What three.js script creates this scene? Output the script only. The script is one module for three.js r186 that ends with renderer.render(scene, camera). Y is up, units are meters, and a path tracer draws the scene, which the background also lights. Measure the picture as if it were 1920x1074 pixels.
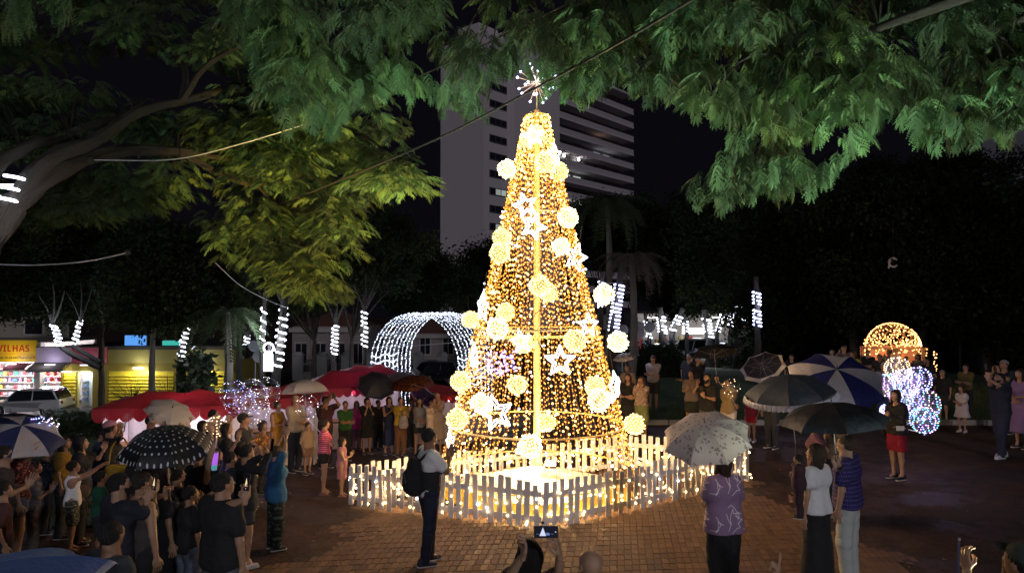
import * as THREE from 'three';
import { mergeGeometries, mergeVertices } from 'three/addons/utils/BufferGeometryUtils.js';
import { RoundedBoxGeometry } from 'three/addons/geometries/RoundedBoxGeometry.js';

// ---------------------------------------------------------------- camera, sky, moonlight, exposure
const FOCAL = 1350, EYE = 3.4, PITCH = Math.atan((575 - 537) / FOCAL);
const scene = new THREE.Scene();
const camera = new THREE.PerspectiveCamera(2 * Math.atan(537 / FOCAL) * 180 / Math.PI, 1920 / 1074, 0.1, 600);
camera.position.set(0, EYE, 0);
camera.rotation.set(PITCH, 0, 0);
const renderer = new THREE.WebGLRenderer({ antialias: true });
renderer.setSize(1024, 572);
renderer.shadowMap.enabled = true;
renderer.toneMapping = THREE.LinearToneMapping;
renderer.toneMappingExposure = 1.0;
{ // overcast night sky: nearly even, a little paler towards the town's horizon
  const W = 64, H = 32, data = new Float32Array(W * H * 4);
  for (let y = 0; y < H; y++) for (let x = 0; x < W; x++) {
    const up = (y + 0.5) / H * 2 - 1, k = Math.max(0, 1 - Math.abs(up) * 1.2), o = (y * W + x) * 4;
    data[o] = 0.0018 + 0.0012 * k; data[o + 1] = 0.0017 + 0.0009 * k; data[o + 2] = 0.0030 + 0.0013 * k; data[o + 3] = 1;
  }
  const sky = new THREE.DataTexture(data, W, H, THREE.RGBAFormat, THREE.FloatType);
  sky.mapping = THREE.EquirectangularReflectionMapping; sky.magFilter = THREE.LinearFilter; sky.needsUpdate = true;
  scene.background = sky; scene.environment = sky;
}
const moon = new THREE.DirectionalLight(new THREE.Color().setRGB(0.95, 0.88, 1.0), 0.36);
moon.position.set(16, 48, 80); moon.target.position.set(0, 0, -30); moon.shadow.radius = 8;
scene.add(moon, moon.target);
Object.assign(moon.shadow.camera, { left: -70, right: 70, top: 70, bottom: -70, far: 260 });

// ---------------------------------------------------------------- helpers
const rng = (s) => () => { s = (s + 0x6d2b79f5) | 0; let t = Math.imul(s ^ (s >>> 15), 1 | s); t = (t + Math.imul(t ^ (t >>> 7), 61 | t)) ^ t; return ((t ^ (t >>> 14)) >>> 0) / 4294967296; };
const V = (x, y, z) => new THREE.Vector3(x, y, z);
const lerp = (a, b, t) => a + (b - a) * t, clamp = (x, a = 0, b = 1) => Math.min(b, Math.max(a, x));
const sstep = (a, b, x) => { const t = clamp((x - a) / (b - a)); return t * t * (3 - 2 * t); };
const cp = Math.cos(PITCH), sp = Math.sin(PITCH);
// the point seen at photo pixel (px, py) whose distance straight ahead is d
function P(px, py, d) {
  const x = (px - 960) / FOCAL, y0 = -(py - 537) / FOCAL, y = y0 * cp + sp, z = cp - y0 * sp;
  return V(x / z * d, EYE + y / z * d, -d);
}
// ground height: level round the tree, falling to the street on the left, a raised lawn on the right
function gh(x, z) {
  const d = -z, left = -0.0912 * clamp(d - 11.5, 0, 28.5), right = 0.12 * sstep(19.6, 20.4, d) - 1.5 * sstep(30, 62, d);
  return lerp(left, right, sstep(-0.8, 3.6, x));
}
const G = (px, d, up = 0) => { const x = (px - 960) / FOCAL * d; return V(x, gh(x, -d) + up, -d); };
const taken = new Map();
function numbered(name) {
  const n = taken.get(name) ?? 0; taken.set(name, n + 1);
  return n ? name + '_' + String(n).padStart(3, '0') : name;
}
function tag(o, label, category, group, kind) {
  if (label) o.userData.label = label;
  if (category) o.userData.category = category;
  if (group) o.userData.group = group;
  if (kind) o.userData.kind = kind;
  return o;
}
function thing(name, label, category, pos, group) {
  const o = new THREE.Group(); o.name = numbered(name); scene.add(o);
  if (pos) o.position.copy(pos);
  return tag(o, label, category, group);
}
function part(name, geo, mat, parent, pos, kind) {
  const m = new THREE.Mesh(geo, mat);
  m.name = name; parent.add(m);
  if (pos) m.position.copy(pos);
  if (kind) m.userData.kind = kind;
  return m;
}
function struct(name, geo, mat, pos) { const m = part(numbered(name), geo, mat, scene, pos, 'structure'); return m; }
const merge = (list) => mergeGeometries(list.map((g) => { g = g.index ? g.toNonIndexed() : g; if (!g.attributes.uv) g.setAttribute('uv', new THREE.BufferAttribute(new Float32Array(g.attributes.position.count * 2), 2)); for (const k of Object.keys(g.attributes)) if (!['position', 'normal', 'uv'].includes(k)) g.deleteAttribute(k); return g; }), false);
const box = (w, h, d, x = 0, y = 0, z = 0) => new THREE.BoxGeometry(w, h, d).translate(x, y, z);
const tube = (pts, r, seg = 12, rad = 6) => new THREE.TubeGeometry(new THREE.CatmullRomCurve3(pts), seg, r, rad);
function rod(a, b, r, r2 = r, n = 8) {
  const v = b.clone().sub(a), g = new THREE.CylinderGeometry(r2, r, v.length(), n, 1);
  g.applyQuaternion(new THREE.Quaternion().setFromUnitVectors(V(0, 1, 0), v.clone().normalize()));
  return g.translate((a.x + b.x) / 2, (a.y + b.y) / 2, (a.z + b.z) / 2);
}
// a limb: tube whose radius tapers from r0 to r1
function limb(pts, r0, r1, seg = 14, rad = 8) {
  const c = new THREE.CatmullRomCurve3(pts), g = new THREE.TubeGeometry(c, seg, 1, rad), p = g.attributes.position, q = V(0, 0, 0);
  for (let i = 0; i <= seg; i++) {
    c.getPointAt(i / seg, q); const r = lerp(r0, r1, i / seg);
    for (let j = 0; j <= rad; j++) { const k = i * (rad + 1) + j, b = 1 + 0.12 * Math.sin(j * 2.3 + i * 1.7); p.setXYZ(k, q.x + (p.getX(k) - q.x) * r * b, q.y + (p.getY(k) - q.y) * r * b, q.z + (p.getZ(k) - q.z) * r * b); }
  }
  g.computeVertexNormals(); return g;
}
// value noise
const hash = (x, y, z) => { let h = Math.imul(x, 374761393) + Math.imul(y, 668265263) + Math.imul(z, 2147483647 ^ 0x5bd1e995); h = Math.imul(h ^ (h >>> 13), 1274126177); return ((h ^ (h >>> 16)) >>> 0) / 4294967296; };
function noise3(x, y, z, per = 0) {
  const X = Math.floor(x), Y = Math.floor(y), Z = Math.floor(z), fx = x - X, fy = y - Y, fz = z - Z, u = fx * fx * (3 - 2 * fx), v = fy * fy * (3 - 2 * fy), w = fz * fz * (3 - 2 * fz);
  const m = per ? (a) => ((a % per) + per) % per : (a) => a;
  const h = (a, b, c) => hash(m(a), m(b), c);
  return lerp(lerp(lerp(h(X, Y, Z), h(X + 1, Y, Z), u), lerp(h(X, Y + 1, Z), h(X + 1, Y + 1, Z), u), v), lerp(lerp(h(X, Y, Z + 1), h(X + 1, Y, Z + 1), u), lerp(h(X, Y + 1, Z + 1), h(X + 1, Y + 1, Z + 1), u), v), w);
}
// tiling noise texture: f(u, v, n) gives [r, g, b] (0..1, sRGB for colour maps)
function texture(size, f, srgb = true, rx = 1, ry = 1) {
  const data = new Uint8Array(size * size * 4);
  const n = (u, v, p, z = 0) => noise3(u * p, v * p, z, p);
  for (let y = 0; y < size; y++) for (let x = 0; x < size; x++) {
    const c = f(x / size, y / size, n), o = (y * size + x) * 4;
    data[o] = clamp(c[0]) * 255; data[o + 1] = clamp(c[1]) * 255; data[o + 2] = clamp(c[2]) * 255; data[o + 3] = 255;
  }
  const t = new THREE.DataTexture(data, size, size);
  t.wrapS = t.wrapT = THREE.RepeatWrapping; t.magFilter = THREE.LinearFilter; t.repeat.set(rx, ry);
  if (srgb) t.colorSpace = THREE.SRGBColorSpace;
  t.needsUpdate = true; return t;
}
function canvasTexture(w, h, draw, repeat) {
  const c = document.createElement('canvas'); c.width = w; c.height = h; draw(c.getContext('2d'), w, h);
  const t = new THREE.CanvasTexture(c); t.colorSpace = THREE.SRGBColorSpace;
  if (repeat) { t.wrapS = t.wrapT = THREE.RepeatWrapping; t.repeat.set(repeat[0], repeat[1]); }
  return t;
}
const rgb = (r, g, b) => new THREE.Color().setRGB(r, g, b);
const mats = new Map();
function M(name, r, g, b, rough = 0.8, more = {}) {
  const key = name + [r, g, b, rough] + Object.keys(more);
  if (!mats.has(key)) { const m = new THREE.MeshPhysicalMaterial({ color: rgb(r, g, b), roughness: rough, side: THREE.DoubleSide, ...more }); m.name = name; mats.set(key, m); }
  return mats.get(key);
}
function glow(name, r, g, b, k) {
  const key = 'glow' + name + [r, g, b, k];
  if (!mats.has(key)) { const m = new THREE.MeshStandardMaterial({ color: rgb(0.05, 0.05, 0.05), emissive: rgb(r, g, b), emissiveIntensity: k, roughness: 0.6 }); m.name = name; mats.set(key, m); }
  return mats.get(key);
}
function lamp(parent, pos, color, power, radius = 1) {
  const l = new THREE.PointLight(color, power, 0, 2); l.position.copy(pos); l.shadow.radius = radius; parent.add(l); return l;
}
const TREE = V(0.46, 0, -13.3);
const barkBump = texture(256, (u, v, n) => { const a = n(u, v, 16) * 0.5 + n(u, v, 64, 3) * 0.5; return [a, a, a]; }, false, 3, 6);
const clothBump = texture(256, (u, v, n) => { const a = n(u, v, 8) * 0.5 + n(u, v, 24, 5) * 0.3 + n(u, v, 128, 9) * 0.2; return [a, a, a]; }, false, 2.2, 2.2);
const grainBump = texture(256, (u, v, n) => { const a = n(u, v, 32) * 0.4 + n(u, v, 128, 2) * 0.6; return [a, a, a]; }, false, 1, 1);
const bark = M('bark', 0.042, 0.033, 0.025, 0.95, { bumpMap: barkBump, bumpScale: 0.02 });
const paleBark = M('pale bark', 0.12, 0.112, 0.095, 0.9, { bumpMap: barkBump, bumpScale: 0.012 });
// ---------------------------------------------------------------- ground, street, kerbs, pavers
const dirtMap = texture(1024, (u, v, n) => {
  const big = n(u, v, 5, 1), mid = n(u, v, 24, 2), fine = n(u, v, 256, 3), grit = n(u, v, 512, 4);
  let k = 0.178 + 0.07 * (big - 0.5) + 0.07 * (mid - 0.5) + 0.11 * (fine - 0.5) + (grit > 0.93 ? 0.13 : 0);
  if (n(u, v, 80, 8) > 0.9) k += 0.05;
  return [k * 1.26, k * 0.86, k * 0.66];
}, true, 0.22, 0.22);
const dirtBump = texture(512, (u, v, n) => { const a = n(u, v, 24) * 0.3 + n(u, v, 128, 2) * 0.4 + n(u, v, 256, 3) * 0.3; return [a, a, a]; }, false, 0.45, 0.45);
{
  const xs = [], zs = [];
  for (let i = 0; i <= 110; i++) xs.push(-14 + i * 0.3);
  for (let x = -18; x > -320; x -= Math.max(2, -x * 0.15)) xs.unshift(x);
  for (let x = 20; x < 320; x += Math.max(2, x * 0.15)) xs.push(x);
  for (let i = 0; i <= 150; i++) zs.push(3 - i * 0.3);
  for (let z = -44; z > -420; z -= Math.max(2.5, -z * 0.08)) zs.push(z);
  zs.unshift(8, 20, 60);
  zs.sort((a, b) => b - a);
  const pos = [], uv = [], idx = [], nx = xs.length;
  for (const z of zs) for (const x of xs) {
    let y = gh(x, z);
    const near = Math.hypot(x, z + 12) < 30 ? 0.016 * (noise3(x * 1.3, z * 1.3, 1) - 0.5) : 0;
    pos.push(x, y + near - 0.012, z); uv.push(x, z);
  }
  for (let j = 0; j < zs.length - 1; j++) for (let i = 0; i < nx - 1; i++) { const a = j * nx + i; idx.push(a, a + 1, a + nx, a + 1, a + nx + 1, a + nx); }
  const g = new THREE.BufferGeometry();
  g.setAttribute('position', new THREE.Float32BufferAttribute(pos, 3)); g.setAttribute('uv', new THREE.Float32BufferAttribute(uv, 2)); g.setIndex(idx); g.computeVertexNormals();
  const damp = texture(512, (u, v, n) => { const a = 0.55 * n(u, v, 9, 4) + 0.3 * n(u, v, 30, 6) + 0.15 * n(u, v, 120, 2), k = 0.62 + 0.32 * sstep(0.36, 0.56, a); return [k, k, k]; }, false, 0.13, 0.13);
  struct('ground', g, new THREE.MeshPhysicalMaterial({ map: dirtMap, roughness: 1, roughnessMap: damp, bumpMap: dirtBump, bumpScale: 0.012 }));
}
// sheet of ground-following quads
function sheet(x0, x1, z0, z1, lift, nx = 24, nz = 24, warp = 0) {
  const g = new THREE.PlaneGeometry(1, 1, nx, nz), p = g.attributes.position, u = g.attributes.uv;
  for (let i = 0; i < p.count; i++) {
    let x = lerp(x0, x1, p.getX(i) + 0.5), z = lerp(z0, z1, 0.5 - p.getY(i));
    const e = Math.min(p.getX(i) + 0.5, 0.5 - p.getX(i), p.getY(i) + 0.5, 0.5 - p.getY(i));
    if (warp && e < 0.02) { x += warp * (noise3(x * 0.8, z * 0.8, 3) - 0.5); z += warp * (noise3(x * 0.8, z * 0.8, 7) - 0.5); }
    p.setXYZ(i, x, gh(x, z) + lift, z); u.setXY(i, x, z);
  }
  if (g.index && (x1 - x0) * (z1 - z0) > 0) g.index.array.reverse();
  g.computeVertexNormals(); return g;
}
const asphalt = new THREE.MeshPhysicalMaterial({ color: rgb(0.30, 0.33, 0.36), map: dirtMap, roughness: 0.55, bumpMap: dirtBump, bumpScale: 0.006 });
struct('street', sheet(-60, 2.6, -38.6, -66, 0.02, 40, 24), asphalt);
struct('street', sheet(3.2, 60, -50, -75, 0.03, 30, 24), asphalt);
const concrete = M('concrete', 0.34, 0.33, 0.31, 0.9, { bumpMap: grainBump, bumpScale: 0.004 });
struct('pavement', sheet(-60, -11.5, -36.2, -38.5, 0.1, 40, 4), concrete);
// lawn
const lawnMap = texture(512, (u, v, n) => { const k = 0.6 * n(u, v, 12) + 0.4 * n(u, v, 96, 2); return [0.10 + 0.08 * k, 0.17 + 0.1 * k, 0.07 + 0.05 * k]; }, true, 0.4, 0.4);
const lawnMat = new THREE.MeshPhysicalMaterial({ map: lawnMap, roughness: 1, bumpMap: grainBump, bumpScale: 0.02 });
struct('lawn', sheet(3.9, 34, -20.45, -49, 0.03, 60, 60), lawnMat);
struct('lawn', sheet(-16, -6.6, -11.4, -14.6, 0.02, 24, 14, 0.5), lawnMat);
struct('lawn', sheet(-30, -7.5, -19.5, -36, 0.02, 40, 24), lawnMat);
const bladeGeo = (() => { // a tuft of seven blades
  const pos = [], r = rng(5);
  for (let i = 0; i < 7; i++) { const a = r() * 6.28, l = 0.05 + r() * 0.06, w = 0.005, bx = (r() - 0.5) * 0.06, bz = (r() - 0.5) * 0.06, c = Math.cos(a), s = Math.sin(a); pos.push(bx - s * w, 0, bz + c * w, bx + s * w, 0, bz - c * w, bx + c * l * 0.5, l, bz + s * l * 0.5); }
  const g = new THREE.BufferGeometry(); g.setAttribute('position', new THREE.Float32BufferAttribute(pos, 3)); g.computeVertexNormals(); return g;
})();
const grassMat = M('grass blades', 0.045, 0.085, 0.02, 0.9, { transmission: 0.3, thickness: 0 });
function scatter(name, geo, mat, n, place, parent, label) {
  const im = new THREE.InstancedMesh(geo, mat, n), o = new THREE.Object3D(), c = new THREE.Color();
  for (let i = 0; i < n; i++) { o.position.set(0, 0, 0); o.rotation.set(0, 0, 0); o.scale.set(1, 1, 1); c.setRGB(1, 1, 1); place(o, i, c); o.updateMatrix(); im.setMatrixAt(i, o.matrix); im.setColorAt(i, c); }
  im.name = name; im.userData.kind = 'stuff'; (parent || scene).add(im); return im;
}
{
  const r = rng(11);
  tag(scatter(numbered('grass'), bladeGeo, grassMat, 16000, (o, i, c) => {
    let x, z; const w = r();
    if (w < 0.62) { x = 4 + r() * 16; z = -20.5 - r() * r() * 14; } else if (w < 0.8) { x = -15.5 + r() * 8.6; z = -11.6 - r() * 2.8; } else { x = -26 + r() * 18; z = -19.6 - r() * 12; }
    o.position.set(x, gh(x, z) + 0.02, z); o.rotation.y = r() * 6.28; const s = 0.7 + r() * 1.1; o.scale.set(s, s, s); const k = 0.6 + r() * 0.7; c.setRGB(k, k, k * 0.9);
  }), 'short dark grass growing on the lawns round the square', 'grass');
}
{ // litter and fallen leaves on the square
  const r = rng(17), g = new THREE.CircleGeometry(0.022, 6).rotateX(-Math.PI / 2), p = g.attributes.position; for (let i = 0; i < p.count; i++) p.setY(i, 0.006 * Math.sin(i * 2.1)); g.scale(1.3, 1, 0.6);
  tag(scatter(numbered('litter'), g, M('litter', 0.30, 0.25, 0.18, 0.8), 520, (o, i, c) => { const x = -7 + r() * 15, z = -8.5 - r() * 9; o.position.set(x, gh(x, z) + 0.016, z); o.rotation.set((r() - 0.5) * 0.5, r() * 6.28, (r() - 0.5) * 0.5); const s = 0.4 + r() * 0.9; o.scale.set(s, s, s); const k = 0.3 + r() * r() * 1.6; c.setRGB(k, k * 0.95, k * 0.85); }), 'small fallen leaves and scraps of paper strewn on the dark square', 'litter');
}
// kerb stones along the lawn on the right, one by one
{
  const kerb = thing('lawn_kerb', 'low pale concrete kerb edging the dark lawn behind the right-hand crowd', 'kerb', V(0, 0, 0));
  kerb.userData.kind = 'structure';
  const geo = new RoundedBoxGeometry(0.96, 0.17, 0.14, 1, 0.02), r = rng(3);
  for (let i = 0; i < 34; i++) { const x = 3.9 + i * 0.99, m = part('kerb_stone', geo, concrete, kerb, V(x, gh(x, -20.3) + 0.02 + r() * 0.012, -20.3 + (r() - 0.5) * 0.03)); m.rotation.y = (r() - 0.5) * 0.03; }
}
// brick pavers round the fence
{
  const pav = thing('brick_paving', 'brown brick paving laid in rows in front of the picket fence', 'paving', V(0, 0, 0));
  pav.userData.kind = 'structure';
  const w = 0.094, l = 0.194, h = 0.05, cfr = 0.006;
  const pts = [];
  const ring = (ix, y) => [[-w / 2 + ix, y, -l / 2 + ix], [w / 2 - ix, y, -l / 2 + ix], [w / 2 - ix, y, l / 2 - ix], [-w / 2 + ix, y, l / 2 - ix]];
  const R0 = ring(0, -h), R1 = ring(0, -cfr), R2 = ring(cfr, 0);
  const quad = (a, b, c, d) => pts.push(...a, ...c, ...b, ...a, ...d, ...c);
  for (let i = 0; i < 4; i++) { const j = (i + 1) % 4; quad(R0[i], R0[j], R1[j], R1[i]); quad(R1[i], R1[j], R2[j], R2[i]); }
  quad(R2[0], R2[1], R2[2], R2[3]);
  const geo = new THREE.BufferGeometry(); geo.setAttribute('position', new THREE.Float32BufferAttribute(pts, 3)); geo.computeVertexNormals();
  { const p = geo.attributes.position, u = []; for (let i = 0; i < p.count; i++) u.push(p.getX(i) * 6, p.getZ(i) * 6); geo.setAttribute('uv', new THREE.Float32BufferAttribute(u, 2)); }
  const tones = [[0.185, 0.098, 0.058], [0.15, 0.08, 0.05], [0.22, 0.12, 0.07], [0.13, 0.075, 0.05], [0.20, 0.105, 0.055]].map((c, i) => M('brick ' + i, ...c, 0.72, { bumpMap: grainBump, bumpScale: 0.006 }));
  const spots = [], r = rng(21), yaw = 0.10, c = Math.cos(yaw), s = Math.sin(yaw);
  for (let j = -24; j < 24; j++) for (let i = -60; i < 90; i++) {
    const u = i * 0.101 + (j % 2 ? 0.05 : 0), v = j * 0.201, x = 0.7 + u * c + v * s, z = -12 - u * s + v * c;
    const edge = 0.45 * (noise3(x * 1.7, z * 1.7, 2) - 0.5);
    const left = -2.5 - 0.32 * (z + 11) + edge * 2.2, right = 5.4 + 0.25 * (z + 10) + edge * 2.6, ex = Math.min(x - left, right - x);
    if (z < -16.5 || z > -7.9 || ex < -0.2) continue;
    if (z < -12.6 && Math.abs(x - 0.46) < 1.4) continue;
    spots.push([x, z, r(), 0.026 * (1 - clamp((ex + 0.2) / 1.5)) ** 1.3]);
  }
  spots.sort((a, b) => { const f = (q) => { const d = -q[1], px = 960 + q[0] / d * FOCAL; return (d < 9.05 ? 100 : 0) + Math.abs(px - 985) / 900 + d; }; return f(a) - f(b); });
  const put = (o, [x, z, k, sunk]) => { o.position.set(x, gh(x, z) + 0.009 - sunk + (k - 0.5) * 0.006, z); o.rotation.set((hash(k * 9e5, 1, 1) - 0.5) * 0.03, -yaw + (k - 0.5) * 0.05, (hash(k * 9e5, 2, 1) - 0.5) * 0.03); };
  const near = spots.slice(0, 300), rest = spots.slice(300);
  near.forEach((q, i) => put(part('brick', geo, tones[i * 7 % 5], pav), q));
  scatter('brick_field', geo, M('brick far', 0.16, 0.086, 0.052, 0.72, { bumpMap: grainBump, bumpScale: 0.006 }), rest.length, (o, i, col) => { put(o, rest[i]); const k = 0.8 + rest[i][2] * 0.45; col.setRGB(k, k, k); }, pav);
}
// ---------------------------------------------------------------- residential tower
{
  const C = V(-4.8, -2, -120), rr = V(0.646, 0, -0.763), ll = V(-0.763, 0, -0.646), top = 52;
  const t = thing('residential_tower', 'tall grey apartment tower with long balconies behind the lit tree', 'building', V(C.x, gh(C.x, C.z), C.z));
  t.rotation.y = Math.atan2(0.763, 0.646); // local +x runs along the right face, local -z along the left face
  const wall = M('tower render', 0.80, 0.75, 0.78, 0.9, { bumpMap: grainBump, bumpScale: 0.01 }), dark = M('tower recess', 0.16, 0.15, 0.17, 0.9), slabM = M('tower slab', 0.78, 0.74, 0.78, 0.9);
  const frame = M('tower frame', 0.10, 0.10, 0.11, 0.5), pane = M('tower pane', 0.03, 0.03, 0.04, 0.15), railM = M('balcony parapet', 0.66, 0.62, 0.66, 0.6);
  const W = 47, D = 10.3, fl = 3.0, n = 17;
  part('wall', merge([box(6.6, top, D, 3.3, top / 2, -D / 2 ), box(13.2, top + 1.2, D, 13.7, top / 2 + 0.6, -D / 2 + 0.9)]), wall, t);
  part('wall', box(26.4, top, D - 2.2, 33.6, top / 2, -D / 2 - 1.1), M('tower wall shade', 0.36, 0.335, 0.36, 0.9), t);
  part('roof', merge([box(5, 3, 5, 4, top + 1.5, -5), box(8, 4, 6, 15, top + 2.8, -4)]), wall, t);
  const wg = box(2.6, 1.15, 0.12), pg = box(0.82, 0.95, 0.05), mull = merge([box(2.7, 0.08, 0.2, 0, 0.58, 0), box(2.7, 0.08, 0.2, 0, -0.58, 0), box(0.07, 1.2, 0.2, -0.44, 0, 0), box(0.07, 1.2, 0.2, 0.44, 0, 0), box(0.08, 1.2, 0.2, -1.3, 0, 0), box(0.08, 1.2, 0.2, 1.3, 0, 0)]);
  const lit = { 7: 1, 10: 1, 13: 0 };
  for (let i = 3; i < n; i++) {
    const y = i * fl + 1.6, w = part("window", wg, dark, t, V(3.7, y, 0.0)); w.scale.x = 1.65;
    part('frame', mull, frame, w, V(0, 0, 0.02));
    for (const k of [-0.87, 0, 0.87]) { const on = (i === 8 && k >= 0) || (i === 6 && k > -0.5); part(on ? 'lit_window_pane' : 'pane', pg, on ? glow('lit window', 0.85, 0.95, 0.9, 0.28 + 0.1 * k) : pane, w, V(k, 0, 0.05)); }
  }
  // balconies: slab, parapet panels, set-back glazing
  const slab = box(27.6, 0.3, 3.0), warm = glow('warm room window', 1, 0.62, 0.42, 0.45), cool = glow('cool room window', 0.9, 1, 0.95, 0.5), bulbM = glow('balcony lamp', 1, 0.98, 0.92, 14);
  const parGeo = box(1.78, 1.0, 0.1), glassG = box(2.4, 1.5, 0.1), bulbG = new THREE.SphereGeometry(0.22, 8, 6);
  for (let i = 2; i < n; i++) {
    const y = i * fl, b = part('balcony', slab, slabM, t, V(34.2, y, -0.9));
    for (let k = 0; k < 15; k++) part('parapet_panel', parGeo, railM, b, V(-12.9 + k * 1.84, 0.64, 1.4));
    part('side_parapet', box(0.1, 1.0, 2.8, 0, 0.64, 0), railM, b, V(13.7, 0, 0));
    for (let k = 0; k < 7; k++) {
      const on = (i === 13 && k === 4) ? warm : (i === 12 && k >= 4 && k < 6) ? cool : (i === 10 && k < 3) ? cool : null;
      if (!on && hash(i, k, 77) > 0.55) part('curtain', box(1.1 + hash(i, k, 5), 1.4, 0.04), M('curtain ' + (k % 3), 0.22 + 0.1 * (k % 3), 0.2 + 0.09 * (k % 3), 0.2 + 0.08 * (k % 3), 0.9), b, V(-11.2 + k * 3.6 + hash(i, k, 6) - 0.5, 1.45, -1.1));
      if (hash(i, k, 31) > 0.72) part('planter', box(0.7 + hash(i, k, 2), 0.5 + 0.6 * hash(i, k, 3), 0.4), M('balcony clutter', 0.12, 0.11, 0.1, 0.8), b, V(-11.8 + k * 3.6, 0.45, 0.2));
      part(on ? 'lit_window' : 'glazing', glassG, on || pane, b, V(-11.2 + k * 3.6, 1.45, -1.22));
    }
    if (i === 11 || i === 8) for (const k of i === 11 ? [-9.5, -4.5] : [-9.2, -4.2, 5.2]) { const p = V(k, 2.4, -0.4); part('ceiling_lamp', bulbG, bulbM, b, p); lamp(b, p, rgb(1, 0.95, 0.9), 26, 10); }
  }
  part('roof_slab', box(27.8, 0.4, 3.2, 34.2, top, -0.9), slabM, t);
}
// a second dark block, upper right edge
{
  const t = thing('apartment_block', 'distant dark apartment block at the right above the trees', 'building', V(84, -1.5, -118));
  part('wall', box(22, 44, 14, 0, 22, 0), M('block render', 0.2, 0.2, 0.24, 0.9), t);
  part('roof', box(22.6, 0.6, 14.6, 0, 44.3, 0), concrete, t);
  const wg = box(1.6, 1.3, 0.1), pm = M('tower pane', 0.03, 0.03, 0.04, 0.15);
  for (let i = 0; i < 12; i++) for (let k = 0; k < 4; k++) part('window', wg, pm, t, V(-8 + k * 5, 4 + i * 3.2, 7.04));
}
// ---------------------------------------------------------------- foliage
const leafMat = M('leaves', 0.062, 0.128, 0.050, 0.75, { specularIntensity: 0.5, transmission: 0.35, thickness: 0 });
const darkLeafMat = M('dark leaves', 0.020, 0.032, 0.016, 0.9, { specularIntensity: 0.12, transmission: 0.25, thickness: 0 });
const palmMat = M('palm leaves', 0.040, 0.060, 0.026, 0.8, { specularIntensity: 0.3, transmission: 0.25, thickness: 0 });
// a feathery compound leaf: a bent stalk with pairs of narrow leaflets, hanging towards its tip
function sprayGeo(seed, L = 0.34, pairs = 5, droop = 0.42) {
  const r = rng(seed), pos = [], tri = (a, b, c) => pos.push(a.x, a.y, a.z, b.x, b.y, b.z, c.x, c.y, c.z);
  const at = (t) => V(0, -droop * L * t * t, L * t * (1 - 0.25 * t));
  // one feather: a narrow blade with notched edges, hanging a little at its tip
  const feather = (p, dir, len, w) => {
    const side = dir.clone().cross(V(0, 1, 0)).normalize(), n = 6, c = (u) => p.clone().addScaledVector(dir, len * u).add(V(0, -0.30 * len * u * u, 0)), hw = (u) => w * Math.sin(Math.PI * (0.12 + 0.83 * u));
    for (let i = 0; i < n; i++) { const u0 = i / n, u1 = (i + 1) / n, A = c(u0), B = c(u1); for (const s of [-1, 1]) { const q = c(u0 + 0.155).addScaledVector(side, s * hw(u0 + 0.08)).add(V(0, -0.006, 0)); tri(A, q, B); } }
  };
  for (let i = 0; i < pairs; i++) { const t = 0.15 + 0.8 * i / (pairs - 1), p = at(t); for (const s of [-1, 1]) feather(p, V(s * (0.85 - 0.35 * t), -0.25 - r() * 0.35, 0.55 + 0.3 * t).normalize(), L * (0.36 + 0.12 * Math.sin(Math.PI * t)) * (0.85 + r() * 0.3), L * 0.098); }
  feather(at(0.98), V(0, -0.5, 0.8).normalize(), L * 0.38, L * 0.098);
  for (let i = 0; i < 4; i++) { const A = at(i / 4), B = at((i + 1) / 4); tri(A.clone().add(V(-0.004, 0, 0)), A.clone().add(V(0.004, 0, 0)), B); }
  const g = new THREE.BufferGeometry(); g.setAttribute('position', new THREE.Float32BufferAttribute(pos, 3)); g.computeVertexNormals(); return g;
}
// a clump of simple leaves for trees farther off
function clumpGeo(seed, n = 22, R = 0.42, l = 0.16) {
  const r = rng(seed), pos = [], a = V(0, 0, 0), d = V(0, 0, 0), s = V(0, 0, 0);
  for (let i = 0; i < n; i++) {
    a.set(r() - 0.5, r() - 0.5, r() - 0.5).multiplyScalar(2 * R); d.set(r() - 0.5, r() - 0.7, r() - 0.5).normalize(); s.set(r() - 0.5, r() - 0.5, r() - 0.5).cross(d).normalize();
    const L = l * (0.7 + r() * 0.7), w = L * 0.28, m = a.clone().addScaledVector(d, L * 0.45), e = a.clone().addScaledVector(d, L);
    const b = m.clone().addScaledVector(s, w), c = m.clone().addScaledVector(s, -w);
    pos.push(a.x, a.y, a.z, b.x, b.y, b.z, c.x, c.y, c.z, b.x, b.y, b.z, e.x, e.y, e.z, c.x, c.y, c.z);
  }
  const g = new THREE.BufferGeometry(); g.setAttribute('position', new THREE.Float32BufferAttribute(pos, 3)); g.computeVertexNormals(); return g;
}
const inside = (poly, x, y) => { let c = false; for (let i = 0, j = poly.length - 1; i < poly.length; j = i++) { const [a, b] = poly[i], [p, q] = poly[j]; if ((b > y) !== (q > y) && x < (p - a) * (y - b) / (q - b) + a) c = !c; } return c; };
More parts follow.
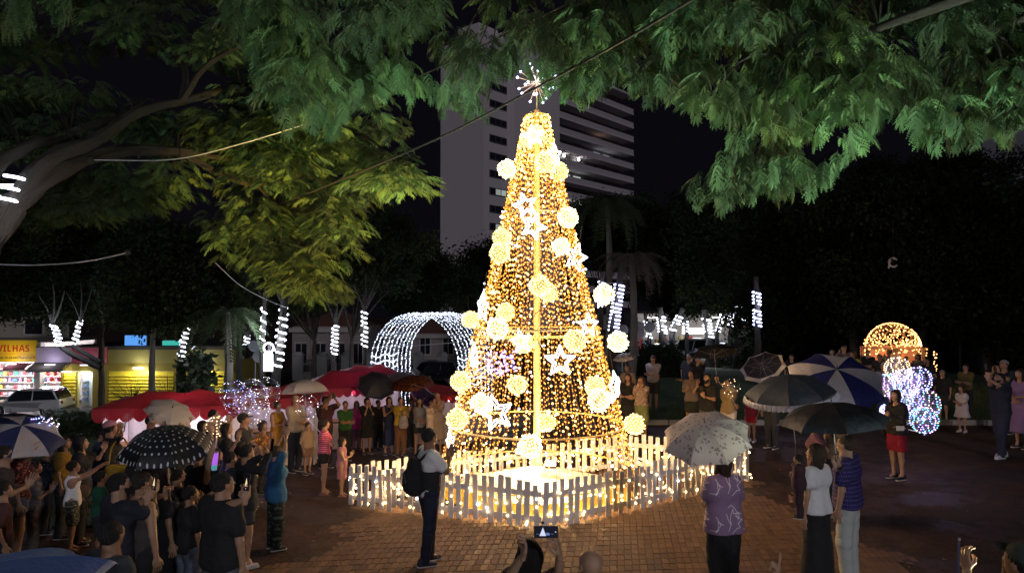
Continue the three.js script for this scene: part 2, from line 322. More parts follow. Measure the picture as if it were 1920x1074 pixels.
// clump centres spread through a slab of air whose outline, seen from the square, is the given one
function clumps(poly, n, d0, d1, seed, gap = 0.0, margin = 0) {
  const r = rng(seed), xs = poly.map((p) => p[0]), ys = poly.map((p) => p[1]), out = [];
  const X0 = Math.min(...xs), X1 = Math.max(...xs), Y0 = Math.min(...ys), Y1 = Math.max(...ys);
  for (let k = 0; out.length < n && k < n * 60; k++) {
    const x = lerp(X0, X1, r()), y = lerp(Y0, Y1, r()), d = lerp(d0, d1, r());
    if (!inside(poly, x, y + margin)) continue;
    if (noise3(x / 70 + seed, y / 45, d * 0.6) < gap) continue;
    out.push(P(x, y, d));
  }
  return out;
}
const sprays = [1, 2, 3].map((s) => sprayGeo(s * 17));
const leafClumps = [1, 2, 3].map((s) => clumpGeo(s * 31));
function foliage(parent, name, geo, mat, centres, per, rad, seed, size = 1, flat = 0.6, pitch = [0.15, 0.9], contrast = 0.8) {
  const r = rng(seed), n = centres.length * per, out = V(0, 0, 0);
  return scatter(name, geo, mat, n, (o, i, c) => {
    const q = centres[(i / per) | 0];
    out.set(r() - 0.5, r() - 0.5, r() - 0.5).normalize().multiplyScalar(rad * Math.cbrt(r()));
    o.position.set(q.x + out.x, q.y + out.y * flat, q.z + out.z);
    o.rotation.set(pitch[0] + r() * pitch[1], Math.atan2(out.x, out.z) + (r() - 0.5) * 2.2, (r() - 0.5) * 0.7, 'YXZ');
    const s = size * (0.65 + r() * 0.7); o.scale.set(s, s, s);
    const hh = hash((i / per) | 0, seed, 4), k = (1 - contrast * 0.6) + contrast * 1.5 * hh * hh * (0.6 + 0.8 * r()), y = r() * 0.3 + (hash((i / per) | 0, seed, 9) - 0.5) * 0.3;
    c.setRGB(k * (1 + y), k, k * (1 - y));
  }, parent);
}
// --- the near tree: trunk out of sight at the right, long limbs over the square, feathery leaves hanging into the view
{
  const base = V(7.6, 0, -2.2), t = thing('overhanging_tree', 'feathery green tree whose hanging branches cross the top of the view', 'tree', base);
  const L = (p) => p.clone().sub(base);
  const poly = [[430, -260], [470, 100], [500, 150], [530, 192], [560, 180], [590, 215], [624, 248], [650, 190], [690, 168], [740, 160], [790, 165], [830, 176], [880, 184], [905, 150], [955, 120], [1000, 142], [1060, 158], [1110, 160], [1160, 128], [1200, 165], [1235, 158], [1270, 140], [1285, 180], [1310, 205], [1350, 217], [1385, 222], [1392, 190], [1410, 200], [1420, 235], [1372, 280], [1340, 350], [1400, 340], [1440, 347], [1480, 320], [1520, 347], [1560, 325], [1592, 300], [1600, 265], [1645, 250], [1672, 195], [1715, 220], [1760, 235], [1825, 268], [1850, 230], [1875, 205], [1930, 190], [2080, 240], [2200, -260]];
  const cs = clumps(poly, 400, 6.9, 9.6, 77, 0.45, 10).filter((c) => { const e = 960 + c.x / -c.z * FOCAL, u = 575 - (c.y - EYE) / -c.z * FOCAL; return !(e > 835 && e < 935 && u > -30 && u < 62) && !(e < 500 && u > 60); });
  const parts3 = [[], [], []]; cs.forEach((c, i) => parts3[i % 3].push(L(c)));
  const trunkTop = V(-0.4, 4.6, -1.2);
  part('trunk', limb([V(0, -0.1, 0), V(0.1, 1.5, -0.1), V(-0.1, 3.2, -0.5), trunkTop], 0.36, 0.24, 16, 12), bark, t);
  const hubs = [[560, 20, 8], [760, 40, 7.6], [960, 20, 8.2], [1150, 30, 7.7], [1300, 60, 8.2], [1480, 150, 7.6], [1650, 90, 8.2], [1850, 100, 7.4]].map(([x, y, d]) => L(P(x, y - 40, d)));
  hubs.forEach((h, i) => { const m = trunkTop.clone().lerp(h, 0.5).add(V(0, 0.9, -0.2)); part('limb', limb([trunkTop, m, h], 0.13, 0.028, 18, 7), bark, t); });
  const tw = []; const r = rng(9);
  cs.forEach((c) => { const p = L(c); let h = hubs[0]; for (const q of hubs) if (q.distanceTo(p) < h.distanceTo(p)) h = q; tw.push(limb([h, h.clone().lerp(p, 0.5).add(V(0, 0.18, 0)), p.clone().add(V(0, -0.08, 0))], 0.014, 0.004, 5, 4)); });
  part('twigs', merge(tw), bark, t, null, 'stuff');
  parts3.forEach((c, i) => { const f = foliage(t, 'foliage', sprays[i], leafMat, c, 30, 0.30, 5 + i, 0.62, 0.75, [-0.1, 1.05], 1); });
  // the sprays along the lower edge, hung one by one
  const edge = poly.slice(1, -1), rr = rng(41);
  let k = 0;
  for (let i = 0; i < edge.length - 1 && k < 240; i++) {
    const [a, b] = edge[i], [c, d] = edge[i + 1], m = Math.ceil(Math.hypot(c - a, d - b) / 9);
    for (let j = 0; j < m; j++) { const u = (j + rr()) / m, p = L(P(lerp(a, c, u) + (rr() - 0.5) * 14, lerp(b, d, u) - 20 - rr() * 22, lerp(7, 9, rr()))); const s = part('leaf_spray', sprays[k % 3], leafMat, t, p); s.rotation.set(0.75 + rr() * 0.6, rr() * 6.28, (rr() - 0.5) * 0.5, 'YXZ'); const z = 0.5 + rr() * 0.35; s.scale.set(z, z, z); k++; }
  }
  // a small spray at the upper left corner
}
// --- the big tree at the left: trunk wrapped with light at the frame's edge, crown spreading to the right
const rope = glow('led rope light', 0.78, 0.84, 1.0, 7);
function spiral(parent, at, rad, turns, seg, r = 0.018, gapRatio = 0.35, mat = rope, seed = 1) {
  // at(t) -> point on the trunk's axis, rad(t) its radius; short glowing dashes wound round it
  const q = rng(seed);
  for (let i = 0; i < turns * 2; i++) {
    if (q() < 0.06) continue; const jit = (q() - 0.5) * 0.8, t0 = i / (turns * 2) + (q() - 0.5) * 0.12 / turns, t1 = t0 + (1 - gapRatio) / (turns * 2), pts = [];
    for (let k = 0; k <= 6; k++) { const t = lerp(t0, t1, k / 6), a = t * turns * 6.283 + jit, c = at(t), R = rad(t) + 0.012; pts.push(V(c.x + Math.cos(a) * R, c.y, c.z + Math.sin(a) * R)); }
    part('light_loop', tube(pts, r, 6, 5), mat, parent);
  }
}
{
  const base = G(-90, 8.6), t = thing('spreading_tree', 'large dark tree leaning in from the left edge with long bare limbs', 'tree', base);
  const L = (x, y, d) => P(x, y, d).sub(base);
  const pts = [V(0, -0.1, 0), L(-70, 620, 8.7), L(-40, 480, 8.8), L(20, 385, 9)];
  part('trunk', limb(pts, 0.30, 0.17, 20, 12), bark, t);
  const fork = pts[3];
  const limbs = [
    [[fork, L(100, 325, 9.2), L(190, 288, 9.6), L(330, 283, 10.2), L(440, 300, 10.6)], 0.15, 0.03],
    [[fork, L(90, 300, 9), L(180, 262, 9.2), L(260, 210, 9.6), L(340, 190, 10)], 0.13, 0.05],
    [[L(-40, 470, 8.8), L(-20, 330, 8.9), L(40, 280, 9), L(130, 250, 9.3), L(260, 200, 9.8)], 0.12, 0.03],
    [[L(340, 190, 10), L(345, 130, 10.2), L(290, 60, 10.4), L(225, -10, 10.6)], 0.05, 0.022],
    [[L(340, 190, 10), L(450, 170, 10.6), L(560, 240, 11), L(640, 250, 11.4)], 0.06, 0.02],
    [[L(330, 283, 10.2), L(470, 345, 10.8), L(560, 330, 11.2), L(680, 290, 11.8)], 0.05, 0.015],
    [[L(440, 300, 10.6), L(520, 390, 11.1), L(580, 460, 11.5)], 0.03, 0.012],
    [[L(340, 190, 10), L(390, 120, 10), L(520, 60, 10), L(650, 20, 10)], 0.045, 0.015],
  ];
  for (const [p, a, b] of limbs) part('limb', limb(p, a, b, 20, 8), bark, t);
  const tips = limbs.map((l) => l[0]).flat();
  const regions = [
    // [outline, clumps, nearest, farthest, per clump, gap]
    [[[-60, -120], [560, -120], [560, 60], [460, 130], [380, 140], [330, 60], [200, 110], [-60, 160]], 70, 9.5, 12.5, 26, 0.42],
    [[[-60, 150], [90, 160], [200, 200], [250, 230], [160, 270], [60, 290], [-60, 260]], 26, 9.2, 10.5, 26, 0.3],
    [[[-60, 330], [60, 360], [180, 300], [330, 310], [360, 350], [250, 400], [150, 420], [-60, 430]], 34, 10, 12, 26, 0.3],
    [[[200, 215], [420, 210], [600, 230], [640, 330], [560, 320], [420, 290], [300, 275], [220, 270]], 46, 10.2, 12, 26, 0.34],
    [[[480, 120], [620, 150], [700, 212], [742, 250], [768, 288], [720, 300], [776, 352], [700, 386], [655, 380], [640, 420], [680, 460], [655, 500], [625, 515], [640, 540], [590, 570], [565, 535], [520, 555], [480, 500], [425, 480], [430, 420], [480, 380], [430, 300]], 128, 10.3, 12.6, 28, 0.33],
  ];
  const tw = [];
  regions.forEach(([poly, n, d0, d1, per, gap], k) => {
    const cs = clumps(poly, n, d0, d1, 300 + k, gap, 10).map((c) => c.sub(base));
    for (const c of cs) { let h = tips[0]; for (const q of tips) if (q.distanceTo(c) < h.distanceTo(c)) h = q; tw.push(limb([h, h.clone().lerp(c, 0.5).add(V(0, 0.2, 0)), c], 0.016, 0.005, 5, 4)); }
    foliage(t, 'foliage', sprays[k % 3], leafMat, cs, per + 6, 0.46, 60 + k, 0.6, 0.42, [-0.35, 0.7], 1);
  });
  part('twigs', merge(tw), bark, t, null, 'stuff');
  // hung one by one where the tree's light catches them
  const r = rng(8), edge = regions[4][0];
  let k = 0;
  for (let i = 1; i < edge.length - 3; i++) { const [a, b] = edge[i], [c, d] = edge[i + 1], m = Math.ceil(Math.hypot(c - a, d - b) / 14); for (let j = 0; j < m; j++) { const u = (j + r()) / m, s = part('leaf_spray', sprays[k % 3], leafMat, t, L(lerp(a, c, u) - 10, lerp(b, d, u) - 14, lerp(10.6, 12.2, r()))); s.rotation.set(-0.1 + r() * 0.5, r() * 6.28, (r() - 0.5) * 0.5, 'YXZ'); s.scale.setScalar(0.6 + r() * 0.25); k++; } }
  const curve = new THREE.CatmullRomCurve3(pts.map((p) => p.clone().add(base)));
  const o = tag(thing('led_light_string'), 'bright white light rope wound round the trunk at the left edge', 'light string');
  spiral(o, (t) => P(lerp(-14, 30, t), lerp(420, 328, t), 8.95), () => 0.17, 4.5, 8, 0.02, 0.5);
  lamp(o, P(30, 400, 8.5), rgb(0.8, 0.87, 1), 0.9, 4);
}
{ // the separate twig that hangs into the upper left corner
  const base = P(60, -150, 6.6), t = thing('hanging_branch', 'small bright green branch tip hanging into the upper left corner', 'branch', base);
  part('stem', limb([V(0, 0, 0), P(70, -60, 6.6).sub(base), P(95, 10, 6.6).sub(base)], 0.014, 0.004, 8, 5), bark, t);
  const r = rng(88);
  for (let i = 0; i < 16; i++) { const s = part('leaf_spray', sprays[i % 3], leafMat, t, P(20 + r() * 100, -60 + r() * 62, 6.4 + r() * 0.5).sub(base)); s.rotation.set(0.7 + r() * 0.6, r() * 6.28, 0, 'YXZ'); }
}
// --- ordinary trees farther off
function tree(label, px, d, crown, per, seed, opt = {}) {
  const base = G(px, d), t = thing(opt.name || 'leafy_tree', label, 'tree', base, opt.group), r = rng(seed);
  const top = opt.top ?? 5, lean = opt.lean ?? 0;
  part('trunk', limb([V(0, -0.15, 0), V(lean * 0.3, top * 0.35, 0), V(lean * 0.7, top * 0.7, 0.1), V(lean, top, 0)], opt.r ?? 0.2, (opt.r ?? 0.2) * 0.55, 12, 9), opt.bark || bark, t);
  const [cx, cy, cd, rx, ry, n] = crown, c = P(cx, cy, cd).sub(base), cs = [];
  const W = rx / FOCAL * cd, H = ry / FOCAL * cd;
  for (let i = 0; i < n; i++) { const a = r() * 6.283, u = Math.sqrt(r()), y = (r() * 2 - 1); cs.push(V(c.x + Math.cos(a) * u * W * Math.sqrt(1 - y * y * 0.7), c.y + y * H, c.z + Math.sin(a) * u * W * 0.7)); }
  const tw = [], hub = V(lean, top, 0);
  for (let i = 0; i < Math.min(12, n); i++) tw.push(limb([hub, hub.clone().lerp(cs[i], 0.5).add(V(0, 0.3, 0)), cs[i]], 0.07, 0.015, 6, 5));
  part('limbs', merge(tw), bark, t, null, 'stuff');
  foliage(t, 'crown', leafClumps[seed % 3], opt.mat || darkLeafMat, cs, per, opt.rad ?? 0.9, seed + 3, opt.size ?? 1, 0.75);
  return t;
}
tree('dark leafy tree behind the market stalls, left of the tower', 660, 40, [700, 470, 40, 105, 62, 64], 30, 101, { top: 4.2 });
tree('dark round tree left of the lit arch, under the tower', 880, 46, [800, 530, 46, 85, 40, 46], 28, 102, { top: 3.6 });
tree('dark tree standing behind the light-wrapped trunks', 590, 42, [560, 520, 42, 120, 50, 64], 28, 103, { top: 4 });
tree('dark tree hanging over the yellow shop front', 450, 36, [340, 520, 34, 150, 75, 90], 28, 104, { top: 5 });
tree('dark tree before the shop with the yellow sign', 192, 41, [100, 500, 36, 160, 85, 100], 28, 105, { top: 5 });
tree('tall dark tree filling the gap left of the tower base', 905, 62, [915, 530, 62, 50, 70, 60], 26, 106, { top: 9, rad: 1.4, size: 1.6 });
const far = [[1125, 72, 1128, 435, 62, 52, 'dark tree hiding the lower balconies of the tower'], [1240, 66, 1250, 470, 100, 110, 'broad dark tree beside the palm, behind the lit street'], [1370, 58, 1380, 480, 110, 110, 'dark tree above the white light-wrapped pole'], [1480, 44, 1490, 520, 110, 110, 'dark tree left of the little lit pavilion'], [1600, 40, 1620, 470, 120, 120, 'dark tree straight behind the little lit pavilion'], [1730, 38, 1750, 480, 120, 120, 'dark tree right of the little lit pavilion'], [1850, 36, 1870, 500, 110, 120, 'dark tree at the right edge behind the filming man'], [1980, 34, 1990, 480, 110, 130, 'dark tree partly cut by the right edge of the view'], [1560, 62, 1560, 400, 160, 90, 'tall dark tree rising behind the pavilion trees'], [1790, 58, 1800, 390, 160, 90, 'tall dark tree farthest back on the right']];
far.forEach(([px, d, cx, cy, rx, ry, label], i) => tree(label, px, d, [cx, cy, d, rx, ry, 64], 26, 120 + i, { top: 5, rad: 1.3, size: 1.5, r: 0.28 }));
{ // undergrowth that closes the right-hand background
  const r = rng(71);
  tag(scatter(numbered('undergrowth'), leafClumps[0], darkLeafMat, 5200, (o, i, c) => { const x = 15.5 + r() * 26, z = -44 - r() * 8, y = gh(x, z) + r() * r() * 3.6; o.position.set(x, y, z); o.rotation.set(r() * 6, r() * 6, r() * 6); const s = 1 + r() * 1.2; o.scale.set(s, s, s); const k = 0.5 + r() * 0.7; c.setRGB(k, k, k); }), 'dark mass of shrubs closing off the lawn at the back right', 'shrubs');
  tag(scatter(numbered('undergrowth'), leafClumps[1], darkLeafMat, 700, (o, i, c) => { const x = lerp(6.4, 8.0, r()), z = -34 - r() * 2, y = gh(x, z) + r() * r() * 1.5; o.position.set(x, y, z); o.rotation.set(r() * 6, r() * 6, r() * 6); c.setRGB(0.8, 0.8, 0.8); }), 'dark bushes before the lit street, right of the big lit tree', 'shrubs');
}
// palms
function frond(L, seed, droop) {
  const r = rng(seed), pos = [], n = 26;
  const at = (t) => V(0, L * (0.35 * t - droop * t * t), L * t * (1 - 0.3 * t * droop));
  for (let i = 0; i < n; i++) { const t = 0.12 + 0.86 * i / n, p = at(t), q = at(t + 0.02), w = L * 0.3 * Math.sin(Math.PI * (0.15 + 0.8 * t)); for (const s of [-1, 1]) { const e = V(s * w * 0.72, p.y - w * (0.45 + r() * 0.4), p.z + w * 0.5); pos.push(p.x, p.y, p.z, q.x, q.y, q.z, e.x, e.y, e.z); } }
  for (let i = 0; i < 8; i++) { const a = at(i / 8), b = at((i + 1) / 8); pos.push(a.x - 0.02, a.y, a.z, a.x + 0.02, a.y, a.z, b.x, b.y, b.z); }
  const g = new THREE.BufferGeometry(); g.setAttribute('position', new THREE.Float32BufferAttribute(pos, 3)); g.computeVertexNormals(); return g;
}
function palm(label, px, d, topPy, n, L, seed, mat = palmMat) {
  const base = G(px, d), t = thing('palm_tree', label, 'palm tree', base), top = P(px, topPy, d).sub(base), r = rng(seed), gs = [frond(L, seed, 0.55), frond(L, seed + 1, 0.9), frond(L, seed + 2, 1.25)];
  part('trunk', limb([V(0, -0.1, 0), V(0.1, top.y * 0.5, 0), top], 0.2, 0.13, 14, 9), paleBark, t);
  for (let i = 0; i < n; i++) { const f = part('frond', gs[i % 3], mat, t, top); f.rotation.set((r() - 0.5) * 0.3, i * 2.4 + r() * 0.4, (r() - 0.5) * 0.3, 'YXZ'); }
  return t;
}
palm('tall palm right of the lit tree, below the tower balconies', 1140, 38, 375, 22, 2.9, 5);
palm('palm with hanging dead fronds beside the blue-lit trunk', 1185, 34, 480, 20, 2.2, 15, M('dead palm', 0.07, 0.055, 0.04, 0.9, { transmission: 0.2, thickness: 0 }));
palm('dark palm under the spreading tree, above the yellow shutters', 300, 49, 462, 22, 4.6, 25);
palm('bright green palm drooping beside the third yellow shutter', 425, 31, 585, 20, 2.3, 35);
{ // slim pale trunk in front of the yellow shutters
  tree('slim pale-trunked tree standing before the yellow shutters', 285, 30, [300, 560, 30, 60, 45, 22], 24, 140, { top: 4.6, r: 0.16, bark: paleBark, lean: 0.1 });
}
{ // hedge on the slope left of the stall, bush before the shutter
  const r = rng(31), hd = thing('clipped_hedge', 'dark strap-leaved hedge on the slope left of the red market stall', 'hedge', G(160, 27));
  scatter('foliage', frond(0.55, 4, 0.8), M('hedge leaves', 0.045, 0.085, 0.03, 0.6, { transmission: 0.2, thickness: 0 }), 1100, (o, i, c) => { const u = r(), x = lerp(-1.3, 1.4, u), z = (r() - 0.5) * 1.4; o.position.set(x, gh(hd.position.x + x, hd.position.z + z) - hd.position.y + r() * 0.7, z); o.rotation.set(-0.6 - r() * 0.8, r() * 6.28, 0, 'YXZ'); const k = 0.6 + r() * 0.7; c.setRGB(k, k, k); }, hd);
  part('stem', limb([V(-1.3, -0.1, 0), V(-0.1, 0.25, 0), V(1.3, 0.1, 0)], 0.05, 0.04, 10, 6), bark, hd);
  const b = thing('broad_leaved_bush', 'dark broad-leaved bush in front of the third yellow shutter', 'bush', G(372, 34));
  part('stem', limb([V(0, -0.1, 0), V(0.05, 1, 0), V(0, 2.2, 0)], 0.06, 0.03, 8, 6), bark, b);
  scatter('foliage', clumpGeo(55, 14, 0.3, 0.34), M('hedge leaves', 0.03, 0.05, 0.02, 0.6, { transmission: 0.2, thickness: 0 }), 130, (o, i, c) => { const a = r() * 6.28, y = r(); o.position.set(Math.cos(a) * 0.85 * r(), 0.8 + y * 2.3, Math.sin(a) * 0.7 * r()); o.rotation.set(r() * 6, r() * 6, 0); }, b);
  for (const [px, d, lab] of [[250, 32, 'spiky shrub left of the slim pale trunk'], [318, 32.5, 'spiky shrub between the pale trunk and the dark bush']]) {
    const s = thing('spiky_shrub', lab, 'shrub', G(px, d));
    part('stem', limb([V(0, -0.1, 0), V(0.03, 0.5, 0), V(0, 1.1, 0)], 0.06, 0.05, 6, 6), bark, s);
    for (let i = 0; i < 34; i++) { const a = r() * 6.28, e = 0.2 + r() * 1.1, l = 0.9 + r() * 0.5, lf = part('leaf', rod(V(0, 0, 0), V(0, l, 0), 0.018, 0.003, 4), darkLeafMat, s, V(0, 1.05, 0)); lf.rotation.set(e, a, 0, 'YXZ'); }
  }
}
// ---------------------------------------------------------------- the big cone of lights
const amber = glow('amber fairy bulb', 1.0, 0.33, 0.035, 3.6), amberHot = glow('bright fairy bulb', 1.0, 0.60, 0.17, 6.5), white = glow('white fairy bulb', 0.95, 0.9, 1.0, 6), violet = glow('violet fairy bulb', 0.45, 0.25, 1.0, 5);
const copper = M('copper wire', 0.20, 0.10, 0.03, 0.5), wireMat = M('dark wire', 0.05, 0.035, 0.02, 0.6);
const bulbGeo = new THREE.IcosahedronGeometry(0.0142, 0), bulbBig = new THREE.IcosahedronGeometry(0.0185, 1);
{
  const t = thing('light_tree', 'tall cone-shaped outdoor Christmas tree made of glowing amber light strings', 'christmas tree', TREE);
  const steel = M('painted steel', 0.86, 0.64, 0.26, 0.5);
  const topY = 6.95, baseR = 1.80, topR = 0.21, footY = 0.40;
  const R = (y) => lerp(baseR, topR, clamp((y - footY) / (topY - footY)));
  part('mast', new THREE.CylinderGeometry(0.055, 0.07, topY + 0.1, 14).translate(0, (topY + 0.1) / 2, 0), steel, t, V(0, 0, 0));
  for (const [y, name] of [[topY, 'top_hoop'], [5.1, 'hoop'], [3.0, 'hoop'], [1.25, 'hoop'], [footY, 'base_hoop']]) part(name, new THREE.TorusGeometry(R(y), 0.016, 6, 72).rotateX(Math.PI / 2), steel, t, V(0, y, 0));
  for (const a of [0, Math.PI / 2]) part('cross_bar', box(2 * R(2.78), 0.05, 0.05).rotateY(a), steel, t, V(0, a ? 2.78 : 2.84, 0));
  for (let i = 0; i < 4; i++) { const a = i * Math.PI / 2 + 0.4; part('top_spoke', rod(V(0, topY, 0), V(Math.cos(a) * topR, topY, Math.sin(a) * topR), 0.012), steel, t); }
  // the strings, each of its own: a slack wire with its bulbs
  const r = rng(1234), N = 110, put = new THREE.Matrix4();
  for (let i = 0; i < N; i++) {
    const a = i / N * 6.2832 + (r() - 0.5) * 0.035; if (Math.abs(a - 1.605) < 0.085) continue; const sway = (r() - 0.5) * 0.07, ph = r() * 6;
    const at = (u) => { const y = lerp(topY, footY, u), rr = R(y) - 0.10 * Math.sin(Math.PI * u) * (0.4 + 0.6 * r0) + 0.015 * Math.sin(u * 30 + ph), aa = a + sway * Math.sin(u * 7 + ph) * u; return V(Math.cos(aa) * rr, y, Math.sin(aa) * rr); }, r0 = hash(i, 3, 3);
    const pts = []; for (let k = 0; k <= 12; k++) pts.push(at(k / 12));
    const s = part('light_string', tube(pts, 0.0042, 16, 3), copper, t);
    for (const [u0, u1] of [[0, 0.5], [0.5, 1]]) {
      const hot = [], warm = [];
      for (let u = u0 + r() * 0.012; u < u1; u += 0.0118 + r() * 0.0066) {
        if (u > 0.93 && r() < 0.6) continue; const p = at(u); p.x += (r() - 0.5) * 0.035; p.z += (r() - 0.5) * 0.035;
        (r() < 0.17 + (u < 0.14 ? 0.2 : 0) ? hot : warm).push(p);
      }
      for (const [list, mat, geo] of [[hot, amberHot, bulbBig], [warm, amber, bulbGeo]]) {
        const im = new THREE.InstancedMesh(geo, mat, list.length); im.name = 'light_bulb'; im.userData.kind = 'stuff';
        list.forEach((p, k) => im.setMatrixAt(k, put.makeTranslation(p.x, p.y, p.z))); s.add(im);
      }
    }
  }
  // cool white and violet strings woven into it
  const mixed = [];
  for (let i = 0; i < 150; i++) { const y = footY + r() * 6.4, a = r() * 6.28; mixed.push(V(Math.cos(a) * R(y), y, Math.sin(a) * R(y))); }
  const im = new THREE.InstancedMesh(bulbBig, white, mixed.length); im.name = 'white_light_bulb'; im.userData.kind = 'stuff'; mixed.forEach((p, k) => im.setMatrixAt(k, put.makeTranslation(p.x, p.y, p.z))); t.add(im);
  const vio = []; const c0 = P(940, 680, 12.05).sub(TREE); for (let i = 0; i < 64; i++) vio.push(V(c0.x + (r() - 0.5) * 0.5, c0.y + (r() - 0.5) * 0.4, c0.z + (r() - 0.5) * 0.16));
  const iv = new THREE.InstancedMesh(bulbBig, violet, vio.length); iv.name = 'violet_light_bulb'; iv.userData.kind = 'stuff'; vio.forEach((p, k) => iv.setMatrixAt(k, put.makeTranslation(p.x, p.y, p.z))); t.add(iv);
  // loops of slack cable
  for (const [a0, y0, a1, y1] of [[1.0, 4.4, 1.9, 3.6], [2.2, 3.6, 1.5, 3.4], [1.2, 2.2, 0.8, 1.4], [1.7, 5.2, 1.0, 4.6], [0.9, 3.3, 0.7, 2.3]]) { const A = V(Math.cos(a0) * R(y0), y0, Math.sin(a0) * R(y0)), B = V(Math.cos(a1) * R(y1), y1, Math.sin(a1) * R(y1)); part('cable', tube([A, A.clone().lerp(B, 0.5).add(V(0, -0.35, 0.08)), B], 0.007, 16, 5), M('amber wire', 0.3, 0.16, 0.05, 0.5), t); }
  // bare bulbs on short arms along the mast
  for (const [y, x] of [[1.5, 0.2], [2.6, -0.2], [3.8, 0.16], [5.0, -0.12], [6.0, 0.1]]) { const b = part('mast_bulb', new THREE.SphereGeometry(0.035, 10, 8), glow('mast bulb', 1, 0.75, 0.35, 9), t, V(x, y, 0.22)); part('bulb_arm', rod(V(0, 0, 0), V(-x, 0, -0.2), 0.006), steel, b); lamp(b, V(0, 0, 0), rgb(1, 0.55, 0.18), 2.2, 2); }
  // tarpaulin-covered footing
  const cloth = M('white tarpaulin', 0.82, 0.80, 0.70, 0.6), skirt = M('yellow tarpaulin', 0.78, 0.52, 0.06, 0.55);
  const foot = [], f2 = [], n = 48;
  const rad = (a) => 1.42 / Math.pow(Math.pow(Math.abs(Math.cos(a)), 2.6) + Math.pow(Math.abs(Math.sin(a)), 2.6), 1 / 2.6);
  for (let i = 0; i < n; i++) for (let j = 0; j < 6; j++) {
    const a0 = i / n * 6.2832, a1 = (i + 1) / n * 6.2832, f = (a, k) => { const u = k / 6, w = 0.03 * Math.sin(a * 9) * u; return [Math.cos(a) * rad(a + 0.75) * u * 0.92, 0.52 - 0.36 * Math.pow(u, 0.8) + w * 0.5, Math.sin(a) * rad(a + 0.75) * u * 0.92]; };
    foot.push(...f(a0, j), ...f(a1, j + 1), ...f(a0, j + 1), ...f(a0, j), ...f(a1, j), ...f(a1, j + 1));
  }
  for (let i = 0; i < n; i++) for (let j = 0; j < 3; j++) {
    const a0 = i / n * 6.2832, a1 = (i + 1) / n * 6.2832, f = (a, k) => { const u = k / 3, rr = rad(a + 0.75) * (0.92 + 0.22 * u) + 0.02 * Math.sin(a * 23) * u; return [Math.cos(a) * rr, 0.158 - 0.15 * Math.sqrt(u), Math.sin(a) * rr]; };
    f2.push(...f(a0, j), ...f(a1, j + 1), ...f(a0, j + 1), ...f(a0, j), ...f(a1, j), ...f(a1, j + 1));
  }
  const mk = (a) => { const g = new THREE.BufferGeometry(); g.setAttribute('position', new THREE.Float32BufferAttribute(a, 3)); g.computeVertexNormals(); return mergeVertices(g); };
  const smooth = (a) => { let g = new THREE.BufferGeometry(); g.setAttribute('position', new THREE.Float32BufferAttribute(a, 3)); g = mergeVertices(g, 1e-3); g.computeVertexNormals(); return g; };
  part('footing_cover', smooth(foot), cloth, t); part('cover_skirt', smooth(f2), skirt, t);
  // floodlights on the footing, just behind the lowest ball
  for (const [x, z] of [[0.22, 0.55], [-0.30, -0.5]]) {
    const fl = part('flood_light', new RoundedBoxGeometry(0.2, 0.13, 0.07, 1, 0.015), M('lamp housing', 0.03, 0.03, 0.03, 0.5), t, V(x, 0.62, z)); fl.rotation.x = -0.9;
    part('lens', box(0.17, 0.10, 0.012), glow('flood lens', 1, 0.86, 0.5, 20), fl, V(0, 0, 0.045));
    lamp(fl, V(0, 0, 0.16), rgb(1, 0.68, 0.28), 14, 4);
  }
  // the burst at the top: rods with a lit tip each
  const b = part('star_burst', new THREE.IcosahedronGeometry(0.035, 1), steel, t, V(0, topY + 0.62, 0)), rodM = glow('warm rod light', 1, 0.62, 0.42, 1.3), tipM = glow('cool tip light', 0.6, 0.68, 1, 9);
  part('burst_stem', rod(V(0, topY, 0), V(0, topY + 0.62, 0), 0.012), steel, t);
  for (let i = 0; i < 22; i++) { const y = 1 - 2 * (i + 0.5) / 22, a = i * 2.39996, q = Math.sqrt(1 - y * y), d = V(Math.cos(a) * q, y, Math.sin(a) * q), e = d.clone().multiplyScalar(0.31 + 0.09 * hash(i, 1, 1)); const s = part('burst_rod_light', rod(d.clone().multiplyScalar(0.03), e, 0.006), rodM, b); part('tip_light', new THREE.IcosahedronGeometry(0.023, 1).translate(e.x, e.y, e.z), tipM, s); }
  lamp(b, V(0, 0.08, 0.1), rgb(0.7, 0.75, 1), 1.2, 2);
}
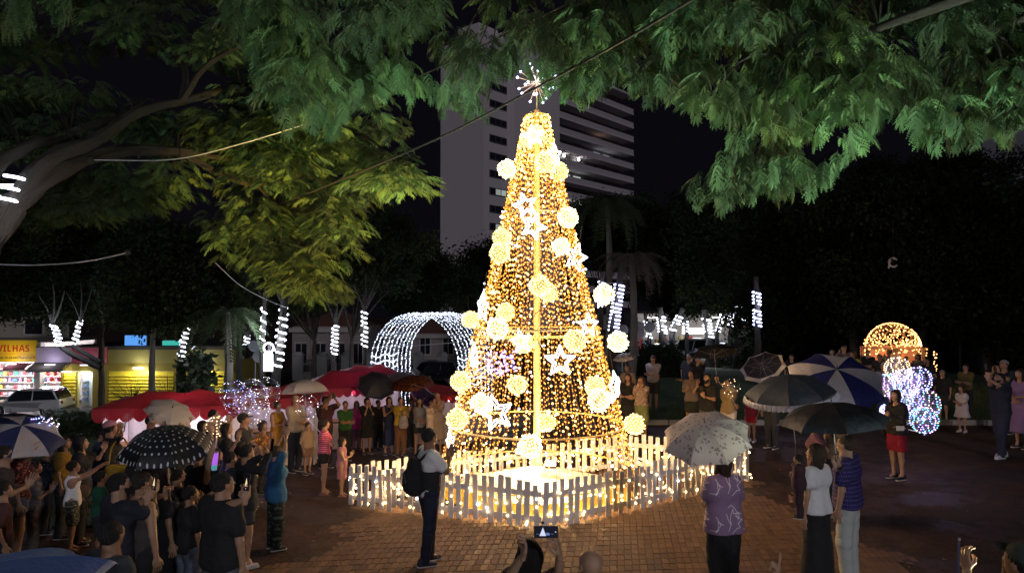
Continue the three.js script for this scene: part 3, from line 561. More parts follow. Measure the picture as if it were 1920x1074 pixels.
// ---------------------------------------------------------------- glowing balls hung on it
{
  const r = rng(77), cage = [], core = [];
  for (let i = 0; i < 150; i++) { const y = 1 - 2 * (i + 0.5) / 150, a = i * 2.39996, q = Math.sqrt(1 - y * y), k = 0.163 + 0.045 * (r() - 0.5); core.push(new THREE.IcosahedronGeometry(0.0165, 0).translate(Math.cos(a) * q * k, y * k, Math.sin(a) * q * k)); }
  for (let i = 0; i < 16; i++) { const g = new THREE.TorusGeometry(0.158, 0.005, 4, 28); g.rotateX(r() * 3.14); g.rotateY(r() * 3.14); g.rotateZ(r() * 3.14); cage.push(g); }
  const coreG = merge(core), cageG = merge(cage), cageM = M('golden rattan', 0.75, 0.56, 0.20, 0.6), coreHot = glow('bright ball bulb', 1.0, 0.84, 0.45, 6), coreM = glow('ball bulb', 1.0, 0.76, 0.28, 3.5), innerM = glow('ball glow light', 1.0, 0.72, 0.22, 1.0);
  const inner = new THREE.IcosahedronGeometry(0.125, 1);
  // [px, py, distance ahead, diameter px, where]
  const balls = [[950, 317, 13.0, 36, 'high on the left edge of the lit tree'], [1023, 305, 12.9, 42, 'highest, on the upper front of the lit tree'], [1048, 322, 13.2, 36, 'high on the right, behind the topmost ball'], [1065, 408, 12.9, 40, 'on the right edge beside the upper star'], [941, 446, 12.8, 38, 'on the left edge, upper one of a touching pair'], [937, 474, 12.6, 40, 'on the left edge, lower one of a touching pair'], [1052, 462, 12.6, 34, 'beside the star on the upper right slope'], [1012, 536, 12.3, 42, 'on the mast in the middle of the lit tree'], [1029, 549, 12.5, 36, 'tucked behind the ball on the mast'], [1132, 552, 12.9, 40, 'on the right edge at mid height'], [882, 599, 13.0, 34, 'on the left edge above the cross bar'], [948, 585, 12.4, 36, 'left of the mast, above a brighter one'], [932, 615, 12.1, 42, 'brightest one just above the cross bar'], [985, 645, 12.5, 34, 'under the cross bar beside the mast'], [1078, 640, 12.0, 44, 'on the cross bar right of the mast'], [1159, 641, 12.6, 40, 'on the right edge at cross bar height'], [863, 715, 12.6, 40, 'on the left edge below the cross bar'], [970, 721, 12.0, 38, 'alone in the lower middle left of the mast'], [900, 755, 12.0, 38, 'left of the lower left star'], [857, 786, 12.3, 42, 'lowest on the left edge'], [1116, 725, 12.2, 40, 'right side, upper one of a touching pair'], [1124, 750, 11.9, 44, 'right side, lower one of a touching pair'], [1190, 796, 12.6, 40, 'lowest on the right edge above the fence'], [1025, 792, 12.7, 36, 'inside the tree right of the mast foot'], [994, 836, 11.7, 46, 'lowest of all, before the white footing'], [1005, 250, 13.1, 34, 'near the very top of the lit tree'], [990, 262, 13.0, 30, 'near the top, left of the mast']];
  balls.forEach(([px, py, d, dia, where], i) => {
    const b = thing('ball_ornament', 'glowing golden ball ornament ' + where, 'ornament', P(px, py, d), 'golden balls hung on the lit tree'), s = dia / FOCAL * d / 0.36;
    b.scale.setScalar(s); b.rotation.set(r() * 6, r() * 6, 0);
    part('wire_cage', cageG, cageM, b); const k = part('light_bulb', coreG, i % 3 ? coreM : coreHot, b, null, 'stuff'); part('inner_light', inner, innerM, b);
    lamp(b, V(0, 0, 0), rgb(1, 0.52, 0.175), i % 3 ? 4.6 : 6.0, 7);
  });
}
// ---------------------------------------------------------------- white outlined stars
{
  const starG = (R0) => { const list = []; for (const [k, rr] of [[1, 0.013], [0.62, 0.010]]) { const pts = []; for (let i = 0; i < 10; i++) { const a = i / 10 * 6.2832 + Math.PI / 2, q = (i % 2 ? 0.45 : 1) * R0 * k; pts.push(V(Math.cos(a) * q, Math.sin(a) * q, k < 1 ? 0.05 : 0)); } for (let i = 0; i < 10; i++) list.push(rod(pts[i], pts[(i + 1) % 10], rr, rr, 6)); if (k === 1) for (let i = 0; i < 10; i++) list.push(rod(pts[i], pts[i].clone().multiplyScalar(0.62).add(V(0, 0, 0.05)), 0.007, 0.007, 5)); } return merge(list); };
  const g = starG(0.27), m = glow('white star light', 0.92, 0.92, 1.0, 4.5), cordG = rod(V(0, 0.26, 0), V(0, 0.6, -0.04), 0.006);
  for (const [px, py, d, s, tilt, yaw, where] of [[985, 385, 12.4, 0.85, 0.3, 0.2, 'upper left of the mast'], [1000, 425, 12.35, 0.9, 0.9, 0.2, 'overlapped by the mast below another star'], [1080, 482, 12.3, 0.95, -0.3, 0.6, 'on the upper right slope'], [1103, 610, 12.1, 0.8, 0, 0.5, 'on the right side at cross bar height'], [1050, 677, 11.9, 1.0, 0, 0.1, 'right of the mast below the cross bar'], [930, 775, 11.8, 1.12, 0.25, -0.2, 'large one at the lower left'], [906, 575, 12.4, 1.0, -0.1, -1.2, 'seen nearly edge-on at the left'], [890, 668, 12.4, 0.9, 0.1, -1.3, 'edge-on low on the left side'], [977, 640, 12.3, 0.8, 0.2, -0.5, 'half hidden left of the mast'], [1152, 725, 12.3, 1.05, 0.2, 1.15, 'edge-on low on the right side'], [1000, 255, 12.85, 0.75, 0.2, 0, 'topmost under the burst'], [1040, 290, 12.9, 0.8, 0.1, 0.9, 'high on the right slope'], [845, 828, 12.4, 0.75, 0.3, -1.1, 'lowest at the left edge'], [1125, 560, 12.8, 0.7, 0.1, 1.1, 'edge-on behind the ball at the right']]) {
    const o = thing('star_light', 'white outlined star light ' + where + ' of the lit tree', 'star light', P(px, py, d), 'white stars hung on the lit tree');
    o.rotation.set(0, yaw, tilt, 'YXZ'); o.scale.setScalar(s); part('star_tube_light', g, m, o); part('cord', cordG, wireMat, o); lamp(o, V(0, 0, 0.1), rgb(0.85, 0.88, 1), 0.5, 6);
  }
}
// ---------------------------------------------------------------- picket fence with fairy lights
{
  const fence = thing('picket_fence', 'low white wooden picket fence round the lit tree', 'fence', V(0, 0, 0));
  const paint = M('white fence paint', 0.74, 0.71, 0.72, 0.65, { bumpMap: grainBump, bumpScale: 0.003 });
  const pk = [0, 1, 2].map((k) => { const g = new RoundedBoxGeometry(0.085 + k * 0.006, 0.70 + (k - 1) * 0.03, 0.02, 1, 0.005); return g; });
  const q = (px, d) => { const p = G(px, d); return [p.x, p.z]; };
  const L = q(655, 12.75), F = q(1016, 11.0), Rt = q(1403, 13.95), B1 = q(905, 15.3), B2 = q(1160, 15.4);
  const r = rng(19), sides = [[L, F, 1], [F, Rt, 1], [Rt, B2, -1], [B2, B1, -1], [B1, L, -1]], bulbs = [];
  for (const [a, b, out] of sides) {
    const dx = b[0] - a[0], dz = b[1] - a[1], len = Math.hypot(dx, dz), yaw = -Math.atan2(dz, dx), nx = -dz / len, nz = dx / len;
    const n = Math.max(3, Math.round(len / 0.158)), cx = (a[0] + b[0]) / 2, cz = (a[1] + b[1]) / 2, s = Math.sign(nx * (cx - TREE.x) + nz * (cz - TREE.z)) || 1, ox = nx * s, oz = nz * s;
    for (const h of [0.15, 0.53]) { const rail = part('rail', new RoundedBoxGeometry(len - 0.04, 0.085, 0.022, 1, 0.005), paint, fence, V(cx - ox * 0.022, gh(cx, cz) + h, cz - oz * 0.022)); rail.rotation.set(0, yaw, -Math.atan2(gh(a[0], a[1]) - gh(b[0], b[1]), len), 'YXZ'); }
    for (let i = 0; i < n; i++) {
      const u = (i + 0.5 + (r() - 0.5) * 0.3) / n, x = a[0] + dx * u, z = a[1] + dz * u, m = part('picket', pk[(r() * 3) | 0], paint, fence, V(x + ox * 0.002, gh(x, z) + 0.38 + (r() - 0.5) * 0.07, z + oz * 0.002));
      m.rotation.set((r() - 0.5) * 0.05, yaw + (r() - 0.5) * 0.06, (r() - 0.5) * 0.12, 'YXZ');
    }
    let ph = r() * 6; const strand = [];
    for (let k = 0; k <= len / 0.034; k++) { const u = k * 0.034 / len, x = a[0] + dx * u, z = a[1] + dz * u, h = 0.08 + 0.5 * Math.abs(2 * ((k / 9 + 0.1 * Math.sin(k)) % 1) - 1), off = (k % 5 < 3 ? -0.045 : 0.03); strand.push(V(x + ox * off, gh(x, z) + h, z + oz * off)); if (r() < 0.93) bulbs.push([strand[strand.length - 1].clone().add(V((r() - 0.5) * 0.04, (r() - 0.5) * 0.06, (r() - 0.5) * 0.03)), r() < 0.1]); }
    sides[sides.indexOf(sides.find((e) => e[0] === a && e[1] === b))].push(strand);
  }
  const names = ['front left', 'front right', 'back right', 'back', 'back left'];
  sides.forEach(([a, b, , strand], i) => {
    const o = thing('fairy_lights', 'string of warm fairy lights woven through the ' + names[i] + ' side of the picket fence', 'fairy lights', V(0, 0, 0));
    part('wire', tube(strand, 0.003, strand.length, 3), wireMat, o);
    const near = (p) => { const dx = b[0] - a[0], dz = b[1] - a[1], u = ((p.x - a[0]) * dx + (p.z - a[1]) * dz) / (dx * dx + dz * dz); return Math.hypot(a[0] + dx * u - p.x, a[1] + dz * u - p.z) < 0.12 && u > -0.02 && u < 1.02; };
    const g = new THREE.IcosahedronGeometry(0.0175, 1), put = new THREE.Matrix4(), list = bulbs.filter(([p]) => near(p));
    for (const [mat, flag, nm] of [[glow('fence fairy bulb', 1, 0.68, 0.30, 9), false, 'light_bulb'], [glow('fence white bulb', 0.9, 0.92, 1, 9), true, 'white_light_bulb']]) { const l = list.filter((e) => e[1] === flag), im = new THREE.InstancedMesh(g, mat, l.length); im.name = nm; im.userData.kind = 'stuff'; l.forEach(([p], k) => im.setMatrixAt(k, put.makeTranslation(p.x, p.y, p.z))); o.add(im); }
    const c = strand[strand.length >> 1];
    for (const u of [0.25, 0.75]) { const p = strand[Math.floor((strand.length - 1) * u)]; lamp(o, V(p.x, 0.35, p.z), rgb(1, 0.58, 0.22), 0.7, 8); }
  });
}
// ---------------------------------------------------------------- bodies: smooth fields meshed as one surface
class Field {
  constructor() { this.prims = []; this.cuts = []; }
  // tapered capsule between two joints; squash flattens it along an axis
  bone(a, b, ra, rb, k = 0.03, sq = null) { this.prims.push({ a, b, ra, rb, k, sq }); return this; }
  ball(c, r, k = 0.03, sq = null) { return this.bone(c, c, r, r, k, sq); }
  carve(c, r, k = 0.02, sq = null) { this.prims.push({ a: c, b: c, ra: r, rb: r, k, sq, sub: true }); return this; }
  cut(f) { this.cuts.push(f); return this; }
  mesh(h, warp = null) {
    const lo = V(1e9, 1e9, 1e9), hi = V(-1e9, -1e9, -1e9);
    for (const p of this.prims) { if (p.sub) continue; const r = Math.max(p.ra, p.rb) * (p.sq ? Math.max(1 / p.sq[0], 1 / p.sq[1], 1 / p.sq[2]) : 1) + 2 * h + 0.01; for (const q of [p.a, p.b]) { lo.min(V(q.x - r, q.y - r, q.z - r)); hi.max(V(q.x + r, q.y + r, q.z + r)); } }
    const nx = Math.ceil((hi.x - lo.x) / h) + 1, ny = Math.ceil((hi.y - lo.y) / h) + 1, nz = Math.ceil((hi.z - lo.z) / h) + 1, f = new Float32Array(nx * ny * nz).fill(0.12);
    for (const p of this.prims) {
      const { a, b, ra, rb, k, sq } = p, S = sq || [1, 1, 1], m = Math.min(...S), R = Math.max(ra, rb) / m + k + 2.5 * h + 0.02;
      const x0 = Math.max(0, Math.floor((Math.min(a.x, b.x) - R - lo.x) / h)), x1 = Math.min(nx - 1, Math.ceil((Math.max(a.x, b.x) + R - lo.x) / h));
      const y0 = Math.max(0, Math.floor((Math.min(a.y, b.y) - R - lo.y) / h)), y1 = Math.min(ny - 1, Math.ceil((Math.max(a.y, b.y) + R - lo.y) / h));
      const z0 = Math.max(0, Math.floor((Math.min(a.z, b.z) - R - lo.z) / h)), z1 = Math.min(nz - 1, Math.ceil((Math.max(a.z, b.z) + R - lo.z) / h));
      const bx = b.x - a.x, by = b.y - a.y, bz = b.z - a.z, bb = bx * bx + by * by + bz * bz || 1e-9;
      for (let z = z0; z <= z1; z++) for (let y = y0; y <= y1; y++) for (let x = x0; x <= x1; x++) {
        const qx = lo.x + x * h - a.x, qy = lo.y + y * h - a.y, qz = lo.z + z * h - a.z;
        let t = (qx * bx + qy * by + qz * bz) / bb; t = t < 0 ? 0 : t > 1 ? 1 : t;
        const ex = (qx - t * bx) * S[0], ey = (qy - t * by) * S[1], ez = (qz - t * bz) * S[2];
        const d = Math.sqrt(ex * ex + ey * ey + ez * ez) - (ra + (rb - ra) * t), i = (z * ny + y) * nx + x, g = f[i];
        if (p.sub) { const e = -d, q = Math.max(k - Math.abs(e - g), 0) / k; f[i] = Math.max(e, g) + q * q * k * 0.25; }
        else { const q = Math.max(k - Math.abs(d - g), 0) / k; f[i] = Math.min(d, g) - q * q * k * 0.25; }
      }
    }
    if (this.cuts.length || warp) for (let z = 0, i = 0; z < nz; z++) for (let y = 0; y < ny; y++) for (let x = 0; x < nx; x++, i++) {
      if (f[i] > 0.1) continue;
      const px = lo.x + x * h, py = lo.y + y * h, pz = lo.z + z * h;
      if (warp) f[i] += warp(px, py, pz);
      for (const c of this.cuts) { const d = c(px, py, pz); if (d > f[i]) f[i] = d; }
    }
    // naive surface nets
    const id = new Int32Array(nx * ny * nz).fill(-1), pos = [], idx = [], sx = 1, sy = nx, sz = nx * ny;
    for (let z = 0; z < nz - 1; z++) for (let y = 0; y < ny - 1; y++) for (let x = 0; x < nx - 1; x++) {
      const i = x + y * sy + z * sz; let n = 0, cx = 0, cy = 0, cz = 0, mask = 0;
      for (let c = 0; c < 8; c++) if (f[i + (c & 1) + ((c >> 1) & 1) * sy + (c >> 2) * sz] < 0) mask |= 1 << c;
      if (mask === 0 || mask === 255) continue;
      for (let c = 0; c < 8; c++) for (let ax = 0; ax < 3; ax++) {
        const o = c | (1 << ax); if (o === c) continue;
        const A = (mask >> c) & 1, B = (mask >> o) & 1; if (A === B) continue;
        const fa = f[i + (c & 1) + ((c >> 1) & 1) * sy + (c >> 2) * sz], fb = f[i + (o & 1) + ((o >> 1) & 1) * sy + (o >> 2) * sz], t = fa / (fa - fb);
        cx += (c & 1) + (ax === 0 ? t : 0); cy += ((c >> 1) & 1) + (ax === 1 ? t : 0); cz += (c >> 2) + (ax === 2 ? t : 0); n++;
      }
      id[i] = pos.length / 3; pos.push(lo.x + (x + cx / n) * h, lo.y + (y + cy / n) * h, lo.z + (z + cz / n) * h);
    }
    for (let z = 1; z < nz - 1; z++) for (let y = 1; y < ny - 1; y++) for (let x = 1; x < nx - 1; x++) {
      const i = x + y * sy + z * sz, s = f[i] < 0;
      for (let ax = 0; ax < 3; ax++) {
        const st = ax === 0 ? sx : ax === 1 ? sy : sz, u = ax === 0 ? sy : ax === 1 ? sz : sx, v = ax === 0 ? sz : ax === 1 ? sx : sy;
        if ((f[i + st] < 0) === s) continue;
        const a = id[i], b = id[i - u], c = id[i - u - v], d = id[i - v]; if (a < 0 || b < 0 || c < 0 || d < 0) continue;
        if (s) idx.push(a, b, c, a, c, d); else idx.push(a, c, b, a, d, c);
      }
    }
    const g = new THREE.BufferGeometry();
    g.setAttribute('position', new THREE.Float32BufferAttribute(pos, 3)); g.setIndex(idx); g.computeVertexNormals();
    return g;
  }
}
const planarUV = (g, s = 1) => { const p = g.attributes.position, u = []; for (let i = 0; i < p.count; i++) u.push((p.getX(i) + 0.45 * p.getZ(i)) * s, p.getY(i) * s); g.setAttribute('uv', new THREE.Float32BufferAttribute(u, 2)); return g; };
// --- heads: three kinds, two finenesses. tags: 0 skin, 1 eye white, 2 iris, 3 lip, 4 brow
function headGeo(kind, h) {
  const F = new Field(), w = kind === 'man' ? 1 : kind === 'child' ? 0.95 : 0.94, jaw = kind === 'man' ? 1 : kind === 'child' ? 0.8 : 0.86, s = kind === 'child' ? 0.9 : 1;
  F.ball(V(0, 0.030, -0.016), 0.084, 0.03, [1.13 / w, 0.96, 0.89]);
  F.bone(V(0, -0.01, 0.018), V(0, -0.078 * (0.9 + 0.1 * jaw), 0.046), 0.064 * w, 0.030 * jaw, 0.04, [1, 1, 0.95]);
  F.bone(V(-0.034 * w, -0.012, 0.045), V(-0.02, -0.05, 0.05), 0.026, 0.02, 0.03); F.bone(V(0.034 * w, -0.012, 0.045), V(0.02, -0.05, 0.05), 0.026, 0.02, 0.03);
  F.bone(V(-0.042 * w, 0.034, 0.058), V(0.042 * w, 0.034, 0.058), 0.016, 0.016, 0.03);
  F.carve(V(-0.030, 0.012, 0.096), 0.019, 0.018); F.carve(V(0.030, 0.012, 0.096), 0.019, 0.018);
  F.bone(V(0, 0.016, 0.080), V(0, -0.022, 0.098 * s + 0.001), 0.0085, 0.0125, 0.012); F.ball(V(-0.012, -0.026, 0.088), 0.009, 0.01); F.ball(V(0.012, -0.026, 0.088), 0.009, 0.01);
  F.bone(V(-0.02, -0.050, 0.078), V(0.02, -0.050, 0.078), 0.0075, 0.0075, 0.008); F.bone(V(-0.017, -0.061, 0.076), V(0.017, -0.061, 0.076), 0.0085, 0.0085, 0.008);
  for (const k of [-1, 1]) { F.ball(V(k * 0.077 * w, 0.0, -0.008), 0.019, 0.008, [2.4, 0.62, 1]); F.ball(V(k * 0.030, 0.012, 0.0735), 0.0125, 0.003); }
  F.bone(V(0, -0.05, -0.022), V(0, -0.20, -0.03), kind === 'man' ? 0.056 : 0.046, kind === 'man' ? 0.062 : 0.05, 0.03);
  const g = F.mesh(h), p = g.attributes.position, t = new Uint8Array(p.count);
  for (let i = 0; i < p.count; i++) {
    const x = Math.abs(p.getX(i)), y = p.getY(i), z = p.getZ(i);
    if (z > 0.05) {
      const e = Math.hypot(x - 0.030, y - 0.012);
      if (e < 0.0068 && z > 0.076) t[i] = 2; else if (e < 0.013 && Math.abs(y - 0.012) < 0.0075 && z > 0.07) t[i] = 1;
      else if (y < -0.043 && y > -0.071 && x < 0.025 && z > 0.074) t[i] = 3;
      else if (Math.abs(y - 0.036 + (x - 0.03) * (x - 0.03) * 8) < 0.0055 && x > 0.013 && x < 0.05) t[i] = 4;
    }
  }
  g.userData.tags = t; return g;
}
const headCache = new Map(), heads = (kind, fine) => { const k = kind + fine; if (!headCache.has(k)) headCache.set(k, headGeo(kind, [0.0066, 0.0105, 0.0155][fine])); return headCache.get(k); };
// --- hair, shaped round the same head
function hairGeo(style, h) {
  const F = new Field(), c = V(0, 0.034, -0.02), face = (x, y, z) => { const dx = x / 0.070, dy = (y + 0.03) / 0.105, dz = (z - 0.088) / 0.088; return (1 - Math.sqrt(dx * dx + dy * dy + dz * dz)) * 0.075; };
  F.ball(c, style === 'short' || style === 'receding' ? 0.092 : 0.097, 0.02, [1.1, 0.95, 0.88]);
  if (style === 'short' || style === 'receding') F.cut((x, y, z) => -y - 0.035 + Math.max(0, -z) * -0.6 + 0.014 * (noise3(x * 80, y * 30, z * 80 + 5) - 0.5));
  if (style === 'receding') F.cut((x, y, z) => (z - 0.02) * 0.8 + (y - 0.08) * 0.7);
  if (style === 'long' || style === 'verylong') {
    const e = style === 'long' ? -0.24 : -0.46;
    F.bone(V(0, 0, -0.055), V(0, e, -0.095), 0.078, 0.062, 0.04, [0.82, 1, 1.35]);
    for (const k of [-1, 1]) F.bone(V(k * 0.074, 0.0, -0.02), V(k * 0.085, e * 0.75, -0.02), 0.030, 0.024, 0.03);
  }
  if (style === 'bun') F.ball(V(0, 0.085, -0.10), 0.045, 0.02);
  if (style === 'ponytail') { F.ball(V(0, 0.055, -0.105), 0.03, 0.02); F.bone(V(0, 0.05, -0.115), V(0, -0.16, -0.125), 0.034, 0.018, 0.02); }
  if (style === 'curly') { F.ball(V(0, 0.05, -0.03), 0.108, 0.03); for (const k of [-1, 1]) F.ball(V(k * 0.07, -0.03, -0.04), 0.05, 0.03); F.ball(V(0, -0.06, -0.07), 0.06, 0.04); }
  if (style === 'bob') { for (const k of [-1, 1]) F.bone(V(k * 0.068, 0.02, -0.01), V(k * 0.078, -0.10, 0.0), 0.034, 0.026, 0.03); F.bone(V(0, 0, -0.06), V(0, -0.10, -0.075), 0.07, 0.06, 0.03); }
  F.cut((x, y, z) => face(x, y, z) + 0.010 * (noise3(x * 70 + 9, y * 40, z * 70) - 0.5));
  const amp = style === 'curly' ? 0.014 : 0.0055, fr = style === 'curly' ? 60 : 1;
  return F.mesh(h, style === 'curly' ? (x, y, z) => amp * (noise3(x * fr, y * fr, z * fr) - 0.5) * 2 : (x, y, z) => amp * Math.sin(Math.atan2(x, z + 0.03) * 22 + y * 30) * 0.7);
}
const hairCache = new Map(), hairs = (style, fine) => { const k = style + fine; if (!hairCache.has(k)) hairCache.set(k, planarUV(hairGeo(style, [0.0085, 0.012, 0.017][fine]), 8)); return hairCache.get(k); };
// --- hands: wrist at the origin, fingers along +y, palm facing +z, thumb towards +x (mirrored for the other hand)
function handGeo(pose, h) {
  const F = new Field(), curl = { relaxed: [0.25, 0.35, 0.3], grip: [1.25, 1.45, 0.8], flat: [0.04, 0.06, 0.05], phone: [0.35, 0.75, 0.5], point: [1.25, 1.45, 0.8] }[pose];
  F.bone(V(0, -0.03, 0), V(0, 0.015, 0), 0.026, 0.028, 0.02, [0.95, 1, 1.25]);
  F.bone(V(-0.02, 0.045, 0), V(0.02, 0.045, 0), 0.028, 0.028, 0.03, [1, 0.9, 1.9]); F.bone(V(-0.022, 0.075, 0), V(0.022, 0.075, 0), 0.016, 0.016, 0.02, [1, 1, 1.3]);
  [[-0.033, 0.026, 0.020, 0.016, 0.0078], [-0.0115, 0.030, 0.024, 0.018, 0.0084], [0.011, 0.032, 0.026, 0.019, 0.0088], [0.0325, 0.029, 0.023, 0.018, 0.0085]].forEach(([x, l1, l2, l3, r], i) => {
    const cu = pose === 'point' && i === 3 ? [0.03, 0.05, 0.05] : curl; let a = 0, p = V(x, 0.082, 0); const sp = x * (pose === 'flat' ? 2.2 : 1.2);
    [l1 * 1.45, l2 * 1.15, l3 * 1.1].forEach((l, j) => { a += cu[j]; const q = V(p.x + sp * l * 2.2, p.y + Math.cos(a) * l, p.z + Math.sin(a) * l); F.bone(p, q, r * (1.08 - j * 0.08), r * (1 - j * 0.08), 0.006); p = q; });
  });
  const tc = pose === 'grip' || pose === 'phone' || pose === 'point' ? [V(0.028, 0.022, 0.008), V(0.048, 0.048, 0.026), V(0.042, 0.072, 0.042), V(0.022, 0.086, 0.050)] : [V(0.028, 0.022, 0.006), V(0.052, 0.05, 0.018), V(0.062, 0.076, 0.022), V(0.066, 0.098, 0.024)];
  for (let i = 0; i < 3; i++) F.bone(tc[i], tc[i + 1], 0.0135 - i * 0.0015, 0.012 - i * 0.0015, 0.01);
  return F.mesh(h);
}
const handCache = new Map(), hands = (pose, fine) => { const k = pose + fine; if (!handCache.has(k)) handCache.set(k, handGeo(pose, [0.0053, 0.0085, 0.013][fine])); return handCache.get(k); };
const shoeG = (() => { const F = new Field(); F.bone(V(0, 0.045, -0.045), V(0, 0.032, 0.135), 0.043, 0.036, 0.03, [0.95, 1, 1]); F.bone(V(0, 0.05, -0.05), V(0, 0.10, -0.03), 0.042, 0.045, 0.02); F.cut((x, y) => 0.006 - y); F.cut((x, y) => y - 0.115); return F.mesh(0.0125); })();
const soleG = (() => { const F = new Field(); F.bone(V(0, 0.01, -0.05), V(0, 0.01, 0.14), 0.047, 0.041, 0.02); F.cut((x, y) => -y); F.cut((x, y) => y - 0.024); return F.mesh(0.013); })();
const sandalG = (() => { const F = new Field(); F.bone(V(0, 0.01, -0.05), V(0, 0.01, 0.145), 0.044, 0.043, 0.02); F.cut((x, y) => -y); F.cut((x, y) => y - 0.018); return merge([F.mesh(0.009), new THREE.TorusGeometry(0.045, 0.006, 5, 12, Math.PI).translate(0, 0.015, 0.07)]); })();
const skins = [[0.50, 0.30, 0.20], [0.42, 0.24, 0.15], [0.34, 0.185, 0.11], [0.24, 0.125, 0.07], [0.15, 0.075, 0.042]];
const skinMat = new THREE.MeshPhysicalMaterial({ vertexColors: true, roughness: 0.58, bumpMap: grainBump, bumpScale: 0.0006 }); skinMat.name = 'skin';
const strandBump = texture(256, (u, v, n) => { const a = n(u, v, 64, 1) * 0.5 + noise3(u * 128, v * 6, 3, 128) * 0.5; return [a, a, a]; }, false, 1, 0.5), hb = { bumpMap: strandBump, bumpScale: 0.01 };
const hairMats = { black: M('black hair', 0.012, 0.009, 0.008, 0.62, hb), brown: M('brown hair', 0.045, 0.024, 0.013, 0.62, hb), dark: M('dark hair', 0.022, 0.014, 0.010, 0.62, hb), fair: M('fair hair', 0.20, 0.12, 0.055, 0.62, hb), grey: M('grey hair', 0.16, 0.155, 0.15, 0.62, hb), auburn: M('auburn hair', 0.09, 0.035, 0.016, 0.62, hb) };
const dullPrint = (i, a, b) => { const t = canvasTexture(128, 128, (c, w) => { c.fillStyle = a; c.fillRect(0, 0, w, w); c.fillStyle = b; if (i === 0) for (let k = 0; k < 8; k++) c.fillRect(0, k * 16, w, 5); else if (i === 1) for (let k = 0; k < 6; k++) { c.fillRect(k * 22, 0, 5, w); c.fillRect(0, k * 22, w, 5); } else for (let k = 0; k < 60; k++) c.fillRect(hash(k, 1, i) * w, hash(k, 2, i) * w, 5, 4); }, [5, 5]); const m = new THREE.MeshPhysicalMaterial({ map: t, roughness: 0.9, side: THREE.DoubleSide, bumpMap: clothBump, bumpScale: 0.016 }); m.name = 'dark printed cloth'; return m; };
const dull = [dullPrint(0, '#2a2c34', '#54565c'), dullPrint(1, '#3a2a2a', '#6a5248'), dullPrint(2, '#26303c', '#8a8478'), dullPrint(0, '#22303c', '#3c5264'), dullPrint(2, '#3c3430', '#5a4a40')];
const cloth = (c, rough = 0.88) => Array.isArray(c) ? M('cloth', c[0], c[1], c[2], rough, { bumpMap: clothBump, bumpScale: 0.016 }) : c;
const rotTo = (y, z) => { const Y = y.clone().normalize(), Z = z.clone().addScaledVector(Y, -z.dot(Y)).normalize(), X = Y.clone().cross(Z); return new THREE.Matrix4().makeBasis(X, Y, Z); };
const heights = [];
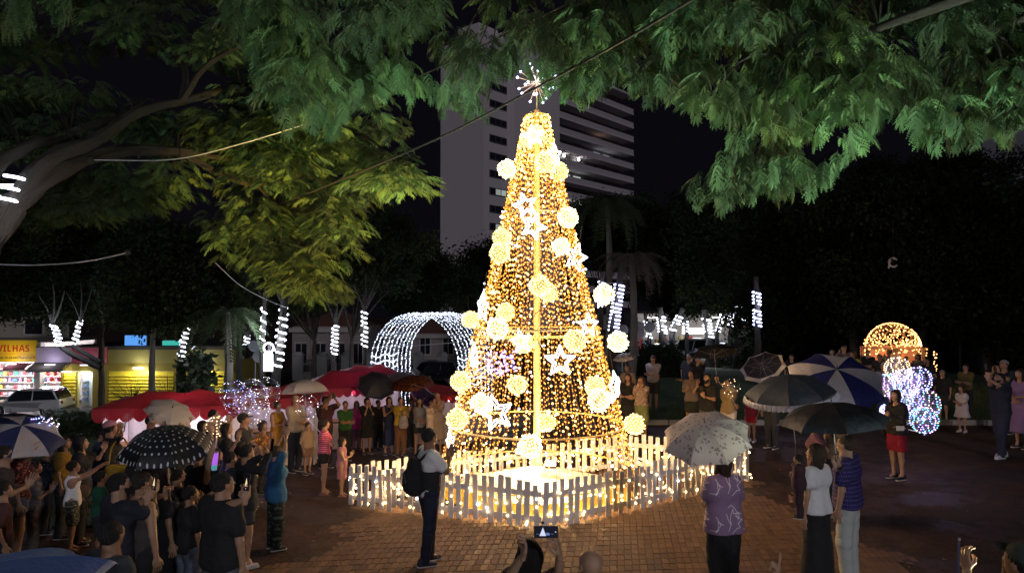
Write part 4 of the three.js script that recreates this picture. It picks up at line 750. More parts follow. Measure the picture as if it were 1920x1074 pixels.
function person(o) {
  const d = o.d, top = P(o.px, o.py, d), ground = gh(top.x, -d) + (o.lift || 0), h = o.h ?? top.y - ground, s = h / 1.75, child = h < 1.42, kind = child ? 'child' : o.man ? 'man' : 'woman';
  heights.push([o.px, o.py, d, h.toFixed(2)]);
  const fine = o.fine ?? (d < 9.3 ? 0 : d < 16 ? 1 : 2), cell = [0.0175, 0.0245, 0.034][fine] * (child ? 0.85 : 1);
  const t = thing('person', o.label, o.baby ? 'baby' : child ? 'child' : o.man ? 'man' : 'woman', V(top.x, ground, -d), o.group);
  t.userData.category = 'person';
  const to = o.to || TREE, yaw = (o.yaw ?? Math.atan2(to.x - top.x, to.z + d)) + (o.turn || 0);
  t.rotation.y = yaw;
  t.updateMatrixWorld(true);
  const toLocal = (w) => t.worldToLocal(w.clone());
  const sh = (o.man ? 0.178 : 0.155) * (child ? 0.92 : 1), hipW = o.man ? 0.088 : 0.092, fat = o.fat ?? 1, S = (x, y, z) => V(x * s, y * s, z * s);
  const lean = o.lean || 0, K = (x, y, z) => S(x, y, z + lean * Math.max(0, y - 0.95)); // leaning bends the upper body forward
  const hk = child ? 1.16 - (h - 0.8) * 0.2 : 1; // children have larger heads
  const headY = 1.75 - 0.118 * hk, neck = K(0, child ? 1.40 : 1.465, -0.012), headC = K(0, headY, 0.018);
  const joints = {};
  // legs
  const stance = o.stance ?? 0.1, step = o.step || 0;
  for (const [k, n] of [[-1, 'L'], [1, 'R']]) {
    const hip = S(k * hipW, 0.93, -0.005), ank = S(k * stance, 0.085, (k > 0 ? step : -step) - 0.02), knee = hip.clone().lerp(ank, 0.5).add(S(k * 0.006, 0, 0.022 + Math.abs(step) * 0.1));
    joints['hip' + n] = hip; joints['knee' + n] = knee; joints['ank' + n] = ank;
  }
  // arms by two-bone reach
  const U = 0.285 * s, W = 0.25 * s;
  const presets = {
    down: (k) => [S(k * (sh / 1 + 0.075), 0.88, 0.03), V(0, -1, 0.12), V(-k, 0, 0.1), 'relaxed'],
    phone: (k) => [S(k * 0.062, 1.50, 0.33), V(0, 1, 0.2), V(-k * 0.9, 0, -0.1), 'phone'],
    phonehigh: (k) => [S(k * 0.065, 1.72, 0.30), V(0, 1, 0.2), V(-k * 0.9, 0, -0.1), 'phone'],
    clap: (k) => [S(k * 0.030, 1.20, 0.27), V(-k * 0.1, 0.9, 0.45), V(-k, 0, 0), 'flat'],
    claphigh: (k) => [S(k * 0.030, 1.36, 0.28), V(-k * 0.1, 0.9, 0.45), V(-k, 0, 0), 'flat'],
    fold: (k) => [S(-k * 0.10, 1.13 + k * 0.02, 0.19 + k * 0.02), V(-k, 0.15, 0.2), V(0, 0, -1), 'relaxed'],
    hold: (k) => [S(-k * 0.02, 1.08 + k * 0.05, 0.24), V(-k, 0.2, 0.4), V(0, 0.4, -1), 'relaxed'],
    reach: (k) => [S(k * 0.10, 1.60, 0.46), V(0, 0.5, 0.8), V(0, -1, 0.3), 'relaxed'],
    face: (k) => [S(k * 0.045, 1.47, 0.13), V(0, 1, -0.1), V(-k * 0.4, 0, -1), 'flat'],
    overhead: (k) => [S(k * 0.07, 1.93, 0.16), V(0, 1, 0.1), V(-k, 0, 0.2), 'phone'],
    side: (k) => [S(k * 0.62, 1.32, 0.16), V(k, 0.1, 0.1), V(0, -1, 0), 'flat'],
    chest: (k) => [S(k * 0.04, 1.24, 0.24), V(-k * 0.5, 0.8, 0.3), V(-k * 0.3, 0, -1), 'grip'],
    point: (k) => [S(k * 0.16, 1.58, 0.40), V(0, 0.8, 0.6), V(-k, 0, 0), 'point'],
    hip: (k) => [S(k * 0.17, 1.0, 0.06), V(-k * 0.6, -0.5, 0.4), V(-k, 0, 0), 'relaxed'],
  };
  const grips = {};
  for (const [k, n] of [[-1, 'L'], [1, 'R']]) {
    let spec = (o.arms && (o.arms[n] ?? (typeof o.arms === 'string' ? o.arms : null))) || 'down', w, fd, pn, pose;
    if (typeof spec === 'string') [w, fd, pn, pose] = presets[spec](k);
    else { w = toLocal(spec.at); fd = spec.dir ? spec.dir.clone() : V(-k * 0.2, 0.9, 0.35); pn = spec.palm ? spec.palm.clone() : V(-k, 0, 0.2); pose = spec.pose || 'grip'; w.addScaledVector(fd.clone().normalize(), -0.07 * s); }
    if (lean && typeof spec === 'string' && w.y > 0.95 * s) w.z += lean * (w.y - 0.95 * s);
    const shd = K(k * sh, child ? 1.36 : 1.425, -0.01); if (w.y > 1.4 * s) shd.y += 0.02 * s;
    const v = w.clone().sub(shd); let L = v.length(); const mx = (U + W) * 0.985; if (L > mx) { v.multiplyScalar(mx / L); w = shd.clone().add(v); L = mx; }
    const ca = clamp((U * U + L * L - W * W) / (2 * U * L), -1, 1), dir = v.clone().normalize(), pole = V(k * 0.75, -0.9, -0.35); pole.addScaledVector(dir, -pole.dot(dir)).normalize();
    const elb = shd.clone().addScaledVector(dir, U * ca).addScaledVector(pole, U * Math.sqrt(1 - ca * ca));
    joints['sh' + n] = shd; joints['el' + n] = elb; joints['wr' + n] = w; joints['hd' + n] = [fd, pn, pose, k];
    grips[n] = w.clone().addScaledVector(fd.clone().normalize(), 0.075 * s).addScaledVector(pn.clone().normalize(), 0.025 * s);
  }
  // the body
  const B = new Field(), w = fat, man = o.man;
  B.bone(K(-0.085, 1.33, -0.005), K(0.085, 1.33, -0.005), 0.108 * s * w, 0.108 * s * w, 0.06, [1, 1, 1.12]);
  B.bone(K(-0.05 * w, 1.10, 0), K(0.05 * w, 1.10, 0), (man ? 0.105 : 0.092) * s * w, (man ? 0.105 : 0.092) * s * w, 0.06, [1, 0.8, 1.08]);
  B.bone(S(-0.06, 0.95, -0.005), S(0.06, 0.95, -0.005), (man ? 0.105 : 0.113) * s * w, (man ? 0.105 : 0.113) * s * w, 0.06, [1, 1, 1.0]);
  if (!man && !child) for (const k of [-1, 1]) B.ball(K(k * 0.072, 1.30, 0.085), 0.055 * s * w, 0.04);
  B.bone(K(-sh * 0.8, child ? 1.37 : 1.425, -0.012), K(sh * 0.8, child ? 1.37 : 1.425, -0.012), 0.052 * s, 0.052 * s, 0.05);
  B.bone(neck.clone().add(S(0, -0.06, 0)), headC.clone().add(S(0, -0.07 * hk, -0.03)), (man ? 0.058 : 0.048) * s, (man ? 0.056 : 0.046) * s, 0.03);
  const arm = o.man ? 1.08 : 0.95;
  for (const n of ['L', 'R']) {
    B.bone(joints['hip' + n], joints['knee' + n], 0.086 * s * w, 0.055 * s * w, 0.04); B.bone(joints['knee' + n], joints['ank' + n], 0.054 * s, 0.034 * s, 0.025); B.ball(joints['knee' + n].clone().lerp(joints['ank' + n], 0.28).add(S(0, 0, -0.018)), 0.05 * s, 0.04);
    B.bone(joints['ank' + n], joints['ank' + n].clone().add(S(0, -0.05, 0.115)), 0.036 * s, 0.03 * s, 0.02);
    B.bone(joints['sh' + n], joints['el' + n], 0.050 * s * arm, 0.037 * s * arm, 0.03); B.bone(joints['el' + n], joints['wr' + n], 0.038 * s * arm, 0.0255 * s * arm, 0.015);
  }
  const tone = skins[o.skin ?? 1], pieces = [];
  const paint = (g, tags) => { const n = g.attributes.position.count, c = new Float32Array(n * 3), pal = [tone, [0.75, 0.72, 0.68], [0.03, 0.018, 0.01], [tone[0] * 0.92, tone[1] * 0.52, tone[2] * 0.5], o.hair === 'bald' ? [tone[0] * 0.5, tone[1] * 0.45, tone[2] * 0.4] : [0.025, 0.016, 0.01]]; for (let i = 0; i < n; i++) { const q = pal[tags ? tags[i] : 0]; c[i * 3] = q[0]; c[i * 3 + 1] = q[1]; c[i * 3 + 2] = q[2]; } g.setAttribute('color', new THREE.BufferAttribute(c, 3)); if (g.attributes.uv) g.deleteAttribute('uv'); return g; };
  pieces.push(paint(B.mesh(cell * 1.12)));
  const hm = new THREE.Matrix4(), look = new THREE.Euler(o.nod ?? (o.up ?? -0.12 - 0.12 * hash(o.px, o.py, 1)), o.headTurn ?? (hash(o.px, o.py, 2) - 0.5) * 0.7, o.tilt ?? (hash(o.px, o.py, 3) - 0.5) * 0.2, 'YXZ');
  const hs = s * hk * (child ? 1.02 : 1);
  hm.compose(headC, new THREE.Quaternion().setFromEuler(look), V(hs, hs, hs));
  const hg = heads(kind, fine), hc = hg.clone(); pieces.push(paint(hc.applyMatrix4(hm), hg.userData.tags));
  for (const n of ['L', 'R']) {
    const [fd, pn, pose, k] = joints['hd' + n], g = hands(pose, fine).clone(), m = rotTo(fd, pn);
    g.applyMatrix4(new THREE.Matrix4().makeScale(k > 0 ? -s : s, s, s)); if (k > 0) { const ix = g.index.array; for (let i = 0; i < ix.length; i += 3) { const q = ix[i]; ix[i] = ix[i + 1]; ix[i + 1] = q; } g.computeVertexNormals(); }
    // thumb towards the body's middle or upwards
    g.applyMatrix4(m); g.translate(joints['wr' + n].x, joints['wr' + n].y, joints['wr' + n].z); pieces.push(paint(g));
  }
  part('body', planarUV(mergeGeometries(pieces, false), 6), skinMat, t);
  // hair, cap
  if (o.hair !== 'bald') { const hg2 = part('hair', hairs(o.hair || 'short', fine), hairMats[o.hairC || 'dark'], t); hg2.position.copy(headC); hg2.quaternion.setFromEuler(look); hg2.scale.setScalar(hs * 1.0); }
  if (o.cap) { const c = part('cap', capG, cloth(o.cap), t); c.position.copy(headC); c.quaternion.setFromEuler(look); c.scale.setScalar(hs); part('visor', visorG, cloth(o.cap), c); }
  if (o.santa) { const c = part('santa_hat', hatG, cloth([0.5, 0.02, 0.03]), t); c.position.copy(headC); c.quaternion.setFromEuler(look); c.scale.setScalar(hs); part('hat_trim', hatTrimG, cloth([0.8, 0.8, 0.8]), c); }
  if (o.glasses) { const c = part('glasses', glassesG, M('spectacle frame', 0.02, 0.02, 0.02, 0.3), t); c.position.copy(headC); c.quaternion.setFromEuler(look); c.scale.setScalar(hs); }
  if (o.beard) { const c = part('beard', beardG, hairMats[o.hairC || 'dark'], t); c.position.copy(headC); c.quaternion.setFromEuler(look); c.scale.setScalar(hs); }
  const seed = o.px * 7 + o.py, fold = (x, y, z) => { const q = noise3(x * 9 + seed, y * 5 + x * 4, z * 9) - 0.5, e = Math.sin(y * 38 + x * 21 + seed + 5 * q) * 0.5; return (0.017 * q + 0.006 * e - 0.006) * Math.min(1, s * 1.2); };
  // lower garment
  const bt = o.bottom, waist = (o.dress ? 1.05 : 1.02) * s;
  if (bt && bt.t !== 'none') {
    const D = new Field(), e = 0.018;
    D.bone(S(-0.06, 0.97, -0.005), S(0.06, 0.97, -0.005), (man ? 0.107 : 0.115) * s * w + e, (man ? 0.107 : 0.115) * s * w + e, 0.05);
    if (bt.t === 'skirt') { const hem = (bt.hem ?? 0.5) * s, fl = bt.flare ?? 0.16; D.bone(S(-0.05, 0.9, 0), V(-0.07 * s, hem, 0), 0.125 * s * w, fl * s * w, 0.06, [1, 1, 1.1]); D.bone(S(0.05, 0.9, 0), V(0.07 * s, hem, 0), 0.125 * s * w, fl * s * w, 0.06, [1, 1, 1.1]); D.cut((x, y) => hem - y); }
    else for (const n of ['L', 'R']) {
      const H = joints['hip' + n], Kn = joints['knee' + n], A = joints['ank' + n], loose = bt.loose ?? 1;
      if (bt.t === 'shorts') { const q = bt.long ?? 0.85, E = H.clone().lerp(Kn, q); D.bone(H, E, 0.092 * s * w + e, (0.072 * s * w + e) * loose, 0.03); }
      else { D.bone(H, Kn, 0.088 * s * w + e, (0.060 * s * w + e) * loose, 0.035); D.bone(Kn, A.clone().add(S(0, -0.02, 0)), (0.060 * s + e) * loose, (0.046 * s + e) * loose, 0.03); }
    }
    if (bt.t === 'shorts') { const q = bt.long ?? 0.85, yy = joints.hipL.y + (joints.kneeL.y - joints.hipL.y) * q; D.cut((x, y) => yy - y); }
    if (bt.t === 'trousers') D.cut((x, y) => 0.03 * s - y);
    D.cut((x, y) => y - waist);
    part(bt.t === 'skirt' ? 'skirt' : bt.t === 'shorts' ? 'shorts' : 'trousers', planarUV(D.mesh(cell, fold)), cloth(bt.c), t);
  }
  const tp = o.top;
  if (tp) {
    const T = new Field(), e = (tp.loose ?? 0.024) + (fine > 1 ? 0.004 : 0), hem = (tp.hem ?? 0.90) * s;
    T.bone(K(-0.085, 1.33, -0.005), K(0.085, 1.33, -0.005), 0.108 * s * w + e, 0.108 * s * w + e, 0.06, [1, 1, 1.12]);
    T.bone(K(-0.05 * w, 1.10, 0), K(0.05 * w, 1.10, 0), (man ? 0.108 : 0.094) * s * w + e, (man ? 0.108 : 0.094) * s * w + e, 0.06, [1, 0.8, 1.06]);
    if (hem < 1.0 * s) T.bone(S(-0.06, 0.95, -0.005), S(0.06, 0.95, -0.005), (man ? 0.106 : 0.115) * s * w + e, (man ? 0.106 : 0.115) * s * w + e, 0.06);
    if (hem < 0.86 * s) { const fl = tp.flare ?? 0.15; T.bone(S(-0.05, 0.92, 0), V(-0.06 * s, hem, 0), 0.125 * s * w, fl * s * w, 0.06, [1, 1, 1.1]); T.bone(S(0.05, 0.92, 0), V(0.06 * s, hem, 0), 0.125 * s * w, fl * s * w, 0.06, [1, 1, 1.1]); }
    if (!man && !child) for (const k of [-1, 1]) T.ball(K(k * 0.072, 1.30, 0.085), 0.055 * s * w + e, 0.04);
    T.bone(K(-sh * 0.8, child ? 1.37 : 1.425, -0.012), K(sh * 0.8, child ? 1.37 : 1.425, -0.012), 0.052 * s + e * 0.8, 0.052 * s + e * 0.8, 0.05);
    const sl = tp.sl ?? 'short';
    if (sl !== 'none') for (const n of ['L', 'R']) {
      const q = sl === 'long' ? 1 : sl === 'cap' ? 0.35 : 0.62, A = joints['sh' + n], E = joints['el' + n], e2 = sl === 'long' ? 0.010 : 0.018;
      if (sl === 'long') { T.bone(A, E, 0.052 * s * arm + e2, 0.040 * s * arm + e2, 0.02); T.bone(E, E.clone().lerp(joints['wr' + n], 0.96), 0.041 * s * arm + e2, 0.030 * s * arm + e2, 0.012); }
      else T.bone(A, A.clone().lerp(E, q), 0.054 * s * arm + e2, 0.052 * s * arm + e2 + (tp.ruffle || 0), 0.02);
    }
    const nr = (tp.neck ?? 0.075) * s, nc = neck;
    T.cut((x, y, z) => nr - Math.hypot(x - nc.x, y - nc.y - 0.03 * s, (z - nc.z - 0.02 * s)));
    T.cut((x, y) => hem - y);
    if (sl === 'none') T.cut((x, y, z) => Math.abs(x) - (sh + 0.005) * s);
    if (tp.c === DK) tp.c = dull[Math.floor(hash(o.px, o.py, 8) * 5)];
    part(o.dress ? 'dress' : tp.jacket ? 'jacket' : 'shirt', planarUV(T.mesh(cell, fold)), cloth(tp.c), t);
  }
  // shoes
  if (o.shoes !== false) for (const n of ['L', 'R']) { const a = joints['ank' + n], sc = o.shoes || [0.03, 0.03, 0.03], m = part(o.sandals ? 'sandal' : 'shoe', o.sandals ? sandalG : shoeG, cloth(sc, 0.6), t, V(a.x, 0, a.z)); m.scale.setScalar(s); m.rotation.y = n === 'L' ? -0.15 : 0.15; if (!o.sandals) part('sole', soleG, M('sole', 0.55, 0.53, 0.5, 0.7), m); }
  t.updateMatrixWorld(true);
  const world = (v) => t.localToWorld(v.clone());
  return { o: t, grip: { L: world(grips.L), R: world(grips.R) }, mid: world(grips.L.clone().add(grips.R).multiplyScalar(0.5)), yaw, s, world, S };
}
const capG = (() => { const F = new Field(); F.ball(V(0, 0.045, -0.02), 0.1, 0.02, [1.1, 1, 0.88]); F.cut((x, y, z) => 0.045 - y + z * 0.1); return F.mesh(0.009); })();
const visorG = (() => { const g = new THREE.CylinderGeometry(0.085, 0.085, 0.008, 16, 1, false, -1.2, 2.4); return g.scale(0.9, 1, 1.1).translate(0, 0.05, 0.075); })();
const hatG = (() => { const F = new Field(); F.bone(V(0, 0.05, -0.02), V(0.02, 0.17, -0.05), 0.098, 0.04, 0.02); F.bone(V(0.02, 0.17, -0.05), V(0.09, 0.16, -0.08), 0.036, 0.016, 0.02); F.cut((x, y) => 0.05 - y); return F.mesh(0.01); })();
const hatTrimG = mergeGeometries([new THREE.TorusGeometry(0.094, 0.02, 8, 24).rotateX(Math.PI / 2).translate(0, 0.055, -0.02), new THREE.TorusGeometry(0.012, 0.014, 6, 10).translate(0.105, 0.15, -0.085)]);
const glassesG = mergeGeometries([new THREE.TorusGeometry(0.021, 0.0028, 5, 16).translate(-0.031, 0.012, 0.098), new THREE.TorusGeometry(0.021, 0.0028, 5, 16).translate(0.031, 0.012, 0.098), box(0.02, 0.004, 0.004, 0, 0.015, 0.1), box(0.004, 0.004, 0.1, -0.068, 0.014, 0.05), box(0.004, 0.004, 0.1, 0.068, 0.014, 0.05)]);
const beardG = (() => { const F = new Field(); F.bone(V(0, -0.045, 0.045), V(0, -0.092, 0.046), 0.052, 0.034, 0.03); for (const k of [-1, 1]) F.bone(V(k * 0.055, 0.0, 0.02), V(k * 0.04, -0.06, 0.04), 0.018, 0.022, 0.02); F.carve(V(0, -0.03, 0.1), 0.034, 0.01); F.carve(V(0, -0.056, 0.098), 0.014, 0.006, [0.6, 1, 1]); return F.mesh(0.008); })();
// ---------------------------------------------------------------- things that people carry
const phoneG = new RoundedBoxGeometry(0.076, 0.158, 0.009, 2, 0.004), screenG = new THREE.PlaneGeometry(0.068, 0.146);
const phonePic = canvasTexture(64, 128, (c, w, h) => { c.fillStyle = '#05050a'; c.fillRect(0, 0, w, h); c.fillStyle = '#ffe2a0'; c.beginPath(); c.moveTo(w * 0.5, h * 0.2); c.lineTo(w * 0.78, h * 0.74); c.lineTo(w * 0.22, h * 0.74); c.fill(); c.fillStyle = '#fff8e8'; for (let i = 0; i < 16; i++) c.fillRect(w * (0.32 + 0.36 * hash(i, 1, 1)), h * (0.4 + 0.3 * hash(i, 2, 1)), 3, 3); c.fillRect(w * 0.2, h * 0.74, w * 0.6, 3); c.fillStyle = '#c8c8d0'; c.beginPath(); c.arc(w / 2, h * 0.9, 5, 0, 7); c.fill(); });
const screenM = new THREE.MeshStandardMaterial({ color: rgb(0.02, 0.02, 0.02), emissive: rgb(1, 1, 1), emissiveMap: phonePic, emissiveIntensity: 0.9, roughness: 0.15 }); screenM.name = 'phone screen';
const phoneM = M('phone case', 0.02, 0.02, 0.025, 0.35);
const landPic = canvasTexture(128, 64, (c, w, h) => { c.fillStyle = '#0a0d1c'; c.fillRect(0, 0, w, h); c.fillStyle = '#dfe8ff'; c.beginPath(); c.moveTo(w * 0.36, h * 0.06); c.lineTo(w * 0.5, h * 0.86); c.lineTo(w * 0.2, h * 0.86); c.fill(); c.fillStyle = '#6f86c8'; c.fillRect(w * 0.5, h * 0.6, w * 0.16, h * 0.2); c.fillStyle = '#aab6e6'; for (let i = 0; i < 12; i++) c.fillRect(w * (0.08 + 0.75 * hash(i, 1, 4)), h * (0.5 + 0.4 * hash(i, 2, 4)), 3, 3); c.fillStyle = '#d0d0d8'; c.beginPath(); c.arc(w * 0.92, h / 2, 4, 0, 7); c.fill(); });
const landM = screenM.clone(); landM.emissiveMap = landPic; landM.name = 'phone screen wide';
const phoneLandG = new RoundedBoxGeometry(0.158, 0.076, 0.009, 2, 0.004), screenLandG = new THREE.PlaneGeometry(0.146, 0.068);
function phone(who, label, land = false, at = null, lit = true) {
  const p = thing('mobile_phone', label, 'phone', at || who.mid, null);
  p.rotation.set(-0.12, who.yaw + Math.PI, 0, 'YXZ');
  part('case', land ? phoneLandG : phoneG, phoneM, p); part('phone_screen', land ? screenLandG : screenG, lit ? (land ? landM : screenM) : M('phone glass', 0.01, 0.01, 0.012, 0.1), p, V(0, 0, 0.0052));
  part('camera_lens', new THREE.CylinderGeometry(0.009, 0.009, 0.003, 10).rotateX(Math.PI / 2).translate(-0.02, 0.055, -0.006), M('lens', 0.05, 0.05, 0.06, 0.1), p);
  return p;
}
function umbrella(label, apex, hand, R, o = {}) {
  const axis = apex.clone().sub(hand).normalize(), t = thing('umbrella', label, 'umbrella', apex, o.group), n = o.n || 8, rise = (o.rise ?? 0.30) * R, turn = o.turn ?? 0.3;
  t.quaternion.setFromUnitVectors(V(0, 1, 0), axis);
  const prof = (v) => [R * Math.sin(v * 1.15) / Math.sin(1.15), -rise * (1 - Math.cos(v * 1.15)) / (1 - Math.cos(1.15))];
  const gore = (inset = 0, v0 = 0, v1 = 1, lift = 0) => {
    const pos = [], uv = [], idx = [], NV = 8, NU = 6, w = 6.2832 / n;
    for (let j = 0; j <= NV; j++) for (let i = 0; i <= NU; i++) {
      const v = lerp(v0, v1, j / NV), u = i / NU - 0.5; let [r, y] = prof(v); const chord = Math.cos(w / 2) / Math.cos(u * w), rr = r * lerp(chord, 1, 0.25) * (1 - 0.075 * Math.pow(v, 4) * (1 - 4 * u * u)), a = u * w;
      pos.push(rr * Math.sin(a), y + 0.02 * R * v * (1 - 4 * u * u) * -1 + lift, rr * Math.cos(a)); uv.push(rr * Math.sin(a), rr * Math.cos(a));
    }
    for (let j = 0; j < NV; j++) for (let i = 0; i < NU; i++) { const a = j * (NU + 1) + i; idx.push(a, a + NU + 1, a + 1, a + 1, a + NU + 1, a + NU + 2); }
    const g = new THREE.BufferGeometry(); g.setAttribute('position', new THREE.Float32BufferAttribute(pos, 3)); g.setAttribute('uv', new THREE.Float32BufferAttribute(uv, 2)); g.setIndex(idx); g.computeVertexNormals(); return g;
  };
  const main = gore(0, 0, o.rim ? 1 - o.rim : 1), rim = o.rim ? gore(0, 1 - o.rim, 1) : null, steel = M('umbrella steel', 0.35, 0.35, 0.36, 0.35, { metalness: 0.6 });
  const mc = o.mats, ribG = (() => { const pts = []; for (let k = 0; k <= 6; k++) { const [r, y] = prof(k / 6 * 1.01); pts.push(V(0, y - 0.008, r)); } return tube(pts, 0.0035, 8, 4); })();
  for (let i = 0; i < n; i++) {
    const a = turn + i / n * 6.2832, g = part('canopy_panel', main, mc[i % mc.length], t); g.rotation.y = a;
    if (rim) part('panel_border', rim, o.rimMat, g);
    const rb = part('rib', ribG, steel, t); rb.rotation.y = a + Math.PI / n;
    if (o.ruffle) { const w = 6.2832 / n, list = []; for (let k = 0; k < 14; k++) { const u0 = (k / 14 - 0.5) * w, u1 = ((k + 1) / 14 - 0.5) * w, r0 = R * 0.985, y0 = -rise; const m = 0.03 * (k % 2 ? 1 : -0.6); list.push(Math.sin(u0) * r0, y0 + 0.01, Math.cos(u0) * r0, Math.sin(u0) * (r0 + 0.02 - m), y0 - 0.07, Math.cos(u0) * (r0 + 0.02 - m), Math.sin(u1) * r0, y0 + 0.01, Math.cos(u1) * r0, Math.sin(u1) * r0, y0 + 0.01, Math.cos(u1) * r0, Math.sin(u0) * (r0 + 0.02 - m), y0 - 0.07, Math.cos(u0) * (r0 + 0.02 - m), Math.sin(u1) * (r0 + 0.02 + m), y0 - 0.075, Math.cos(u1) * (r0 + 0.02 + m)); } const q = new THREE.BufferGeometry(); q.setAttribute('position', new THREE.Float32BufferAttribute(list, 3)); q.computeVertexNormals(); part('ruffle', q, o.ruffle, g); }
  }
  const len = apex.distanceTo(hand) + 0.10;
  part('shaft', rod(V(0, 0.05, 0), V(0, -len, 0), 0.006), steel, t);
  part('ferrule', rod(V(0, -0.01, 0), V(0, 0.075, 0), 0.011, 0.004), M('ferrule', 0.05, 0.05, 0.05, 0.4), t);
  part('handle', tube([V(0, -len + 0.16, 0), V(0, -len, 0), V(0.02, -len - 0.05, 0), V(0.06, -len - 0.05, 0), V(0.075, -len - 0.01, 0)], 0.012, 14, 7), M('umbrella handle', 0.04, 0.03, 0.03, 0.5), t);
  for (let i = 0; i < n; i++) { const a = turn + (i + 0.5) / n * 6.2832, [r, y] = prof(0.55); part('stretcher', rod(V(0, -rise * 1.25, 0), V(Math.sin(a) * r, y - 0.01, Math.cos(a) * r), 0.0028, 0.0028, 4), steel, t); }
  return t;
}
const clear = new THREE.MeshPhysicalMaterial({ color: rgb(0.97, 0.97, 1), transmission: 1, thickness: 0, roughness: 0.04, ior: 1.45, side: THREE.DoubleSide, specularIntensity: 1 }); clear.name = 'clear balloon film';
const shellG = new THREE.SphereGeometry(1, 28, 20);
const ledSets = { violet: [[0.42, 0.28, 1, 7], [0.9, 0.75, 1, 6], [0.25, 0.4, 1, 7]], white: [[0.95, 0.92, 1, 6], [0.6, 0.5, 1, 5], [1, 0.8, 0.6, 5]], multi: [[0.2, 0.35, 1, 8], [0.15, 0.9, 0.8, 4], [0.7, 0.3, 1, 7], [1, 0.8, 0.5, 5]], warm: [[1, 0.6, 0.25, 6], [1, 0.8, 0.5, 6]] };
function balloon(label, centre, R, set, o = {}) {
  const t = thing('clear_balloon', label, 'balloon', centre, o.group), r = rng(Math.round(centre.x * 1000)), n = o.n ?? 46, sets = ledSets[set];
  const s = part('film', shellG, clear, t); s.scale.set(R, R * 1.04, R);
  part('knot', new THREE.ConeGeometry(0.02, 0.04, 8).translate(0, -R * 1.04 - 0.01, 0), M('balloon knot', 0.7, 0.7, 0.72, 0.5), t);
  const lists = sets.map(() => []), wire = [];
  for (let i = 0; i < n; i++) { const y = 1 - 2 * (i + 0.5) / n, a = i * 0.9 + r() * 0.3, q = Math.sqrt(1 - y * y), k = R * (o.inner ?? 1.02); const p = V(Math.cos(a) * q * k, y * k, Math.sin(a) * q * k); wire.push(p); lists[(r() * sets.length) | 0].push(new THREE.IcosahedronGeometry(0.0085 * (o.big ?? 1), 0).translate(p.x, p.y, p.z)); }
  part('led_wire', tube(wire, 0.0016, n * 3, 3), M('silver wire', 0.5, 0.5, 0.5, 0.4), t);
  lists.forEach((l, i) => { if (l.length) part('led_light', merge(l), glow('balloon led ' + set + i, ...sets[i].slice(0, 3), sets[i][3]), t, null, 'stuff'); });
  if (o.stick) { const e = o.stick.clone().sub(centre); part('stick', rod(V(0, -R, 0), e, 0.007), M('white stick', 0.8, 0.8, 0.8, 0.5), t); }
  if (o.power !== 0) lamp(t, V(0, 0, 0), rgb(...(set === 'warm' ? [1, 0.7, 0.4] : set === 'white' ? [0.9, 0.85, 1] : [0.55, 0.45, 1])), o.power ?? 0.12, 6);
  return t;
}
